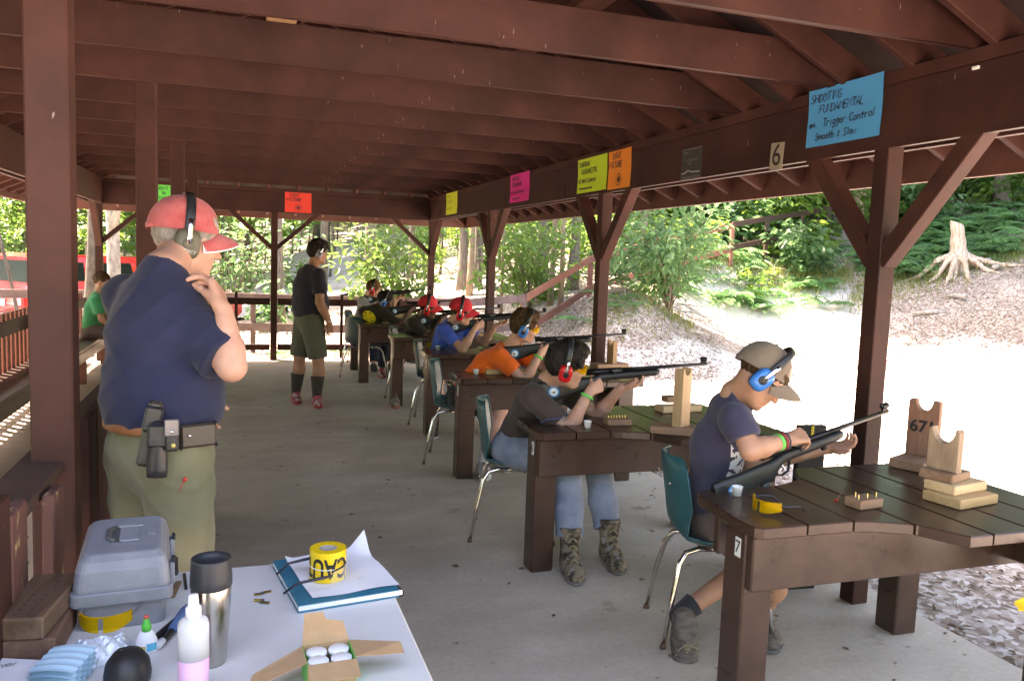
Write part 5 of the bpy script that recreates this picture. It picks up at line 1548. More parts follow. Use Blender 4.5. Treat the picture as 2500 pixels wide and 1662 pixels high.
F_, L_, U_ = frame(hfm, (0, 0, 1))
rows = [[Jm['head'] + (F_ * (-.014 - .1215 * cos(a) * (1 - .10 * i / 4)) + L_ * .0985 * sin(a) * (1 - .1 * i / 4) + U_ * (.050 + .040 * i / 4 * cos(a * 3.4))) * .97 for a in np.linspace(-.46, .46, 9)] for i in range(5)]
MB().grid(rows, 0).build('cap_opening', HAIR['grey'], man)
# ------------------------------------------------------------------ instructor in shorts, further back
c1 = v3(.72, 8.86, 0); f1 = YAW_(14); l1 = YAW_(104)
J = dict(pelvis=c1 + v3(0, 0, .95), chest=c1 + f1 * .0 + v3(0, 0, 1.26), neck=c1 + f1 * .035 + v3(0, 0, 1.45), head=c1 + f1 * .085 + v3(0, 0, 1.61),
         shR=c1 - l1 * .19 + f1 * .04 + v3(0, 0, 1.39), shL=c1 + l1 * .19 + v3(0, 0, 1.39), elR=c1 - l1 * .25 + f1 * .03 + v3(0, 0, 1.10), wrR=c1 - l1 * .24 + f1 * .14 + v3(0, 0, .885), elL=c1 + l1 * .25 + f1 * .04 + v3(0, 0, 1.1), wrL=c1 + l1 * .24 + f1 * .15 + v3(0, 0, .88),
         hipR=c1 - l1 * .10 + v3(0, 0, .90), hipL=c1 + l1 * .10 + v3(0, 0, .90), knR=v3(.81, 8.72, .48), knL=v3(.63, 8.93, .48), anR=v3(.80, 8.70, .085), anL=v3(.60, 8.95, .085), toeR=YAW_(-8), toeL=YAW_(5))
inst, Ji, bi = person('instructor in dark navy shirt and olive shorts standing mid floor', J, dict(s=1.0, g=1.08, tw=1.06, flat=.84, belly=.05, body_f=f1, head_f=nrm(YAW_(14) + v3(0, 0, -.12)), head_u=(0, 0, 1), skin='brown', res=.011, fine=.0065, cres=.010, armg=1.15, simple=True,
    handR=(nrm(v3(.1, -.02, -1)), nrm(l1), -1, {}), handL=(nrm(v3(.1, .0, -1)), nrm(-l1), 1, {}), shirt=NAVY2, sleeve=.72, sleeve_r=1.22, hem=-.03, pants=OLIVED, shorts=.96, leg_r=1.2, waist=.05, calfg=1.15, socks=(SOCKD, .23), shoes=(REDS, REDSOLE, REDLACE), seed=4,
    hair=('black', 'thick'), muffs=(M_GREY, dict(over=.165, tilt=.35))))
band(inst, 'wristband', Ji['wrR'] + v3(0, 0, .015), (.1, 0, 1), .033, .012, WHITEBAND)

# ------------------------------------------------------------------ rifle
BLUED = pm('blued steel', (.018, .018, .020), rough=.3, metal=.6, spec=.5); STOCK = pm('black synthetic stock', (.014, .014, .014), (.022, .022, .021), scale=60, rough=.45, bump=.08, bscale=300)
DECALB = pm('blue decal', (.03, .28, .62), rough=.4); DECALW = pm('white decal', (.80, .82, .84), rough=.4); DECALK = pm('dark decal mark', (.10, .10, .09), rough=.4)
def rifle(label, trig, direc, roll_up=(0, 0, 1)):
    """axis +x towards the muzzle, origin at the trigger"""
    f = nrm(direc); l = nrm(np.cross(roll_up, f)); u = np.cross(f, l)
    r = thing('rifle', label, 'rifle', (0, 0, 0), 0, 'target rifles held by the shooters')
    r.matrix_world = Matrix((*[(float(f[i]), float(l[i]), float(u[i]), float(trig[i])) for i in range(3)], (0, 0, 0, 1)))
    # stock : lofted sections (x, z centre, half height, half width)
    secs = [(-.345, -.052, .064, .018), (-.335, -.050, .066, .021), (-.22, -.034, .052, .021), (-.12, -.016, .038, .020), (-.085, -.022, .046, .020), (-.055, -.020, .044, .019), (-.03, .004, .026, .021), (.0, .020, .022, .022), (.06, .024, .021, .023), (.16, .025, .021, .023), (.30, .028, .018, .021), (.325, .030, .014, .017), (.332, .031, .006, .008)]
    b = MB(); rows = []
    for x, z, h, w in secs:
        rows.append([(x, w * abs(cos(a)) ** .7 * (1 if cos(a) > 0 else -1), z + h * abs(sin(a)) ** .8 * (1 if sin(a) > 0 else -1)) for a in [2 * pi * k / 18 for k in range(18)]])
    b.grid(rows, 0, True, True); b.add(rows[0], [tuple(range(18))]); b.build('stock', STOCK, r)
    MB().tube([(-.075, 0, -.035), (-.10, 0, -.085), (-.112, 0, -.098)], [.022, .022, .016], 12, flat=.75, up=(0, 1, 0)).build('grip', STOCK, r)
    b = MB(); b.tube([(-.10, 0, .052), (.12, 0, .052)], .0165, 14); b.tube([(.05, -.016, .055), (.065, -.04, .045), (.07, -.045, .04)], [.005, .004, .006], 8); b.build('receiver', BLUED, r)
    b = MB(); b.tube([(.12, 0, .054), (.30, 0, .055), (.60, 0, .056)], [.0115, .0098, .0085], 12); b.build('barrel', BLUED, r)
    b = MB(); b.box((.567, -.005, .062), (.597, .005, .074), 0, .001); b.tube([(.568, 0, .083), (.598, 0, .083)], .0125, 14, caps=False); b.tube([(.568, 0, .083), (.598, 0, .083)], .0105, 14, caps=False); b.box((.58, -.001, .073), (.584, .001, .085), 0, 0); b.build('front_sight', BLUED, r)
    b = MB(); b.box((-.11, -.012, .066), (-.06, .012, .076), 0, .002); b.box((-.112, -.014, .074), (-.098, .014, .10), 0, .002); b.tube([(-.105, .012, .085), (-.105, .026, .085)], .009, 10); b.tube([(-.105, 0, .098), (-.105, 0, .110)], .009, 10); b.tube([(-.112, 0, .09), (-.118, 0, .09)], .012, 12); b.build('rear_sight', BLUED, r)
    b = MB(); b.tube([(-.028, 0, -.022), (-.03, 0, -.045), (-.005, 0, -.054), (.03, 0, -.044), (.04, 0, -.004)], .0038, 8, flat=2.0, up=(0, 1, 0)); b.build('trigger_guard', STOCK, r)
    MB().tube([(.0, 0, -.005), (.006, 0, -.024), (.001, 0, -.038)], [.004, .0035, .003], 6).build('trigger', STEEL, r)
    for x in (.215,): MB().box((x, -.008, -.012), (x + .02, .008, .012), 0, .002).build('swivel', BLUED, r)
    for q in (1, -1):
        M = Matrix.Translation((-.262, q * .0215, -.040)) @ Matrix.Rotation(-q * pi / 2, 4, 'X')
        b = MB(); b.lathe([(.0001, .0012), (.031, .0012), (.031, -.004)], 24, 0, M); d = b.build('decal', DECALB, r)
        b = MB(); b.lathe([(.0001, .0018), (.0225, .0018), (.0225, .0)], 20, 0, M); b.build('decal_center', DECALW, d)
        b = MB()
        for pl in ([(-.016, .004), (-.006, -.004), (.0, -.011), (.006, -.004), (.016, .004), (.004, .001), (0, .006), (-.004, .001)],):
            b.prism(pl, .0018, .0024, 0, M)
        b.build('decal_mark', DECALK, d)
    return r

# ------------------------------------------------------------------ seated shooters
def shooter(label, T, dx, dy, dz, o, lean=0., rifle_label=None, head_turn=-14, rifle_dir=(.97, -.21, .085)):
    """T = near left corner of the bench arm; joints measured on the boy at bench 6"""
    B = v3(T[0] + dx, T[1] + dy, 0)
    U = lambda x, y, z: B + v3(x, y, z + dz)
    G = lambda x, y, z: B + v3(x, y, z)
    J = dict(pelvis=G(.10, .70, .555), chest=U(.16, .50, .80), neck=U(.175, .375, .955), head=U(.215, .235, 1.055),
             shR=U(.06, .325, .885), shL=U(.30, .53, .90), elR=U(.125, .125, .80), wrR=U(.345, .145, .925), elL=U(.44, .33, .80), wrL=U(.505, .16, .915),
             hipR=G(.03, .60, .53), hipL=G(.19, .72, .53), knR=G(.24, .22, .52), knL=G(.48, .36, .52), anR=G(.205, .05, .085), anL=G(.47, .13, .085), toeR=YAW_(-62), toeL=YAW_(-50))
    for k, v in o.pop('over', {}).items(): J[k] = G(*v)
    f = YAW_(-52)
    tdir = nrm(rifle_dir)
    butt = J['shR'] + v3(.035, .01, .035); trig = butt + tdir * .345 + v3(0, 0, .02)
    J['wrR'] = trig + v3(-.075, -.035, -.048)
    J['wrL'] = trig + tdir * .20 + v3(-.075, .03, -.055)
    J['elR'] = ik(J['shR'], J['wrR'], .27, .245, v3(.1, -.35, -1)); J['elL'] = ik(J['shL'], J['wrL'], .27, .245, v3(.2, .3, -1))
    hdir = nrm(v3(*YAW_(head_turn)) + v3(0, 0, -.16))
    d = dict(s=.95, g=.95, tw=.96, flat=.78, body_f=f, head_f=hdir, head_u=nrm(v3(0, -.22, 1)), res=.010, fine=.0055, cres=.009, hs=.92,
             handR=(nrm(v3(.80, .25, .32)), nrm(v3(.1, 1, .05)), 1, dict(curls=[(.5, .6, .3), (.9, 1.1, .6), (1., 1.1, .6), (1., 1.1, .6)], thumb=(.55, .7, .5))),
             handL=(nrm(v3(.85, -.12, .30)), nrm(v3(-.15, -.25, 1)), 1, dict(curls=[(.45, .5, .3), (.5, .5, .4), (.55, .6, .4), (.6, .6, .4)], thumb=(.8, .4, .5))))
    d.update(o)
    r = person(label, J, d)
    rifle(rifle_label, trig, tdir)
    return r, trig, tdir
TB = {7: (1.64, 2.20), 6: (1.44, 3.72), 5: (1.52, 5.53), 4: (1.61, 6.98), 3: (1.57, 8.48), 2: (1.45, 10.11), 1: (1.50, 11.30)}
LEGB = dict(long=True, shoes=(SKATE, RUBBER, LACE))
(p6, J6, b6), tr6, td6 = shooter('boy in brown shirt with red ear muffs aiming from bench six', TB[6], -.0, .0, 0, dict(skin='fair', shirt=BROWNT, pants=DENIM, long=True, sleeve=.74, sleeve_r=1.12, shoes=(CAMO, MUD, LACEY), leg_r=1.16, high=.12, shoe_s=1.12, cuff=.2, hair=('black', 'thick'), seed=6,
    muffs=(M_RED, dict(over=.172, dark=BLACKP)), glasses=(YLENS, YLENS), res=.008, fine=.0045, cres=.007), rifle_label='black rifle aimed by the boy in brown at bench six')
band(p6, 'wristband', J6['wrR'] - nrm(J6['wrR'] - J6['elR']) * .035, J6['wrR'] - J6['elR'], .034, .014, GREENBAND)
(p5, J5, b5), tr5, td5 = shooter(rifle_label='black rifle aimed by the boy in orange', label='boy in bright orange shirt with blue ear muffs bent over his rifle', T=TB[5], dx=.30, dy=-.06, dz=.055, o=dict(skin='fair', shirt=ORANGE, pants=BLACKC, shorts=.86, leg_r=1.15, sleeve=.62, sleeve_r=1.2, shoes=(SILVER, WRUB, LACE, STEEL), socks=(SOCKW, .09), hair=('brown', 'thick'), seed=8, muffs=(M_BLUE, dict(over=.172, tilt=.25)), glasses=(YLENS, YLENS),
    over=dict(pelvis=(-.13, .60, .555), hipR=(-.18, .50, .53), hipL=(-.05, .64, .53), chest=(.02, .42, .80), neck=(.13, .32, .955), shR=(.03, .26, .89), shL=(.24, .48, .905), knR=(.02, .16, .5), knL=(.22, .30, .5), anR=(-.08, .22, .085), anL=(.14, .40, .085))))
band(p5, 'wristband', J5['wrR'] - nrm(J5['wrR'] - J5['elR']) * .035, J5['wrR'] - J5['elR'], .034, .014, GREENBAND)
(p4, J4, b4), tr4, td4 = shooter(rifle_label='black rifle aimed by the boy in royal blue', label='boy in royal blue shirt and red cap with red ear muffs', T=TB[4], dx=.13, dy=.0, dz=.06, o=dict(skin='fair', shirt=BLUET, pants=KHAKI, shorts=.9, sleeve=.66, shoes=(SKATE, WRUB, LACE), socks=(GREYT, .06), hair=('brown', 'cap'), cap=(REDC, REDC, {}), seed=10, muffs=(M_RED, dict(over=.172)), glasses=(CLENS, BLACKP), res=.011, fine=.0065, cres=.010, simple=True, over=dict(knR=(-.0, .2, .5), anR=(-.06, .12, .085))))
(p3, J3, b3), tr3, td3 = shooter(rifle_label='black rifle aimed by the dark shirted boy in a red cap', label='boy in dark shirt and red cap with red ear muffs at the bench beyond', T=TB[3], dx=.20, dy=.0, dz=.0, o=dict(skin='dark', shirt=DARKT, pants=KBROWN, shorts=.9, sleeve=.7, shoes=(CAMO, REDSOLE, LACE), hair=('black', 'cap'), cap=(REDC, REDC, {}), seed=12, muffs=(M_RED, dict(over=.172)), glasses=(YLENS, YLENS), res=.012, fine=.007, cres=.011, simple=True, over=dict(knR=(-.1, .2, .5), anR=(-.16, .1, .085))))
(p2, J2, b2), tr2, td2 = shooter(rifle_label='black rifle aimed by the boy with the yellow back print', label='boy in dark shirt with round yellow print on the back', T=TB[2], dx=.22, dy=.0, dz=-.01, o=dict(skin='dark', shirt=DARKT, pants=DDENIM, long=True, sleeve=.8, shoes=(REDS, REDSOLE, REDLACE), hair=('black', 'short'), seed=14, body_f=YAW_(38), over=dict(pelvis=(-.06, .52, .555), hipR=(.0, .44, .53), hipL=(-.12, .58, .53), chest=(-.01, .44, .80), neck=(.06, .40, .935), head=(.14, .35, 1.03), shR=(.13, .27, .88), shL=(-.12, .52, .88), knR=(.32, .40, .5), knL=(.2, .62, .5), anR=(.28, .42, .085), anL=(.16, .64, .085)), muffs=(M_BLUE, dict(over=.172, tilt=.2)), res=.012, fine=.007, cres=.010, simple=True))
(p1, J1, b1), tr1, td1 = shooter(rifle_label='black rifle aimed by the farthest boy in grey', label='boy in grey shirt with red ear muffs at the farthest bench', T=TB[1], dx=.10, dy=-.08, dz=.08, o=dict(skin='fair', shirt=GREYT, pants=DDENIM, long=True, sleeve=.7, shoes=(SKATE, RUBBER, LACE), hair=('ginger', 'short'), seed=16, muffs=(M_RED, dict(over=.168)), glasses=(CLENS, BLACKP), res=.012, fine=.007, cres=.011, simple=True))
# ------------------------------------------------------------------ boy loading at bench seven
T7 = TB[7]
hd7 = at_y(1858, 920, 2.72)
f7 = YAW_(-24)
J = dict(pelvis=v3(1.96, 2.97, .55), chest=v3(1.905, 2.88, .86), neck=at_y(1797, 962, 2.80), head=hd7,
         shR=v3(1.84, 2.66, 1.02), shL=v3(1.98, 2.95, 1.02), elR=at_y(1832, 1100, 2.58), wrR=at_y(1925, 1072, 2.60), elL=v3(2.10, 2.92, .76), wrL=at_y(2015, 1095, 2.80),
         hipR=v3(1.95, 2.87, .53), hipL=v3(2.02, 3.04, .53), knR=v3(2.05, 2.64, .385), knL=v3(2.30, 2.86, .48), anR=v3(2.19, 2.90, .088), anL=v3(1.77, 2.86, .16), toeR=YAW_(-42), toeL=YAW_(-30))
rt = at_y(1908, 1128, 2.66); rm = at_y(2238, 992, 2.74); rdir = nrm(rm - rt - v3(0, 0, .03))
boy7, J7, b7 = person('boy in navy shirt and khaki cap loading a rifle at the nearest bench', J, dict(skin='tan', s=.95, g=.9, tw=.92, flat=.78, body_f=f7, head_f=nrm(YAW_(-26) + v3(0, 0, -.90)), head_u=nrm(v3(.8, -.36, 1)), hs=.95, collar=.022, res=.007, fine=.0042, cres=.0065,
    handR=(nrm(v3(.95, .12, .12)), nrm(v3(.1, .55, -.8)), 1, dict(curls=[(.7, .8, .4), (.75, .8, .4), (.8, .8, .4), (.85, .8, .4)], thumb=(.4, .8, .6))),
    handL=(nrm(v3(.80, -.45, .25)), nrm(v3(-.1, -.35, 1)), 1, dict(curls=[(.5, .5, .3), (.45, .7, .5), (.5, .7, .5), (.5, .6, .4)], thumb=(.9, .5, .1))),
    shirt=[NAVY3, WHITEP], sleeve=.62, sleeve_r=1.12, hem=-.05, pants=KBROWN, shorts=.86, leg_r=1.15, waist=.03, socks=(SOCKG, .07), shoes=(HIKE, RUBBER, LACEY, pm('shoe overlay', (.05, .048, .05), (.34, .30, .24), scale=30, rough=.8)), shoe_s=1.12, toeL=1.2, hair=('brown', 'cap'), cap=(TANC, TANC, dict(brim_len=.09, tilt=.26, lift=-.010)), muffs=(M_BLUE, dict(over=.172, tilt=.12, dark=BLACKP)), glasses=(CLENS, BLACKP), seed=20,
    shirt_fn=lambda V, Fq, J, bf, bl, up: (lambda P: (((P - J['chest']) @ bf > .03) & ((P - J['chest']) @ bl > -.14) & ((P - J['chest']) @ bl < .10) & ((P - J['chest']) @ up > -.14) & ((P - J['chest']) @ up < .17) & (np.sin(P[:, 0] * 75 + 4 * np.sin(P[:, 2] * 41)) * np.sin(P[:, 2] * 63 + 3 * np.sin(P[:, 1] * 52)) > -.32)).astype(int))(V[Fq].mean(1))))
for i, (mt, off, w) in enumerate(((GREENBAND, .050, .013), (REDBAND, .034, .013), (NAVY3, .020, .006))):
    band(boy7, 'wristband', J7['wrR'] - nrm(J7['wrR'] - J7['elR']) * off, J7['wrR'] - J7['elR'], .031 + .0008 * i, w, mt)
rifle('black rifle held level by the boy in the khaki cap', rt, rdir)
# ------------------------------------------------------------------ boy in green on the side bench
c = v3(-1.74, 11.25, 0)
J = dict(pelvis=c + v3(0, 0, .55), chest=c + v3(.05, 0, .83), neck=c + v3(.09, 0, 1.01), head=c + v3(.135, 0, 1.15), shR=c + v3(.09, -.16, .94), shL=c + v3(.08, .16, .94), elR=c + v3(.15, -.19, .70), wrR=c + v3(.33, -.15, .58), elL=c + v3(.15, .19, .70), wrL=c + v3(.33, .15, .58),
         hipR=c + v3(.03, -.09, .53), hipL=c + v3(.03, .09, .53), knR=c + v3(.42, -.12, .50), knL=c + v3(.42, .12, .50), anR=c + v3(.40, -.12, .085), anL=c + v3(.42, .12, .085), toeR=YAW_(-5), toeL=YAW_(5))
boyg, _, _ = person('boy in bright green shirt sitting on the side bench', J, dict(skin='tan', s=.88, g=.98, body_f=(1, 0, 0), head_f=nrm(v3(1, -.1, -.12)), head_u=(0, 0, 1), res=.012, fine=.007, cres=.010, simple=True, handR=(nrm(v3(1, 0, -.3)), v3(0, 0, -1), -1, {}), handL=(nrm(v3(1, 0, -.3)), v3(0, 0, -1), 1, {}),
    shirt=GREENT, sleeve=.75, sleeve_r=1.2, hem=-.06, pants=KBROWN, shorts=.9, shoes=(HIKE, RUBBER, LACE), hair=('brown', 'short'), hairg=.96, seed=23))
# ------------------------------------------------------------------ shooting benches
PXE = [0, .19, .38, .57, .76, .95, 1.14, 1.33]
def yf(x):
    if x < .36: return 0.
    if x < .58: return -.085 * ((x - .36) / .22) ** 1.6
    if x < .66: return -.085 - .14 * (x - .58) / .08
    return -.225
def table_plank(k, mirror=False):
    x0, x1 = PXE[k] + .004, PXE[k + 1] - .004
    xs = sorted(set([x0, x1] + [x for x in (.40, .44, .48, .52, .55, .58, .62, .66) if x0 < x < x1]))
    fr_ = [(x, yf(x)) for x in xs]; bk = [(x, .45 - yf(x)) for x in xs][::-1]
    if k == 0:
        fr_ = [(x0 + .012, 0), (x1, 0)]
        bk = [(x1, .45), (x0 + .07, .45), (x0 + .025, .435), (x0, .39), (x0 - .02, .1), (x0 - .012, .02)]
    b = MB(); b.prism(fr_ + bk, .71, .75, 0, None, c=.004)
    return b
PLANK_ME = [table_plank(k).mesh('plank', BROWN) for k in range(7)]
LEG_ME = MB().box((0, 0, 0), (.122, .122, .708), 0, .006).mesh('leg', BROWN)
AP_ME = MB().box((.004, .035, .515), (1.27, .072, .706), 0, .005).mesh('apron', BROWN)
AP2_ME = MB().box((.10, .385, .515), (1.27, .422, .706), 0, .005).mesh('apron', BROWN)
AP3_ME = MB().box((1.18, -.12, .53), (1.215, .57, .706), 0, .005).mesh('apron', BROWN)
STICKW = pm('white number sticker', (.72, .72, .70), rough=.5); INK = pm('black ink', (.012, .012, .014), rough=.5)
INKF = pm('thin marker ink', (.03, .03, .05), rough=.6)
def text_mesh(txt, size, mat, shear=0., extrude=.0004, align='CENTER', bold=0.):
    cu = bpy.data.curves.new('lettering', 'FONT'); cu.body = txt; cu.size = size; cu.shear = shear; cu.extrude = extrude; cu.align_x = align; cu.align_y = 'CENTER'; cu.offset = bold
    o = bpy.data.objects.new('tmp_text', cu); COL.objects.link(o)
    dg = bpy.context.evaluated_depsgraph_get(); me = bpy.data.meshes.new_from_object(o.evaluated_get(dg))
    bpy.data.objects.remove(o); bpy.data.curves.remove(cu)
    me.name = 'lettering'; me.materials.clear(); me.materials.append(mat)
    return me
def facing_minus_x(p, rz_in=0.):
    # flat things whose local +z looks along -x and local +y is up ; local +x runs towards -y
    return Matrix(((0, 0, -1, p[0]), (-1, 0, 0, p[1]), (0, 1, 0, p[2]), (0, 0, 0, 1))) @ Matrix.Rotation(rz_in, 4, 'Z')
TLAB = {7: 'nearest dark brown shooting bench numbered 7', 6: 'dark brown shooting bench numbered 6 before the boy in brown', 5: 'dark brown shooting bench numbered 5 before the boy in orange', 4: 'dark brown shooting bench before the boy in royal blue', 3: 'dark brown shooting bench with blue glasses on its corner', 2: 'dark brown shooting bench beside the boy with the yellow print', 1: 'farthest dark brown shooting bench beside the boy in grey'}
for n, (x, y) in TB.items():
    t = thing('shooting_bench', TLAB[n], 'bench', (x, y, 0), 0, 'shooting benches along the firing line')
    for k in range(7): link('plank', PLANK_ME[k], t)
    for p in ((.0, .0745), (1.14, -.2), (1.14, .53)): link('leg', LEG_ME, t, loc=(p[0], p[1], 0))
    for me in (AP_ME, AP2_ME, AP3_ME): link('apron', me, t)
    st = MB().box((-.0022, .10, .615), (-.0002, .131, .682), 0, 0).build('number_sticker', STICKW, t)
    o = link('number', text_mesh(str(n), .062, INK), st); o.matrix_local = facing_minus_x((-.0026, .1155, .648))
# ------------------------------------------------------------------ chairs
TEAL = pm('teal plastic', (.008, .085, .10), (.012, .105, .12), scale=30, rough=.38, rvar=.06, spec=.5, bump=.06, bscale=220)
TEALD = pm('dark teal plastic', (.006, .04, .045), (.008, .05, .056), scale=30, rough=.4)
GLIDE = pm('brown glide', (.14, .07, .05), rough=.7)
CHROME = pm('worn chrome', (.62, .58, .52), (.72, .70, .66), scale=30, rough=.16, metal=1, rvar=.06)
def chair(label, x, y, a, shell):
    t = thing('school_chair', label, 'chair', (x, y, 0), radians(a), 'plastic school chairs at the benches')
    prof = [(.215, .425, .19), (.205, .437, .195), (.17, .445, .20), (.08, .432, .205), (-.02, .424, .205), (-.10, .430, .20), (-.155, .447, .20), (-.190, .485, .20), (-.205, .54, .205), (-.215, .60, .212), (-.228, .68, .212), (-.240, .75, .195), (-.246, .785, .165), (-.248, .797, .12)]
    top = []; bot = []
    for i, (px, pz, hw) in enumerate(prof):
        back = i >= 7; r1 = []; r2 = []
        for k in range(13):
            s = k / 6 - 1
            e = abs(s) ** 2.2
            yy = s * hw
            if not back: p = v3(px, yy, pz + .022 * e + (.014 if abs(s) == 1 else 0)); n_ = v3(0, 0, -1)
            else: p = v3(px + .055 * e * min(1, (i - 6) / 3), yy, pz); n_ = v3(-1, 0, 0)
            if i in (6, 7): n_ = nrm(v3(-.7, 0, -.7))
            r1.append(p); r2.append(p + n_ * .006)
        top.append(r1); bot.append(r2)
    b = MB(); b.grid(top, 0); b.grid([r_[::-1] for r_ in bot], 0)
    rim = [r_[0] for r_ in top] + top[-1][1:] + [r_[-1] for r_ in top[::-1]][1:] + top[0][::-1][1:-1]
    b.tube(list(rim) + [rim[0], rim[1]], .0055, 6, caps=False)
    sh = b.build('seat_shell', shell, t)
    b = MB()
    for q in (1, -1): b.lathe([(.0001, .006), (.006, .005), (.008, 0)], 8, 0, Matrix.Translation((-.236, q * .12, .69)) @ Matrix.Rotation(-pi / 2, 4, 'Y'))
    b.build('rivets', CHROME, sh)
    for q in (1, -1):
        MB().tube([(.02, q * .10, .405), (-.10, q * .12, .408), (-.155, q * .135, .395), (-.185, q * .15, .35), (-.215, q * .18, .20), (-.245, q * .20, .012)], [.0125, .0125, .0125, .0125, .0115, .0085], 10).build('leg', CHROME, t)
        MB().tube([(-.02, q * .08, .405), (.10, q * .115, .406), (.15, q * .135, .39), (.172, q * .15, .34), (.20, q * .18, .19), (.225, q * .20, .012)], [.0125, .0125, .0125, .0125, .0115, .0085], 10).build('leg', CHROME, t)
        for px in (-.246, .226): MB().lathe([(.010, .022), (.013, .012), (.014, .0), ], 10, 0, Matrix.Translation((px, q * .2005, 0))).build('glide', GLIDE, t)
    MB().tube([(.05, -.13, .40), (.05, .13, .40)], .009, 8).build('crossbar', CHROME, t)
    return t
chair('teal plastic school chair under the boy in the khaki cap', 2.0, 3.0, -18, TEAL)
chair('teal plastic school chair under the boy in brown', TB[6][0] + .12, TB[6][1] + .70, -20, TEAL)
chair('teal plastic school chair under the boy in orange', TB[5][0] + .16, TB[5][1] + .66, -20, TEAL)
chair('dark teal school chair under the boy in royal blue', TB[4][0] + .25, TB[4][1] + .70, -20, TEALD)
chair('dark teal school chair under the dark shirted boy in a red cap', TB[3][0] + .32, TB[3][1] + .70, -20, TEALD)
chair('dark teal school chair under the boy with the yellow back print', TB[2][0] + .14, TB[2][1] + .56, 30, TEALD)
chair('dark teal school chair under the farthest boy in grey', TB[1][0] + .22, TB[1][1] + .62, -20, TEALD)

# ------------------------------------------------------------------ things on the benches
TZ = .7515
def rest(label, p, a, bw=.17, bl=.23, bh=.038, uw=.115, ut=.04, uh=.27, notch=.042, mb=OLDWOOD, mu=PINE_Z, off=.0, num=None, urot=0.):
    """wooden rifle rest: flat foot and an upright board with a round notch; local x across the upright"""
    t = thing('rifle_rest', label, 'rifle rest', p, radians(a), 'wooden rifle rests on the benches')
    MB().box((-bl / 2, -bw / 2, 0), (bl / 2, bw / 2, bh), 0, .004).build('foot', mb, t)
    w = uw / 2; pts = [(-w, 0), (w, 0), (w, uh - .01), (w - .008, uh), (notch, uh)]
    pts += [(notch * cos(an), uh - notch * 1.35 * sin(an)) for an in np.linspace(.05, pi - .05, 11)]
    pts += [(-notch, uh), (-w + .008, uh), (-w, uh - .01)]
    M = Matrix.Translation((off, 0, 0)) @ Matrix.Rotation(radians(urot), 4, 'Z') @ Matrix(((0, 0, 1, 0), (1, 0, 0, 0), (0, 1, 0, bh), (0, 0, 0, 1)))
    u_ = MB().prism(pts, -ut / 2, ut / 2, 0, M, c=.003).build('upright', mu, t)
    if num:
        o = link('number', text_mesh(num, .074, INK, 0, .0003, bold=.0022), u_); o.matrix_local = Matrix(((0, 0, -1, off - ut / 2 - .0008), (-1, 0, 0, 0), (0, 1, 0, bh + uh * .52), (0, 0, 0, 1)))
    return t
def wood_block(label, p, a, d, mat, grp='loose wooden boards and blocks on the benches'):
    o = MB().box((-d[0] / 2, -d[1] / 2, 0), (d[0] / 2, d[1] / 2, d[2]), 0, .004).build('wood_block', mat, None, p, (0, 0, radians(a)))
    return tag(o, label, 'wood block', grp)
BRASS = pm('brass', (.62, .42, .14), rough=.25, metal=1); LEAD = pm('lead', (.10, .10, .10), rough=.5, metal=.6)
def ammo_block(label, p, a, d=(.13, .075, .036), mat=OLDWOOD, holes=(7, 2), rounds=4, mate=None):
    t = thing('cartridge_block', label, 'cartridge block', p, radians(a), 'wooden cartridge blocks')
    MB().box((-d[0] / 2, -d[1] / 2, 0), (d[0] / 2, d[1] / 2, d[2]), 0, .003).build('block', mat, t)
    k = 0
    for j in range(holes[1]):
        for i in range(holes[0]):
            x = (i - (holes[0] - 1) / 2) * d[0] * .78 / max(1, holes[0] - 1); y = (j - (holes[1] - 1) / 2) * d[1] * .36
            if (i * 2 + j) % max(1, (holes[0] * holes[1]) // max(1, rounds)) == 0 and k < rounds:
                MB().lathe([(.0036, 0), (.0036, .001), (.0029, .0012), (.0029, .017), (.0024, .021), (.0001, .0245)], 10, 0, Matrix.Translation((x, y, d[2] - .004))).build('cartridge', BRASS, t); k += 1
            else:
                MB().lathe([(.0032, .0004), (.0001, .0006)], 10, 0, Matrix.Translation((x, y, d[2] + .0002))).build('hole', INK, t)
    return t
PAPERC = pm('white paper cup', (.80, .80, .79), rough=.5)
def cup(label, p, s=1., grp='small white cups on the benches'):
    o = MB().lathe([(.0001, .002), (.0155, .002), (.0155, .0), (.0165, .0), (.0215, .036), (.0225, .037), (.0225, .0395), (.0205, .0385), (.0195, .036), (.015, .004), (.0001, .004)], 24, 0, Matrix.Scale(s, 4)).build('paper_cup', PAPERC, None, p)
    return tag(o, label, 'cup', grp)
def loose_glasses(label, p, a, lens, tm, tilt=0., grp='loose safety glasses'):
    """folded open, lying on a table: x = looking direction"""
    t = thing('safety_glasses', label, 'safety glasses', p, radians(a), grp)
    for q in (1, -1):
        rows = []
        for i in range(5):
            v = i / 4
            rows.append([v3(.05 - .045 * (k / 8) ** 2.4, q * (.006 + .06 * k / 8), .044 - (.040 * (1 - .35 * (k / 8) ** 3)) * v) for k in range(9)])
        rows2 = [[p_ + v3(-.002, 0, 0) for p_ in r_] for r_ in rows]
        b = MB(); b.grid(rows, 0); b.grid([r_[::-1] for r_ in rows2], 0); b.build('lens', lens, t)
        MB().tube([(.006, q * .067, .035), (-.03, q * .072, .034), (-.08, q * .070, .028), (-.112, q * .064, .004)], [.0035, .0045, .0035, .003], 6).build('temple', tm, t)
    MB().tube([v3(.051 - .045 * abs(s_) ** 2.4, .066 * s_, .0455) for s_ in np.linspace(-1, 1, 13)], .0026, 6).build('brow_bar', lens if lens is YLENS else tm, t)
    return t
DARKTEMPLE = pm('dark temple', (.02, .02, .03), rough=.4); BLUETEMPLE = pm('blue grey temple', (.05, .07, .16), rough=.4); PURPLET = pm('violet temple', (.10, .09, .22), rough=.4)
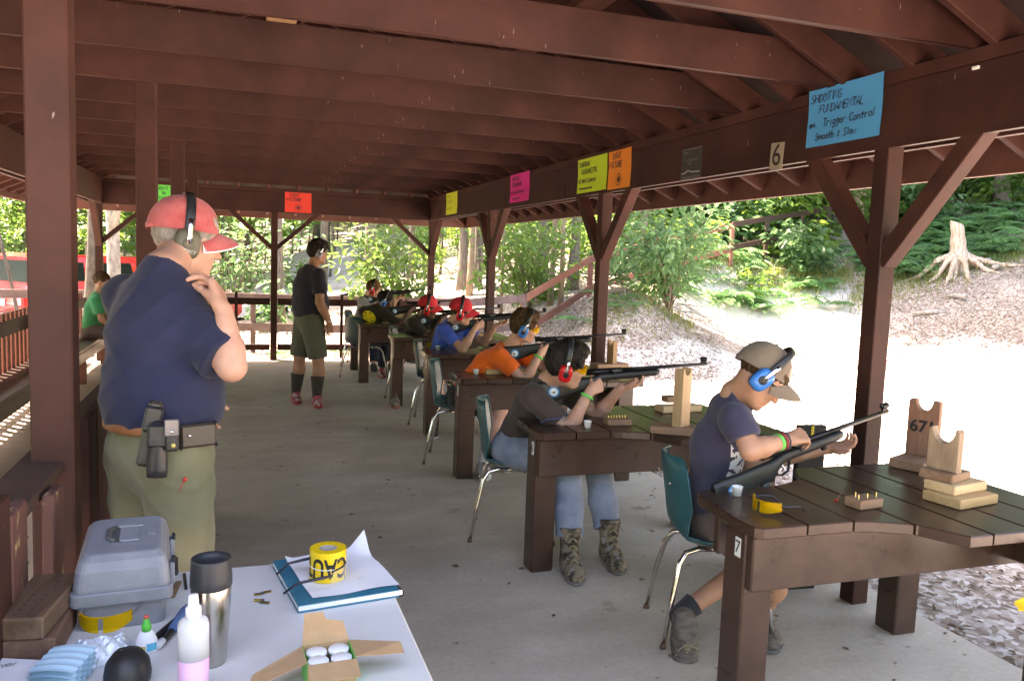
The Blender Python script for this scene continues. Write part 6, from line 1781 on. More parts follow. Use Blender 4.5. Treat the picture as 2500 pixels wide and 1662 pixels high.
zz7 = lambda x, y, z=TZ: tuple(at_z(x, y, z))
# bench seven
q = at_z(2140, 1160, TZ); rest('reddish rifle rest stencilled 671 at the far end of the nearest bench', (2.87, 2.785, TZ), 24, .15, .20, .042, .135, .035, .255, .036, mb=OLDWOOD, mu=pm('reddish upright', (.22, .10, .06), (.30, .15, .09), scale=3, stretch=(12, 12, 1.2), rough=.7, bump=.1), off=.07, num='671')
p = at_z(2290, 1225, TZ)
wood_block('thick golden board lowest in the pile on the nearest bench', (2.615, 2.31, TZ), 10, (.235, .155, .037), PINE)
wood_block('pale board second in the pile on the nearest bench', (2.625, 2.345, TZ + .0375), 12, (.215, .125, .036), PINE_PALE)
rest('weathered rifle rest standing on the board pile of the nearest bench', (2.60, 2.375, TZ + .074), 18, .13, .15, .034, .118, .042, .165, .042, mb=OLDWOOD, mu=pm('weathered upright', (.24, .16, .10), (.40, .28, .18), scale=3, stretch=(10, 10, 1.4), rough=.75, bump=.15), off=-.015)
ammo_block('small cartridge block with four brass rounds on the nearest bench', tuple(at_z(2108, 1235, TZ)), 8, (.118, .075, .034), OLDWOOD, (7, 2), 4)
cup('white paper cup at the left end of the nearest bench', tuple(at_z(1799, 1209, TZ)), .92)
loose_glasses('yellow safety glasses lying on the nearest bench', tuple(at_z(1876, 1247, TZ)), 188, YLENS, DARKTEMPLE)
cf_ = thing('chamber_flag', 'tiny red chamber flag beside the cartridge block on the nearest bench', 'chamber flag', tuple(at_z(2040, 1222, TZ)), radians(20))
REDP = pm('red plastic', (.65, .02, .02), rough=.4)
MB().box((-.004, -.006, .0), (.012, .006, .005), 0, .001).build('tab', REDP, cf_); MB().tube([(.012, 0, .003), (.03, .005, .010), (.05, .008, .020)], .0012, 5).build('stem', pm('orange stem', (.55, .22, .10), rough=.5), cf_)
# bench six
rest('tall pine rifle rest holding the barrel of the boy in brown', (2.155, 3.60, TZ), -32, .125, .30, .04, .085, .055, .30, .027, mb=OLDWOOD, mu=pm('pale upright pine', (.60, .38, .20), (.52, .31, .16), scale=3, stretch=(14, 14, 1.2), rough=.6), off=.0, urot=-30)
wood_block('pine board lying far out on bench six', tuple(at_z(1655, 1003, TZ)), 4, (.27, .10, .038), PINE_PALE)
wood_block('chamfered wood block on top of the pine board on bench six', tuple(at_z(1648, 980, TZ + .0385)), 4, (.16, .07, .036), OLDWOOD)
ammo_block('dark cartridge block with brass rounds by the curve of bench six', tuple(at_z(1508, 1036, TZ)), -4, (.14, .07, .034), OLDWOOD, (8, 1), 7)
cup('white paper cup on the front edge of bench six', tuple(at_z(1434, 1044, TZ)), .95)
loose_glasses('clear safety glasses with blue temples on bench six', tuple(at_z(1362, 1030, TZ)), -8, CLENS, BLUETEMPLE)
# bench five
cup('white paper cup on bench five before the orange shirt', tuple(at_z(1162, 914, TZ)))
ammo_block('pine cartridge block full of rounds on bench five', tuple(at_z(1203, 912, TZ)), 6, (.13, .07, .036), PINE, (8, 2), 12)
rest('notched rifle rest far out on bench five', tuple(at_z(1487, 898, TZ)), 6, .13, .30, .04, .10, .04, .19, .032, mb=OLDWOOD, mu=PINE_Z, off=.02)
wood_block('pale pine block lying at the end of bench five', tuple(at_z(1525, 914, TZ)), 4, (.34, .09, .05), PINE_PALE)
loose_glasses('violet corded glasses hanging by the orange boy\'s elbow', tuple(at_z(1268, 905, TZ)), 10, CLENS, PURPLET)
# bench four, three, two
cup('white paper cup on bench four near the yellow glasses', tuple(at_z(1069, 854, TZ)))
loose_glasses('yellow safety glasses on the corner of bench four', tuple(at_z(1057, 850, TZ)), 90, YLENS, DARKTEMPLE)
loose_glasses('clear dark edged glasses on bench four', tuple(at_z(1090, 855, TZ)), -20, CLENS, DARKTEMPLE)
wood_block('pine board far out on bench four', tuple(at_z(1350, 860, TZ)), 4, (.22, .10, .07), PINE_PALE)
rest('pine rifle rest standing on bench four', (TB[4][0] + .9, TB[4][1] + .10, TZ), 0, .12, .22, .04, .075, .035, .24, .024, mb=PINE, mu=PINE_Z)
loose_glasses('blue edged glasses on the corner of bench three', tuple(at_z(990, 814, TZ)), 10, CLENS, BLUETEMPLE)
ammo_block('pine cartridge block with rounds on bench three', tuple(at_z(1052, 815, TZ)), 5, (.13, .07, .036), PINE, (8, 2), 8)
rest('pine rifle rest standing on bench three', (TB[3][0] + .9, TB[3][1] + .10, TZ), 0, .12, .22, .04, .075, .035, .24, .024, mb=PINE, mu=PINE_Z)
rest('pine rifle rest standing on bench two', (TB[2][0] + .85, TB[2][1] + .10, TZ), 0, .12, .22, .04, .075, .035, .22, .024, mb=PINE, mu=PINE_Z)
rest('pine rifle rest standing on the farthest bench', (TB[1][0] + .6, TB[1][1] + .08, TZ), 0, .12, .22, .04, .075, .035, .24, .024, mb=PINE, mu=PINE_Z)
loose_glasses('yellow glasses on the corner of the farthest bench', tuple(at_z(893, 768, TZ)), 10, YLENS, DARKTEMPLE)
# low yellow marked backstop post behind bench seven, and the yellow object at the right edge
bk = thing('marker_board', 'low black board with a yellow b mark behind the nearest bench', 'marker board', (2.72, 3.30, 0), radians(-6))
MB().box((-.075, -.02, 0), (.075, .02, .84), 0, .004).build('board', pm('black painted board', (.014, .014, .012), rough=.6), bk)
o = link('mark', text_mesh('b', .17, pm('yellow paint', (.65, .48, .03), rough=.6), 0, .001), bk); o.matrix_local = Matrix(((1, 0, 0, .02), (0, 0, -1, -.0215), (0, 1, 0, .775), (0, 0, 0, 1)))
p = at_d(2532, 1490, 2.75)
yf_ = thing('yellow_flag', 'yellow flag edge on a dark post at the right border', 'flag', (p[0], p[1], 0), 0)
MB().tube([(.02, 0, 0), (.02, 0, .70)], .016, 8).build('post', pm('black pole', (.02, .02, .02), rough=.5), yf_)
b = MB(); b.grid([[(.02 - .10 * (v / 6) - .02 * sin(k), .02 * sin(v + k * .4), .635 - .15 * (k / 5) - .09 * (v / 6) * (1 - k / 5)) for v in range(7)] for k in range(6)]); b.build('cloth', pm('yellow vinyl', (.80, .55, .02), rough=.5), yf_)

# ------------------------------------------------------------------ paper signs with hand lettering
GL = {'A': ['0,0 2,6 4,0', '.8,2.2 3.2,2.2'], 'B': ['0,0 0,6 2.6,6 3.2,5 2.6,3.3 0,3.2', '2.6,3.3 3.6,2 3,0 0,0'], 'C': ['3.6,5 2.4,6 .8,5.2 .2,3 .8,.8 2.4,0 3.6,.9'], 'D': ['0,0 0,6 2.2,5.6 3.6,3.4 3,.9 0,0'], 'E': ['3.6,6 0,6 0,0 3.6,0', '0,3.1 2.8,3.1'], 'F': ['3.6,6 0,6 0,0', '0,3.1 2.6,3.1'],
      'G': ['3.6,5.2 2.2,6 .6,5 .2,2.6 1.2,.2 3.4,.6 3.5,2.6 2,2.6'], 'H': ['0,0 0,6', '3.6,0 3.6,6', '0,3 3.6,3'], 'I': ['1.6,0 1.6,6'], 'L': ['0,6 0,0 3.4,0'], 'M': ['0,0 .5,6 2,2 3.5,6 4,0'], 'N': ['0,0 0,6 3.6,0 3.6,6'], 'O': ['1.8,6 .3,4.6 .2,1.6 1.8,0 3.5,1.5 3.5,4.5 1.8,6'], 'P': ['0,0 0,6 2.8,5.8 3.3,4.4 2.6,3 0,2.8'],
      'R': ['0,0 0,6 2.8,5.8 3.3,4.4 2.4,3 0,2.8', '1.6,2.9 3.6,0'], 'S': ['3.4,5.2 2,6 .4,5 1,3.4 3,2.6 3.2,1 1.8,0 .1,.8'], 'T': ['0,6 4,6', '2,6 2,0'], 'U': ['0,6 .1,1.4 1.7,0 3.4,1.4 3.5,6'], 'V': ['0,6 1.8,0 3.6,6'], 'W': ['0,6 .9,0 2,4 3.1,0 4,6'], 'Y': ['0,6 1.8,3 3.6,6', '1.8,3 1.8,0'], 'K': ['0,0 0,6', '3.4,6 0,2.8 3.6,0'],
      'a': ['3,3.4 1.2,3.6 .3,1.6 1.4,.1 3,1.4 3,3.4 3.2,0'], 'b': ['.3,6 .3,0 2.4,0 3,1.8 2,3.4 .3,2.8'], 'c': ['3,3.2 1.4,3.6 .3,1.8 1.4,0 3,.6'], 'd': ['3,6 3,0 1.2,0 .3,1.8 1.4,3.4 3,2.8'], 'e': ['.4,1.9 3,2 2.4,3.6 .9,3.3 .3,1.4 1.4,0 3,.5'], 'f': ['3,5.6 1.8,6 1.3,4.6 1.3,0', '.3,3.2 2.6,3.2'], 'g': ['3,3.4 1.2,3.5 .4,1.8 1.4,.4 3,1.4 3,3.4 3,-1.2 1.6,-2.2 .4,-1.4'], 'h': ['.3,6 .3,0', '.3,2.4 1.6,3.6 2.8,2.6 2.8,0'], 'i': ['1.2,3.4 1.2,0', '1.2,4.8 1.2,5.1'],
      'l': ['1.2,6 1.2,0'], 'm': ['.2,0 .2,3.4', '.2,2.4 1.2,3.5 2,2.5 2,0', '2,2.5 3,3.5 3.8,2.5 3.8,0'], 'n': ['.3,0 .3,3.4', '.3,2.4 1.6,3.5 2.8,2.5 2.8,0'], 'o': ['1.6,3.5 .3,2.2 .6,.5 1.8,0 3,1 2.8,2.8 1.6,3.5'], 'r': ['.4,0 .4,3.4', '.4,2.4 1.4,3.4 2.6,3.3'], 's': ['2.8,3.2 1.2,3.5 .6,2.4 2.4,1.4 2.2,.2 .3,.3'], 't': ['1.4,5.4 1.4,.6 2.4,0', '.3,3.4 2.8,3.4'], 'u': ['.3,3.4 .5,.5 1.8,0 2.8,1 2.8,3.4 2.9,0'], 'w': ['.2,3.4 1,0 2,2.6 3,0 3.8,3.4'], 'p': ['.3,3.4 .3,-2.2', '.3,2.6 1.8,3.5 3,1.8 1.8,0 .3,.8'], 'y': ['.3,3.4 1.6,.4', '3,3.4 1,-2.2'],
      '#': ['1,0 1.8,5', '2.4,0 3.2,5', '.3,1.8 3.4,1.8', '.5,3.4 3.7,3.4'], '1': ['1,4.8 2,6 2,0'], '2': ['.3,4.8 1.6,6 3.2,4.8 2.6,3 .2,0 3.5,0'], '3': ['.4,5.4 2,6 3.2,4.8 1.6,3.2 3.4,1.6 2,0 .2,.7'], '4': ['2.6,0 2.6,6 .2,2 3.6,2'], '&': ['3.2,3.6 1,4.4 .8,3 2,2.4 .6,1.2 1.2,.1 3,.6'], "'": ['1.4,6 1.2,4.6'], '-': ['.6,2.6 3,2.6']}
def handwriting(lines, mat, th=.0035, seed=1):
    """lines: (text, x, y, height) in metres on the sheet (centre origin) -> thin raised strokes"""
    r = random.Random(seed); b = MB()
    for txt, x, y, h in lines:
        k = h / 6
        for ch in txt:
            if ch == ' ': x += 3.2 * k; continue
            jit = r.uniform(-.25, .25) * k
            for stq in GL.get(ch, []):
                pts = [tuple(float(v) for v in p_.split(',')) for p_ in stq.split()]
                pts = [(x + (p_[0] + p_[1] * .16) * k, y + p_[1] * k + jit) for p_ in pts]
                L = []; R_ = []
                for i, p_ in enumerate(pts):
                    a0 = Vector(pts[max(i - 1, 0)]); a1 = Vector(pts[min(i + 1, len(pts) - 1)]); d = (a1 - a0)
                    d = d.normalized() if d.length > 1e-9 else Vector((1, 0)); n_ = Vector((-d.y, d.x)) * th / 2
                    L.append((p_[0] + n_.x, p_[1] + n_.y, .0008)); R_.append((p_[0] - n_.x, p_[1] - n_.y, .0008))
                b.grid([L, R_], 0, False)
            x += (4.6 if ch in 'MWmw' else 2.6 if ch in "Iil'" else 4.3 if ch.isupper() or ch in '#&' else 3.7) * k
    return b
def sheet(label, center, size, M, mat, lines, rot=0., th=.0035, curl=.003, target=None, seed=1, ink=None, group='neon paper signs on the beams'):
    t = thing('paper_sign', label, 'sign', (0, 0, 0), 0, group)
    t.matrix_world = M(center, rot)
    w, h = size; rows = []
    for i in range(9):
        v = i / 8 - .5
        rows.append([(w * (k / 8 - .5), h * v, .002 + curl * (abs(k / 8 - .5) * 2) ** 4 * (abs(v) * 2) ** 2 + .0012 * sin(k * 1.7 + i)) for k in range(9)])
    MB().grid(rows, 0, True).build('paper', mat, t)
    o = handwriting(lines, ink or INKF, th, seed).build('lettering', ink or INKF, t); o.location = (0, 0, .0062); o['kind'] = 'stuff'
    if target:
        b = MB(); r0 = target[2]
        for rad, tk in ((r0, .005), (r0 * .45, .008)):
            b.grid([[(target[0] + cos(a) * (rad + s_ * tk / 2), target[1] + sin(a) * (rad + s_ * tk / 2), .0072) for a in np.linspace(0, 2 * pi, 25)] for s_ in (-1, 1)], 0, False)
        for a in (0, pi / 2): b.add([(target[0] - r0 * cos(a) - .001 * sin(a), target[1] - r0 * sin(a) - .001 * cos(a), .0070), (target[0] + r0 * cos(a) - .001 * sin(a), target[1] + r0 * sin(a) - .001 * cos(a), .0070), (target[0] + r0 * cos(a) + .001 * sin(a), target[1] + r0 * sin(a) + .001 * cos(a), .0070), (target[0] - r0 * cos(a) + .001 * sin(a), target[1] - r0 * sin(a) + .001 * cos(a), .0070)], [(0, 1, 2, 3)])
        b.lathe([(.0001, .0005), (r0 * .25, .0004)], 14, 0, Matrix.Translation((target[0], target[1], .0072)))
        b.build('target_mark', ink or INKF, t)
    return t
def neon(n, c): return pm(n, c, rough=.75, rvar=.02)
BLUEP = neon('blue paper', (.045, .34, .66)); LIME = neon('lime paper', (.55, .78, .04)); ORP = neon('orange paper', (.95, .30, .035)); PINKP = neon('magenta paper', (.82, .03, .30)); GRNP = neon('green paper', (.10, .80, .12)); REDP2 = neon('red orange paper', (.92, .07, .045)); YELPP = neon('yellow paper', (.66, .78, .04))
FX = facing_minus_x
FYM = lambda p, a=0.: Matrix(((1, 0, 0, p[0]), (0, 0, -1, p[1]), (0, 1, 0, p[2]), (0, 0, 0, 1))) @ Matrix.Rotation(a, 4, 'Z')
BX = XR - .0405 + .038
def on_beam(px, py): q_ = at_x(px, py, XR); return (XR - .001, float(q_[1]), float(q_[2]))
def mid(a, b): return tuple((a[i] + b[i]) / 2 for i in range(3))
sheet('blue sign reading SHOOTING FUNDAMENTAL #4 Trigger Control on the near beam', mid(on_beam(1972, 294), on_beam(2158, 253)), (.52, .29), FX, BLUEP, [('SHOOTING', -.24, .075, .042), ('FUNDAMENTAL', -.17, .018, .040), ('#4', -.24, -.050, .032), ('Trigger Control', -.14, -.050, .040), ('Smooth & Slow', -.19, -.115, .036)], 0, .0052, seed=2)
sheet('lime sign reading SHOOTING FUNDAMENTAL #3 Hold Control on the side beam', mid(on_beam(1410, 433), on_beam(1485, 418)), (.60, .29), FX, LIME, [('SHOOTING', -.27, .075, .042), ('FUNDAMENTAL', -.21, .012, .042), ('#3 Hold Control', -.27, -.062, .040), ('Align the sight center of target', -.24, -.115, .014)], 0, .0062, seed=3)
sheet('orange sign reading SIGHT PICTURE with a target mark on the side beam', mid(on_beam(1487, 418), on_beam(1541, 408)), (.40, .30), FX, ORP, [('SIGHT', -.13, .085, .046), ('PICTURE', -.175, .015, .048)], 0, .0066, target=(0, -.08, .045), seed=4)
sheet('magenta sign with black lettering farther along the side beam', mid(on_beam(1248, 465), on_beam(1292, 450)), (.62, .30), FX, PINKP, [('SHOOTING', -.26, .075, .044), ('FUNDAMENTAL', -.24, .015, .042), ('#2 Breath Control', -.27, -.062, .040), ('hold for the shot', -.2, -.12, .022)], 0, .0065, seed=5)
sheet('yellow lettered sign farthest along the side beam', mid(on_beam(1090, 500), on_beam(1117, 493)), (.62, .30), FX, YELPP, [('SHOOTING', -.26, .075, .044), ('FUNDAMENTAL', -.24, .005, .042), ('#1 AIMING', -.24, -.09, .046)], 0, .0040, seed=6)
def on_far(px, py): q_ = at_y(px, py, YF); return (float(q_[0]), YF - .001, float(q_[2]))
sheet('red orange sign reading SIGHT PICTURE on the far end beam', mid(on_far(697, 495), on_far(759, 495)), (.38, .29), FYM, REDP2, [('SIGHT', -.13, .085, .044), ('PICTURE', -.17, .018, .046)], 0, .0060, target=(0, -.075, .042), seed=7)
sheet('bright green sign half hidden by the posts on the far end beam', mid(on_far(380, 478), on_far(418, 478)), (.36, .30), FYM, GRNP, [("WE DON'T", -.16, .08, .042), ('TO', -.03, .012, .04), ('STEPS', -.12, -.055, .042), ('thank you', -.1, -.12, .022)], 0, .0062, seed=8)
PLQ = pm('dark grey plaque', (.045, .045, .042), (.06, .06, .055), scale=10, rough=.35); PLT = pm('pale engraving', (.30, .30, .28), rough=.6)
pq = thing('notice_plaque', 'dark grey engraved plaque on the beam between two numbers', 'plaque'); c_ = mid(on_beam(1665, 404), on_beam(1714, 392)); pq.matrix_world = FX(c_)
MB().box((-.125, -.10, -.001), (.125, .10, .006), 0, .002).build('plate', PLQ, pq)
o = handwriting([('NOTICE', -.10, .06, .014), ('ALL SHOOTERS MUST', -.06, .012, .012), ('HEAR', -.03, -.008, .012)], PLT, .0022, 4).build('lettering', PLT, pq); o.location = (0, 0, .006); o['kind'] = 'stuff'
b = MB()
for s_ in (1, -1): b.beam((-.115, s_ * .09, .007), (.115, s_ * .09, .007), .003, .001)
b.tube([(-.11, -.065, .007), (-.06, -.06, .007), (-.03, -.045, .007), (.02, -.06, .007), (.11, -.062, .007)], .006, 5); b.build('engraving', PLT, pq)
TANPL = pm('tan number plate', (.36, .30, .22), rough=.6)
for n, px, py, w, h in ((6, 1897, 381, .115, .145), (5, 1548, 440, .10, .12), (4, 1374, 470, .10, .12), (3, 1230, 491, .10, .12), (2, 1141, 513, .10, .12), (1, 1076, 522, .09, .11)):
    t = thing('number_plate', f'small plate with the number {n} on the side beam', 'number plate', (0, 0, 0), 0, 'lane numbers on the side beam'); t.matrix_world = FX(on_beam(px, py), -.06 if n == 6 else 0)
    MB().box((-w / 2, -h / 2, -.001), (w / 2, h / 2, .002), 0, .0005).build('plate', TANPL if n == 6 else RED, t)
    o = link('number', text_mesh(str(n), h * 1.15, INK, 0, .0006), t); o.location = (0, 0, .003)
tag(MB().box((-.010, -.016, -.004), (.010, .016, .010), 0, .003).build('paper_wad', PAPERC, None, on_beam(2384, 168)), 'small white wad stuck to the near beam', 'paper scrap')
# ------------------------------------------------------------------ folding table in the foreground and what lies on it
WHT = pm('white moulded plastic', (.66, .65, .63), (.73, .72, .70), scale=4, rough=.42, bump=.1, bscale=160, speck=(.45, .43, .40), speck_scale=26, speck_thr=.75)
GREYM = pm('grey enamelled tube', (.22, .22, .23), rough=.4)
TT = .74
ft = thing('folding_table', 'white plastic folding table crowded with gear in the foreground', 'table', (-.02, 1.28, 0))
def rrect(x0, x1, y0, y1, r, n=6):
    out = []
    for cx, cy, a0 in ((x1 - r, y1 - r, 0), (x0 + r, y1 - r, pi / 2), (x0 + r, y0 + r, pi), (x1 - r, y0 + r, 3 * pi / 2)):
        out += [(cx + r * cos(a0 + pi / 2 * k / n), cy + r * sin(a0 + pi / 2 * k / n)) for k in range(n + 1)]
    return out
MB().prism(rrect(-.405, .405, -.9, .99, .05), TT - .045, TT, 0, None, c=.006).build('table_top', WHT, ft)
for y in (-.72, .82):
    for x in (-.28, .28): MB().tube([(x, y, TT - .05), (x, y + (.06 if y > 0 else -.06), .01)], .014, 10).build('leg', GREYM, ft)
    MB().tube([(-.28, y + .03 * (1 if y > 0 else -1), .36), (.28, y + .03 * (1 if y > 0 else -1), .36)], .010, 8).build('crossbar', GREYM, ft)
T0 = TT + .0008
def P3(px, py, z=TT): q_ = at_z(px, py, z); return (float(q_[0]), float(q_[1]), z + .0008)
# tool box
TBG = pm('grey tool box plastic', (.215, .225, .25), (.26, .27, .295), scale=20, rough=.5, bump=.12, bscale=260); TBD = pm('dark grey handle', (.10, .10, .095), rough=.5); TBK = pm('black latch', (.02, .02, .025), rough=.4)
tb = thing('tool_box', 'grey plastic tool box with folded handle at the back of the white table', 'tool box', (-.255, 2.095, T0), radians(4))
def loft(rects, mat, parent, name, r=.02):
    b = MB(); rows = []
    for x, y0, y1, z in rects: rows.append([(p_[0], p_[1], z) for p_ in rrect(-x, x, y0, y1, r, 4)])
    b.grid(rows, 0, False, True); n = len(rows[0]); b.add(rows[-1], [tuple(range(n))]); b.add(rows[0], [tuple(range(n))[::-1]])
    return b.build(name, mat, parent)
loft([(.088, -.145, .145, 0), (.095, -.152, .152, .06), (.097, -.154, .154, .064)], TBG, tb, 'base')
loft([(.104, -.161, .161, .060), (.106, -.163, .163, .064), (.106, -.163, .163, .088), (.103, -.160, .160, .091)], TBG, tb, 'base_rim')
lid = loft([(.100, -.156, .156, .0915), (.100, -.156, .156, .098), (.096, -.150, .152, .135), (.090, -.140, .146, .155), (.080, -.126, .138, .166), (.075, -.12, .134, .168)], TBG, tb, 'lid')
b = MB(); b.box((-.030, -.050, .1675), (.022, .055, .1685), 0, 0); b.build('handle_well', TBD, lid)
b = MB(); b.tube([(-.022, -.048, .171), (-.034, -.03, .172), (-.036, .03, .172), (-.022, .05, .171)], .0075, 8, flat=.7, up=(0, 0, 1)); h = b.build('handle', TBD, lid)
b = MB(); b.box((-.022, .048, .168), (.04, .062, .174), 0, .003); b.box((-.010, -.058, .168), (.034, -.044, .174), 0, .003); b.box((-.012, -.044, .168), (.030, .046, .1715), 0, .002); b.build('handle_bar', TBG, lid)
b = MB(); b.box((.050, -.012, .168), (.068, .038, .1705), 0, .001); b.build('label_recess', TBG, lid)
for y in (-.09, .075):
    l_ = MB().box((.098, y - .018, .075), (.110, y + .018, .125), 0, .003).build('latch', TBG, tb); MB().box((.103, y - .012, .122), (.112, y + .012, .135), 0, .002).build('latch_hook', TBK, l_)
MB().box((.106, -.05, .07), (.118, .05, .085), 0, .004).build('side_handle', TBK, tb)
# steel tumbler with black lid
ST = pm('brushed steel', (.42, .39, .35), (.52, .49, .44), scale=40, stretch=(1, 1, .05), rough=.2, metal=1, rvar=.06); BLID = pm('black lid', (.022, .024, .028), rough=.45)
tu = thing('tumbler', 'stainless steel travel tumbler with black lid on the white table', 'tumbler', (-.050, 1.735, T0))
MB().lathe([(.0001, .0), (.029, 0), (.030, .004), (.034, .06), (.0385, .12), (.0405, .165), (.0395, .168)], 36).build('body', ST, tu)
MB().lathe([(.0410, .166), (.0422, .170), (.0418, .185), (.0395, .222), (.0390, .226), (.037, .2265), (.033, .219), (.026, .212), (.0001, .211)], 36).build('lid', BLID, tu)
# white squeeze bottle half full of pink liquid
bo = thing('squeeze_bottle', 'clear white squeeze bottle with pink liquid at the bottom edge', 'bottle', (-.078, 1.605, T0))
BW, _nt, _b = new_mat('milky plastic'); _b.inputs['Base Color'].default_value = (.86, .88, .90, 1); _b.inputs['Transmission Weight'].default_value = .45; _b.inputs['Roughness'].default_value = .35
PKL = pm('pink liquid', (.80, .45, .66), rough=.4)
MB().lathe([(.0001, .0), (.027, 0), (.0285, .004), (.0285, .082)], 28).build('liquid', PKL, bo)
MB().lathe([(.0288, .0805), (.0288, .142), (.026, .152), (.018, .158), (.0135, .160)], 28).build('body', BW, bo)
MB().lathe([(.0145, .158), (.0145, .178), (.0105, .181), (.0085, .203), (.0001, .204)], 20).build('nozzle', PAPERC, bo)
# notebook, papers, tape roll, glasses around it
NBT = pm('teal notebook cover', (.01, .16, .24), (.012, .19, .28), scale=30, rough=.4); NBK = pm('black spine', (.02, .025, .05), rough=.4); PAG = pm('white paper', (.80, .80, .83), rough=.8)
nb = thing('notebook', 'teal notebook with white pages under loose paper on the table', 'notebook', (.252, 2.105, T0), radians(8.5))
MB().box((-.137, -.158, 0), (.118, .158, .003), 0, .001).build('back_cover', NBT, nb)
MB().box((-.135, -.155, .0032), (.128, .155, .0165), 0, .001).build('pages', PAG, nb)
MB().box((-.137, -.158, .0168), (.118, .158, .0190), 0, .0008).build('front_cover', NBT, nb)
b = MB(); b.grid([[(.118 + .013 * sin(a), y, .0095 - .0105 * cos(a)) for y in (-.158, .158)] for a in np.linspace(0, pi, 8)]); b.build('spine', NBK, nb)
pa = thing('loose_paper', 'loose white sheet with a lifted corner lying on the notebook', 'paper', (.262, 2.118, T0 + .0195), radians(10))
rows = []
for i in range(13):
    v = i / 12 - .5
    rows.append([((k / 12 - .5) * .225, v * .29, .0008 + .0018 * (1 + sin(v * 9 + k * .7)) + .030 * max(0, (k / 12 - .78)) * max(0, v - .30) * 40 + .012 * max(0, .10 - k / 12) * max(0, v - .4) * 80) for k in range(13)])
b = MB(); b.grid(rows, 0); b.build('sheet', PAG, pa)
o = handwriting([('notes for the range today', -.07, .03, .006), ('lanes one to seven', -.06, -.03, .006), ('clear', .02, -.08, .006)], pm('grey pencil', (.35, .35, .40), rough=.8), .0009, 9).build('lettering', pm('grey pencil', (.42, .42, .46), rough=.8), pa); o.location = (0, 0, .006); o['kind'] = 'stuff'
YT = pm('yellow barrier tape', (.82, .53, .012), (.88, .58, .02), scale=20, rough=.3)
tp_ = P3(800, 1407, TT + .024)
tr = thing('tape_roll', 'roll of yellow caution tape standing on the paper', 'tape roll', (tp_[0], tp_[1], T0 + .0235))
RO, RI, HT = .0465, .0235, .078
MB().lathe([(RI, 0), (RO, 0), (RO, HT), (RI, HT), (RI, 0)], 40, smooth=False).build('tape', YT, tr)
MB().lathe([(RI - .002, .001), (RI - .0002, .001), (RI - .0002, HT - .001), (RI - .002, HT - .001), (RI - .002, .001)], 30, smooth=False).build('core', pm('grey card core', (.42, .37, .32), rough=.8), tr)
def wrap_text(txt, R, h, a0, zc, mat, parent):
    me = text_mesh(txt, h, mat, 0, .0, bold=.0012)
    import bmesh
    bm = bmesh.new(); bm.from_mesh(me); bmesh.ops.triangulate(bm, faces=bm.faces[:]); bmesh.ops.subdivide_edges(bm, edges=bm.edges[:], cuts=2); bm.to_mesh(me); bm.free()
    for v in me.vertices:
        x, y = -v.co.x, -v.co.y                      # the roll stands upside down
        a = a0 + x * .84 / R
        v.co = (R * cos(a), R * sin(a), zc + y * 1.25)
    me.update()
    return link('lettering', me, parent)
wrap_text('CAUTION', RO + .0006, .058, radians(-160), HT * .5, INK, tr)
MB().tube([((RO + .001) * cos(a), (RO + .001) * sin(a), HT * .48 + .003 * sin(a)) for a in np.linspace(0, 2 * pi, 33)], .0011, 5, caps=False).build('string', PAPERC, tr)
loose_glasses('black armed safety glasses wrapped round the tape roll', (tp_[0] - .01, tp_[1] - .02, T0 + .0235), 5, CLENS, DARKTEMPLE)
# four rifle rounds
for i, (px, py, a) in enumerate(((632, 1453, 8), (650, 1448, 190), (632, 1468, -10), (646, 1474, 160))):
    o = thing('rifle_cartridge', ('brass round lying left of the rear pair on the table', 'brass round lying at the back of the four', 'brass round at the left of the front pair', 'brass round nearest the camera of the four')[i], 'cartridge', P3(px, py), radians(a), 'four loose rounds on the white table')
    M = Matrix.Translation((0, 0, .0036)) @ Matrix.Rotation(pi / 2, 4, 'Y')
    MB().lathe([(.0001, -.012), (.0036, -.012), (.0036, -.011), (.0030, -.0108), (.0029, .006)], 12, 0, M).build('case', BRASS, o)
    MB().lathe([(.0029, .006), (.0027, .010), (.0016, .013), (.0001, .0136)], 12, 0, M).build('bullet', LEAD, o)
# cardboard carton with four tea light cups
CARD = pm('brown cardboard', (.40, .24, .12), (.46, .28, .15), scale=25, rough=.85); CARDG = pm('green printed card', (.12, .52, .10), rough=.6)
cx = thing('carton', 'open cardboard carton with green sides and spread flaps', 'carton', (.178, 1.600, T0), radians(3))
def flap(parent, name, pts, mat=CARD, t=.0012):
    b = MB(); v = [Vector(p_) for p_ in pts]; n_ = (v[1] - v[0]).cross(v[2] - v[0]).normalized() * t
    k = len(v); b.add(v + [p_ + n_ for p_ in v], [tuple(range(k))[::-1], tuple(range(k, 2 * k))] + [(i, (i + 1) % k, k + (i + 1) % k, k + i) for i in range(k)])
    return b.build(name, mat, parent)
w, d, h = .048, .042, .058
MB().box((-w, -d, 0), (w, -d + .0014, h), 0, 0).build('front_wall', CARD, cx); MB().box((-w, d - .0014, 0), (w, d, h), 0, 0).build('back_wall', CARD, cx)
MB().box((-w - .0002, -d, 0), (-w + .0012, d, h), 0, 0).build('side_wall', CARDG, cx); MB().box((w - .0012, -d, 0), (w + .0002, d, h), 0, 0).build('side_wall', CARDG, cx); MB().box((-w + .0013, -d + .0015, .0), (w - .0013, d - .0015, .0012), 0, 0).build('floor', CARD, cx)
flap(cx, 'flap', [(-w, d, h), (w, d, h), (w * .82, d + .028, h + .030), (w * .1, d + .034, h + .036), (0, d + .046, h + .048), (-w * .8, d + .046, h + .048)])
flap(cx, 'flap', [(w, -d * .8, h), (w + .105, -d * .3, h - .018), (w + .105, d * .55, h - .010), (w, d, h)])
flap(cx, 'flap', [(-w, d, h), (-w - .10, -d * .1, h - .022), (-w - .115, -d * 1.1, h - .030), (-w, -d * .8, h)])
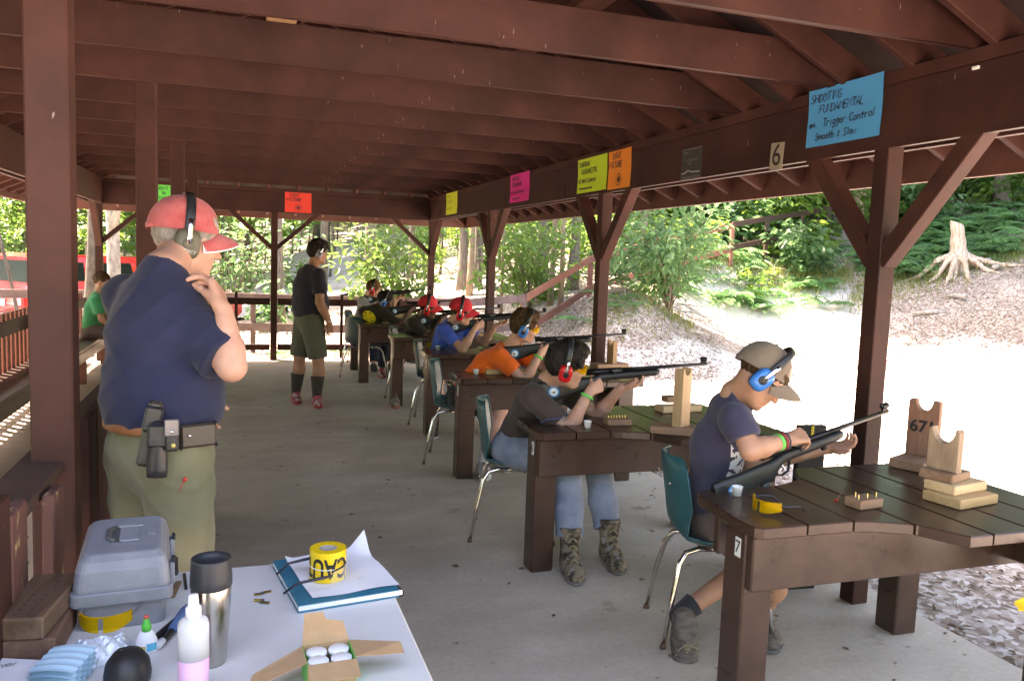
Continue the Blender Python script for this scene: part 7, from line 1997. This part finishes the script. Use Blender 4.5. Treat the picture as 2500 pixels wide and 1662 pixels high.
flap(cx, 'flap', [(-w, -d, h), (-w, -d - .05, h - .012), (w, -d - .05, h - .012), (w, -d, h)])
WAX = pm('white wax', (.86, .86, .88), rough=.35, subs=.1)
for i, (x, y) in enumerate(((-.024, -.019), (.022, -.018), (-.022, .020), (.023, .021))):
    q_ = Matrix.Translation((.178, 1.600, 0)) @ Matrix.Rotation(radians(3), 4, 'Z') @ Vector((x, y, 0))
    t_ = thing('wax_cup', 'small white capped cup standing in the open cardboard carton', 'cup', (q_.x, q_.y, T0 + .0018), 0, 'white cups in the carton')
    MB().lathe([(.0001, 0), (.017, 0), (.0195, .045), (.021, .046), (.021, .052), (.0195, .0535)], 24).build('wall', PAPERC, t_)
    MB().lathe([(.0195, .053), (.018, .0505), (.0001, .0505)], 24).build('lid', WAX, t_)
# glue bottle, bags, trays, muff, block, pens at the left end
GR = pm('green cap', (.04, .55, .06), rough=.4); LBL = pm('cyan label', (.05, .45, .70), rough=.5)
gl_ = thing('dropper_bottle', 'white dropper bottle with bright green cap beside the tool box', 'bottle', P3(358, 1590))
MB().lathe([(.0001, 0), (.018, 0), (.020, .004), (.020, .024), (.015, .040), (.0095, .048)], 22, sx=1.1, sy=.75).build('body', WAX, gl_)
MB().lathe([(.0098, .047), (.0098, .060), (.0068, .063), (.0055, .074)], 18).build('cap', GR, gl_); MB().lathe([(.0054, .0735), (.0050, .080), (.0001, .081)], 14).build('tip', pm('red tip', (.7, .10, .08), rough=.4), gl_)
rows = [[(.0222 * cos(a), .0155 * sin(a), z) for a in np.linspace(-1.5, -.4, 7)] for z in (.006, .023)]; MB().grid(rows, 0).build('label', LBL, gl_)
rows = [[(.0222 * cos(a), .0155 * sin(a), z) for a in np.linspace(-2.6, -1.6, 7)] for z in (.006, .018)]; MB().grid(rows, 0).build('label', pm('orange label', (.75, .35, .10), (.3, .6, .2), scale=60, rough=.5), gl_)
def crumple(name, label, cat, p, size, mat, seed, a=0, n=18, ht=.03, amp=.010):
    r = np.random.default_rng(seed); rows = []
    ph = r.uniform(0, 6, 6)
    for i in range(n):
        v = i / (n - 1) * 2 - 1
        row = []
        for k in range(n):
            u_ = k / (n - 1) * 2 - 1
            e = (1 - max(abs(u_), abs(v)) ** 4)
            z = ht * e + amp * e * (abs(sin(u_ * 5 + ph[0] + 2 * v)) + abs(sin(v * 6 + ph[1] - 2 * u_)) - .8) + r.normal(0, amp * .12)
            row.append((u_ * size[0] / 2 * (1 + .06 * sin(v * 5 + ph[2])), v * size[1] / 2 * (1 + .06 * sin(u_ * 4 + ph[3])), max(.0, z)))
        rows.append(row)
    b = MB(); b.grid(rows, 0, False); o = b.build(name, mat, None, p, (0, 0, radians(a)))
    return tag(o, label, cat)
BAG = pm('pale foil bag', (.62, .68, .75), (.75, .80, .84), scale=12, rough=.3, metal=.25)
crumple('foil_bag', 'pale foil bag under the yellow lensed glasses near the tool box', 'bag', P3(250, 1600), (.115, .095), BAG, 3, 10, 22, .026, .010)
FOIL = pm('silver foil', (.75, .74, .78), rough=.18, metal=1)
crumple('crumpled_foil', 'crumpled silver foil wrapper at the left end of the table', 'foil', P3(70, 1600), (.075, .07), FOIL, 5, 30, 18, .018, .014)
_lg = loose_glasses('yellow lensed glasses with grey arms on the foil bag', (P3(262, 1560)[0], P3(262, 1560)[1] - .01, T0 + .034), 262, YLENS, pm('grey arm', (.12, .12, .13), rough=.4)); _lg.scale = (.82,) * 3
PB = pm('pale blue pleated paper', (.40, .62, .74), (.48, .70, .80), scale=8, rough=.8)
bx_ = thing('mask_box', 'pale blue pleated paper masks piled at the lower left', 'paper masks', (P3(150, 1660)[0], P3(150, 1660)[1] - .02, T0), radians(-14))
for k in range(5):
    rows = []
    for i in range(15):
        v = i / 14 - .5
        rows.append([((u_ / 8 - .5) * .088, v * .115 + .004 * k, .004 + .0095 * k + (.0030 if i % 3 == 0 else 0) + .006 * (1 - (2 * u_ / 8 - 1) ** 2)) for u_ in range(9)])
    MB().grid(rows, 0, False).build('mask', PB, bx_)
jr = thing('paper_bag', 'white paper packet with black scribble at the lower left corner', 'packet', (P3(20, 1665)[0] + .005, P3(20, 1665)[1] - .02, T0), radians(-20))
MB().box((-.055, -.06, 0), (.055, .06, .03), 0, .008).build('packet', PAG, jr)
o = handwriting([('VOV', -.015, .022, .012)], INK, .0016, 2).build('lettering', INK, jr); o.location = (0, 0, .031); o.rotation_euler = (0, 0, .5)
dm = thing('black_ear_muffs', 'black ear muff cup lying dome up at the bottom of the picture', 'ear muffs', P3(312, 1668))
MB().lathe([(.036, 0), (.042, .006), (.044, .022), (.040, .045), (.028, .062), (.012, .069), (.0001, .070)], 28, sx=1, sy=1.2).build('ear_cup', pm('matt black plastic', (.02, .018, .02), rough=.45), dm)
MB().lathe([(.0001, .074), (.006, .072), (.007, .067)], 10, 0, Matrix.Translation((-.012, .006, -.002))).build('button', BLACKP, dm)
# wood blocks with rows of holes
for i, (x, y, z, a, L) in enumerate(((-.405, 1.92, .80, -8, .245), (-.40, 1.90, T0, -2, .20))):
    t_ = thing('drilled_block', ('dark oily wooden block with two rows of drilled holes on top of another', 'rusty brown wooden block beneath the drilled block')[i], 'wood block', (x, y, z if i == 0 else T0), radians(a))
    MB().box((-.052, -L / 2, 0), (.052, L / 2, .047 if i == 0 else .0585), 0, .004).build('block', pm('oily brown wood', (.10, .058, .036), (.20, .115, .07), scale=4, stretch=(10, 1.5, 10), rough=.5, bump=.15) if i == 0 else pm('rusty wood', (.15, .075, .05), (.22, .11, .07), scale=4, stretch=(10, 1.5, 10), rough=.7, bump=.15), t_)
    if i == 0:
        for k in range(8):
            for q in (-1, 1):
                if k > 4 and q < 0: continue
                MB().lathe([(.0042, .0), (.0035, .0008), (.0001, .0006)], 10, 0, Matrix.Translation((q * .013 + .004, -L / 2 + .022 + k * .024, .0472))).build('hole', LEAD, t_)
BLC = pm('blue fleece', (.06, .13, .26), (.09, .18, .33), scale=60, rough=.95, bump=.5, bscale=150)
o = MB().tube([(-.02, -.06, .012), (-.004, -.02, .017), (.006, .03, .016), (.012, .07, .012)], [.011, .016, .016, .009], 12, flat=.75).build('cleaning_cloth', BLC, None, P3(448, 1520)); tag(o, 'rolled blue fleece cloth left of the tumbler', 'cloth')
for i, (px, py, a, c_) in enumerate(((405, 1545, 66, BLACKP), (420, 1550, 70, pm('clear tube', (.60, .62, .66), rough=.25)))):
    o = thing('marker_pen', ('black marker pen leaning to the tool box', 'clear tipped marker pen beside the black one')[i], 'pen', P3(px, py), radians(a)); M = Matrix.Translation((0, 0, .009)) @ Matrix.Rotation(pi / 2, 4, 'Y')
    MB().lathe([(.0001, -.06), (.007, -.059), (.008, -.05), (.008, .04), (.006, .06), (.0001, .065)], 12, 0, M).build('barrel', BLACKP, o); MB().lathe([(.0001, -.075), (.0085, -.074), (.0088, -.048), (.0081, -.047)], 12, 0, M).build('cap', c_ if i else STEEL, o)
o = MB().box((-.004, -.055, 0), (.004, .055, .003), 0, .001).build('black_pen', BLACKP, None, P3(452, 1420), (0, 0, .1)); tag(o, 'thin black pen lying behind the tumbler', 'pen')
o = MB().box((-.008, -.05, 0), (.008, .05, .004), 0, .001).build('wooden_strip', OLDWOOD, None, P3(428, 1440), (0, 0, -.1)); tag(o, 'flat brown wooden strip beside the tool box', 'wooden strip')

# ------------------------------------------------------------------ gear on the standing man's belt
LEATH = pm('black leather', (.014, .014, .017), (.03, .03, .034), scale=40, rough=.32, bump=.1, bscale=200); BELT = pm('brown leather belt', (.26, .09, .035), (.34, .13, .055), scale=14, rough=.5); SHELL = pm('dark plastic case', (.045, .04, .036), rough=.3)
mo = v3(*man.location)
def local_frame(p, up=(0, 0, 1), out=None, roll=0.):
    o_ = nrm(out); u_ = nrm(np.array(up, float) - o_ * (np.array(up) @ o_)); r_ = np.cross(u_, o_)
    c_, s_ = cos(roll), sin(roll); u2 = u_ * c_ + r_ * s_; r2 = r_ * c_ - u_ * s_
    q_ = np.array(p) - mo
    return Matrix((*[(float(r2[i]), float(u2[i]), float(o_[i]), float(q_[i])) for i in range(3)], (0, 0, 0, 1)))
ctr = v3(c0[0], c0[1], 0)
def on_hip(px, py, d): return at_d(px, py, d)
cam2 = nrm(v3(.10, -1, .05))
def gear(name, label, px, py, d, roll=0., out=cam2):
    g_ = thing(name, None, None); g_.parent = man; g_['label'] = label; g_.matrix_local = local_frame(at_d(px, py, d), out=out, roll=roll); return g_
rows = []
S = Sculpt(); pz = Jm['pelvis']
for q in (0,):
    S.cap(pz + v3(0, 0, .045), pz + v3(0, 0, .048), .172 * 1.08, .172 * 1.08, .02, flat=(f0, .84))
    S.cut(pz + v3(0, 0, .068), (0, 0, 1)); S.cut(pz + v3(0, 0, .028), (0, 0, -1))
V, Fq = S.mesh(.008); link('belt', np_mesh('belt', V, Fq, BELT, True), man)
HD = 2.43
g = gear('knife_sheath', 'black knife sheath hanging at a slant', 363, 1070, HD, .20)
MB().box((-.022, -.085, -.02), (.022, .115, .012), 0, .010).build('sheath', SHELL, g)
MB().box((-.026, .02, -.01), (.026, .10, .022), 0, .008).build('strap', LEATH, g)
g = gear('holster', 'black holster with a rounded end', 385, 1095, HD - .015, .04)
MB().lathe([(.0001, -.084), (.016, -.080), (.026, -.066), (.029, -.045), (.026, .0), (.030, .06), (.028, .085), (.0001, .088)], 18, 0, Matrix.Rotation(-pi / 2, 4, 'X') @ Matrix.Scale(-1, 4, (0, 0, 1)), sx=1, sy=.6).build('pouch', LEATH, g)
MB().box((-.031, .005, .004), (.031, .075, .020), 0, .008).build('flap', LEATH, g)
g = gear('belt_pouch', 'small black pouch with a shiny snap', 419, 1062, HD - .02)
MB().box((-.019, -.048, -.02), (.019, .045, .008), 0, .006).build('pouch', LEATH, g)
MB().box((-.0205, -.002, .006), (.0205, .049, .013), 0, .005).build('flap', pm('shiny leather', (.10, .10, .11), rough=.18, spec=.8), g); MB().lathe([(.0058, .012), (.005, .016), (.0001, .0172)], 12, 0, Matrix.Translation((0, .012, 0))).build('snap', STEEL, g)
MB().lathe([(.0065, .008), (.006, .0092), (.0001, .0093)], 12, 0, Matrix.Translation((.004, -.030, 0))).build('emblem', pm('gold print', (.55, .42, .10), rough=.4), g)
g = gear('phone_case', 'dark belt case with rubber corners', 484, 1062, 2.50, -.02, nrm(v3(.32, -1, .05)))
MB().box((-.054, -.036, -.018), (.054, .036, .008), 0, .007).build('case', pm('bronze plastic', (.035, .026, .02), (.05, .038, .03), scale=20, rough=.4), g)
for sx in (-1, 1):
    for sy in (-1, 1): MB().box((sx * .058 - .012 * (sx > 0) , sy * .040 - .012 * (sy > 0), -.018), (sx * .058 + .012 * (sx < 0), sy * .040 + .012 * (sy < 0), .012), 0, .005).build('corner', BLACKP, g)
MB().lathe([(.006, .007), (.005, .011), (.0001, .0115)], 12, 0, Matrix.Translation((-.028, .002, 0))).build('snap', STEEL, g)
g = gear('red_pin', 'tiny red pin hanging from the pocket', 447, 1178, 2.47, .45)
b = MB(); b.tube([(0, .012, .004), (0, -.030, .003)], [.0015, .001], 6); b.lathe([(.0001, .020), (.005, .016), (.006, .010), (.0001, .002)], 10, 0, Matrix.Rotation(-pi / 2, 4, 'X') @ Matrix.Translation((0, -.004, 0))); b.build('pin', REDP, g)
# lettering on his ear cup
for ch in man.children:
    if ch.name.startswith('ear_muffs'):
        F_, L_, U_ = frame(hfm, (0, 0, 1)); c_ = Jm['head'] + (F_ * -.012 - U_ * .010) * .97 - L_ * .088 * .97
        o = link('lettering', text_mesh('IMPACT', .0145, pm('pale print', (.55, .55, .50), rough=.6), .1, .0003), ch)
        n_ = -L_; x_ = F_ * .97 + U_ * -.12; x_ = nrm(x_); y_ = np.cross(n_, x_)
        pz_ = c_ - L_ * .0405 - U_ * .024 + F_ * .0
        o.matrix_local = Matrix((*[(float(x_[i]), float(y_[i]), float(n_[i]), float(pz_[i])) for i in range(3)], (0, 0, 0, 1)))
# round yellow print on the back of the boy at bench two
def back_print():
    bf = YAW_(38); ch = J2['chest']; up = nrm(J2['neck'] - J2['pelvis']); bl = nrm(np.cross(up, bf)); out = -bf
    sh = [c for c in p2.children if c.name.startswith('shirt')][0]
    out = nrm(v3(-.35, -.94, .1) * .55 + out * .45); bl_ = nrm(np.cross(up, -out)); out = np.cross(bl_, up) * -1
    pc = ch + up * .03
    from mathutils.bvhtree import BVHTree
    me = sh.data; bv = BVHTree.FromPolygons([v.co.copy() for v in me.vertices], [tuple(p_.vertices) for p_ in me.polygons])
    def drop(u_, v_):
        o_ = pc + bl_ * -u_ + up * v_ + out * .5; h = bv.ray_cast(Vector(o_), Vector(-out))
        return (np.array(h[0]) + out * .004) if h[0] is not None else pc + out * .16
    b = MB(); rows = []
    for i in range(7): rows.append([drop(.100 * i / 6 * cos(a), .070 * i / 6 * sin(a)) for a in np.linspace(0, 2 * pi, 25)])
    b.grid(rows, 0); o = b.build('back_print', YELP, p2)
    b = MB()
    for a0 in (.5, 1.6, 2.7, 3.6, 4.7, 5.8):
        b.add([drop(.03 * cos(a0), .02 * sin(a0)) + out * .002, drop(.088 * cos(a0 - .22), .060 * sin(a0 - .22)) + out * .002, drop(.088 * cos(a0 + .22), .060 * sin(a0 + .22)) + out * .002], [(0, 1, 2)])
    b.build('print_mark', DARKT, o)
    for k, v_ in enumerate((-.105, -.135)):
        b = MB(); b.grid([[drop(u_, v_ + s_) + out * .001 for u_ in np.linspace(-.03 - .02 * k, .03 + .02 * k, 5)] for s_ in (-.006, .006)]); b.build('print_line', YELP, p2)
back_print()

# ------------------------------------------------------------------ red vehicle parked in the trees
CARRED = pm('red car paint', (.50, .012, .012), (.55, .016, .016), scale=3, rough=.25, coat=.8, rvar=.04); GLASSD = pm('dark car glass', (.008, .014, .010), rough=.3, spec=.12); TYRE = pm('tyre', (.015, .015, .015), rough=.85); CHR = pm('car chrome', (.7, .7, .7), rough=.15, metal=1); TAIL = pm('tail lamp', (.45, .01, .01), rough=.2)
def suv():
    zg = tz(-2.5, 18) - .02; a = radians(40)
    t = thing('red_suv', 'red estate car parked behind the pale tree at the left', 'car', (-3.69, 17.12, zg), a)
    W = 1.84; yw = 0
    lower = [(.0, .52), (.05, .42), (4.75, .42), (4.9, .55), (4.88, .92), (3.75, 1.06), (.04, 1.08), (-.02, .8)]
    M = Matrix(((1, 0, 0, 0), (0, 0, 1, 0), (0, 1, 0, 0), (0, 0, 0, 1)))
    MB().prism(lower[::-1], 0, W, 0, M, c=.05).build('body', CARRED, t)
    b = MB(); s0 = [(.05, 1.07), (3.85, 1.05), (3.0, 1.66), (2.6, 1.75), (.45, 1.77), (.22, 1.70)]
    ins = [.02, .02, .14, .17, .17, .15]
    V_ = [(x, i, z) for (x, z), i in zip(s0, ins)] + [(x, W - i, z) for (x, z), i in zip(s0, ins)]
    b.add(V_, [(0, 1, 2, 3, 4, 5), (11, 10, 9, 8, 7, 6)] + [(i, i + 6, (i + 1) % 6 + 6, (i + 1) % 6) for i in range(6)]); b.build('cabin', CARRED, t)
    def pane(xa, xb, xc, xd, z0=1.26, z1=1.62, name='window'):
        def yy_(z): return .02 + (z - 1.06) / .6 * .12 - .006
        f_ = MB(); p_ = [(xa, yy_(z0), z0), (xb, yy_(z0), z0), (xc, yy_(z1), z1), (xd, yy_(z1), z1)]; f_.add(p_ + [(q_[0], q_[1] + .02, q_[2]) for q_ in p_], [(0, 1, 2, 3), (4, 7, 6, 5), (0, 4, 5, 1), (1, 5, 6, 2), (2, 6, 7, 3), (3, 7, 4, 0)]); f_.build(name, GLASSD, t)
        f_ = MB(); p_ = [(q_[0], W - q_[1], q_[2]) for q_ in p_]; f_.add(p_ + [(q_[0], q_[1] - .02, q_[2]) for q_ in p_], [(0, 1, 2, 3), (4, 7, 6, 5), (0, 4, 5, 1), (1, 5, 6, 2), (2, 6, 7, 3), (3, 7, 4, 0)]); f_.build(name, GLASSD, t)
    pane(.42, 1.15, 1.15, .50); pane(1.45, 2.22, 2.16, 1.45); pane(2.52, 3.4, 2.82, 2.46)
    f_ = MB(); p_ = [(.09, .14, 1.24), (.09, W - .14, 1.24), (.185, W - .24, 1.64), (.185, .24, 1.64)]; p_ = [(x - .012, y, z) for x, y, z in p_]; f_.add(p_ + [(x + .02, y, z) for x, y, z in p_], [(3, 2, 1, 0), (4, 5, 6, 7), (0, 1, 5, 4), (1, 2, 6, 5), (2, 3, 7, 6), (3, 0, 4, 7)]); f_.build('rear_window', GLASSD, t)
    MB().box((-.12, .03, .42), (-.0, W - .03, .60), 0, .03).build('bumper', CHR, t); MB().box((-.14, .25, .60), (-.03, W - .25, .63), 0, .01).build('bumper_pad', BLACKP, t)
    MB().box((-.035, W / 2 - .16, .76), (-.02, W / 2 + .16, .90), 0, .004).build('license_plate', PAPERC, t); MB().box((-.04, W / 2 - .1, .96), (-.018, W / 2 + .1, 1.0), 0, .004).build('tailgate_handle', BLACKP, t)
    for y in (.06, W - .18): MB().box((-.035, y, .70), (.03, y + .12, 1.02), 0, .01).build('tail_light', TAIL, t)
    MB().box((.4, -.008, .78), (4.5, .012, .82), 0, .003).build('side_trim', CHR, t)
    for x in (.95, 3.85):
        for y, s_ in ((.02, -1), (W - .02, 1)):
            w_ = MB().lathe([(.17, -.02), (.345, -.03), (.37, .03), (.37, .17), (.345, .22), (.17, .22)], 28, 0, Matrix.Translation((x, y - s_ * .19, .37)) @ Matrix.Rotation(-s_ * pi / 2, 4, 'X')).build('wheel', TYRE, t)
            MB().lathe([(.0001, .215), (.05, .215), (.15, .19), (.19, .205), (.19, .0)], 20, 0, Matrix.Translation((x, y - s_ * .19, .37)) @ Matrix.Rotation(-s_ * pi / 2, 4, 'X')).build('rim', CHR, w_)
    return t
suv()
print('objects', len(bpy.data.objects), 'tris', sum(len(m_.polygons) for m_ in bpy.data.meshes))
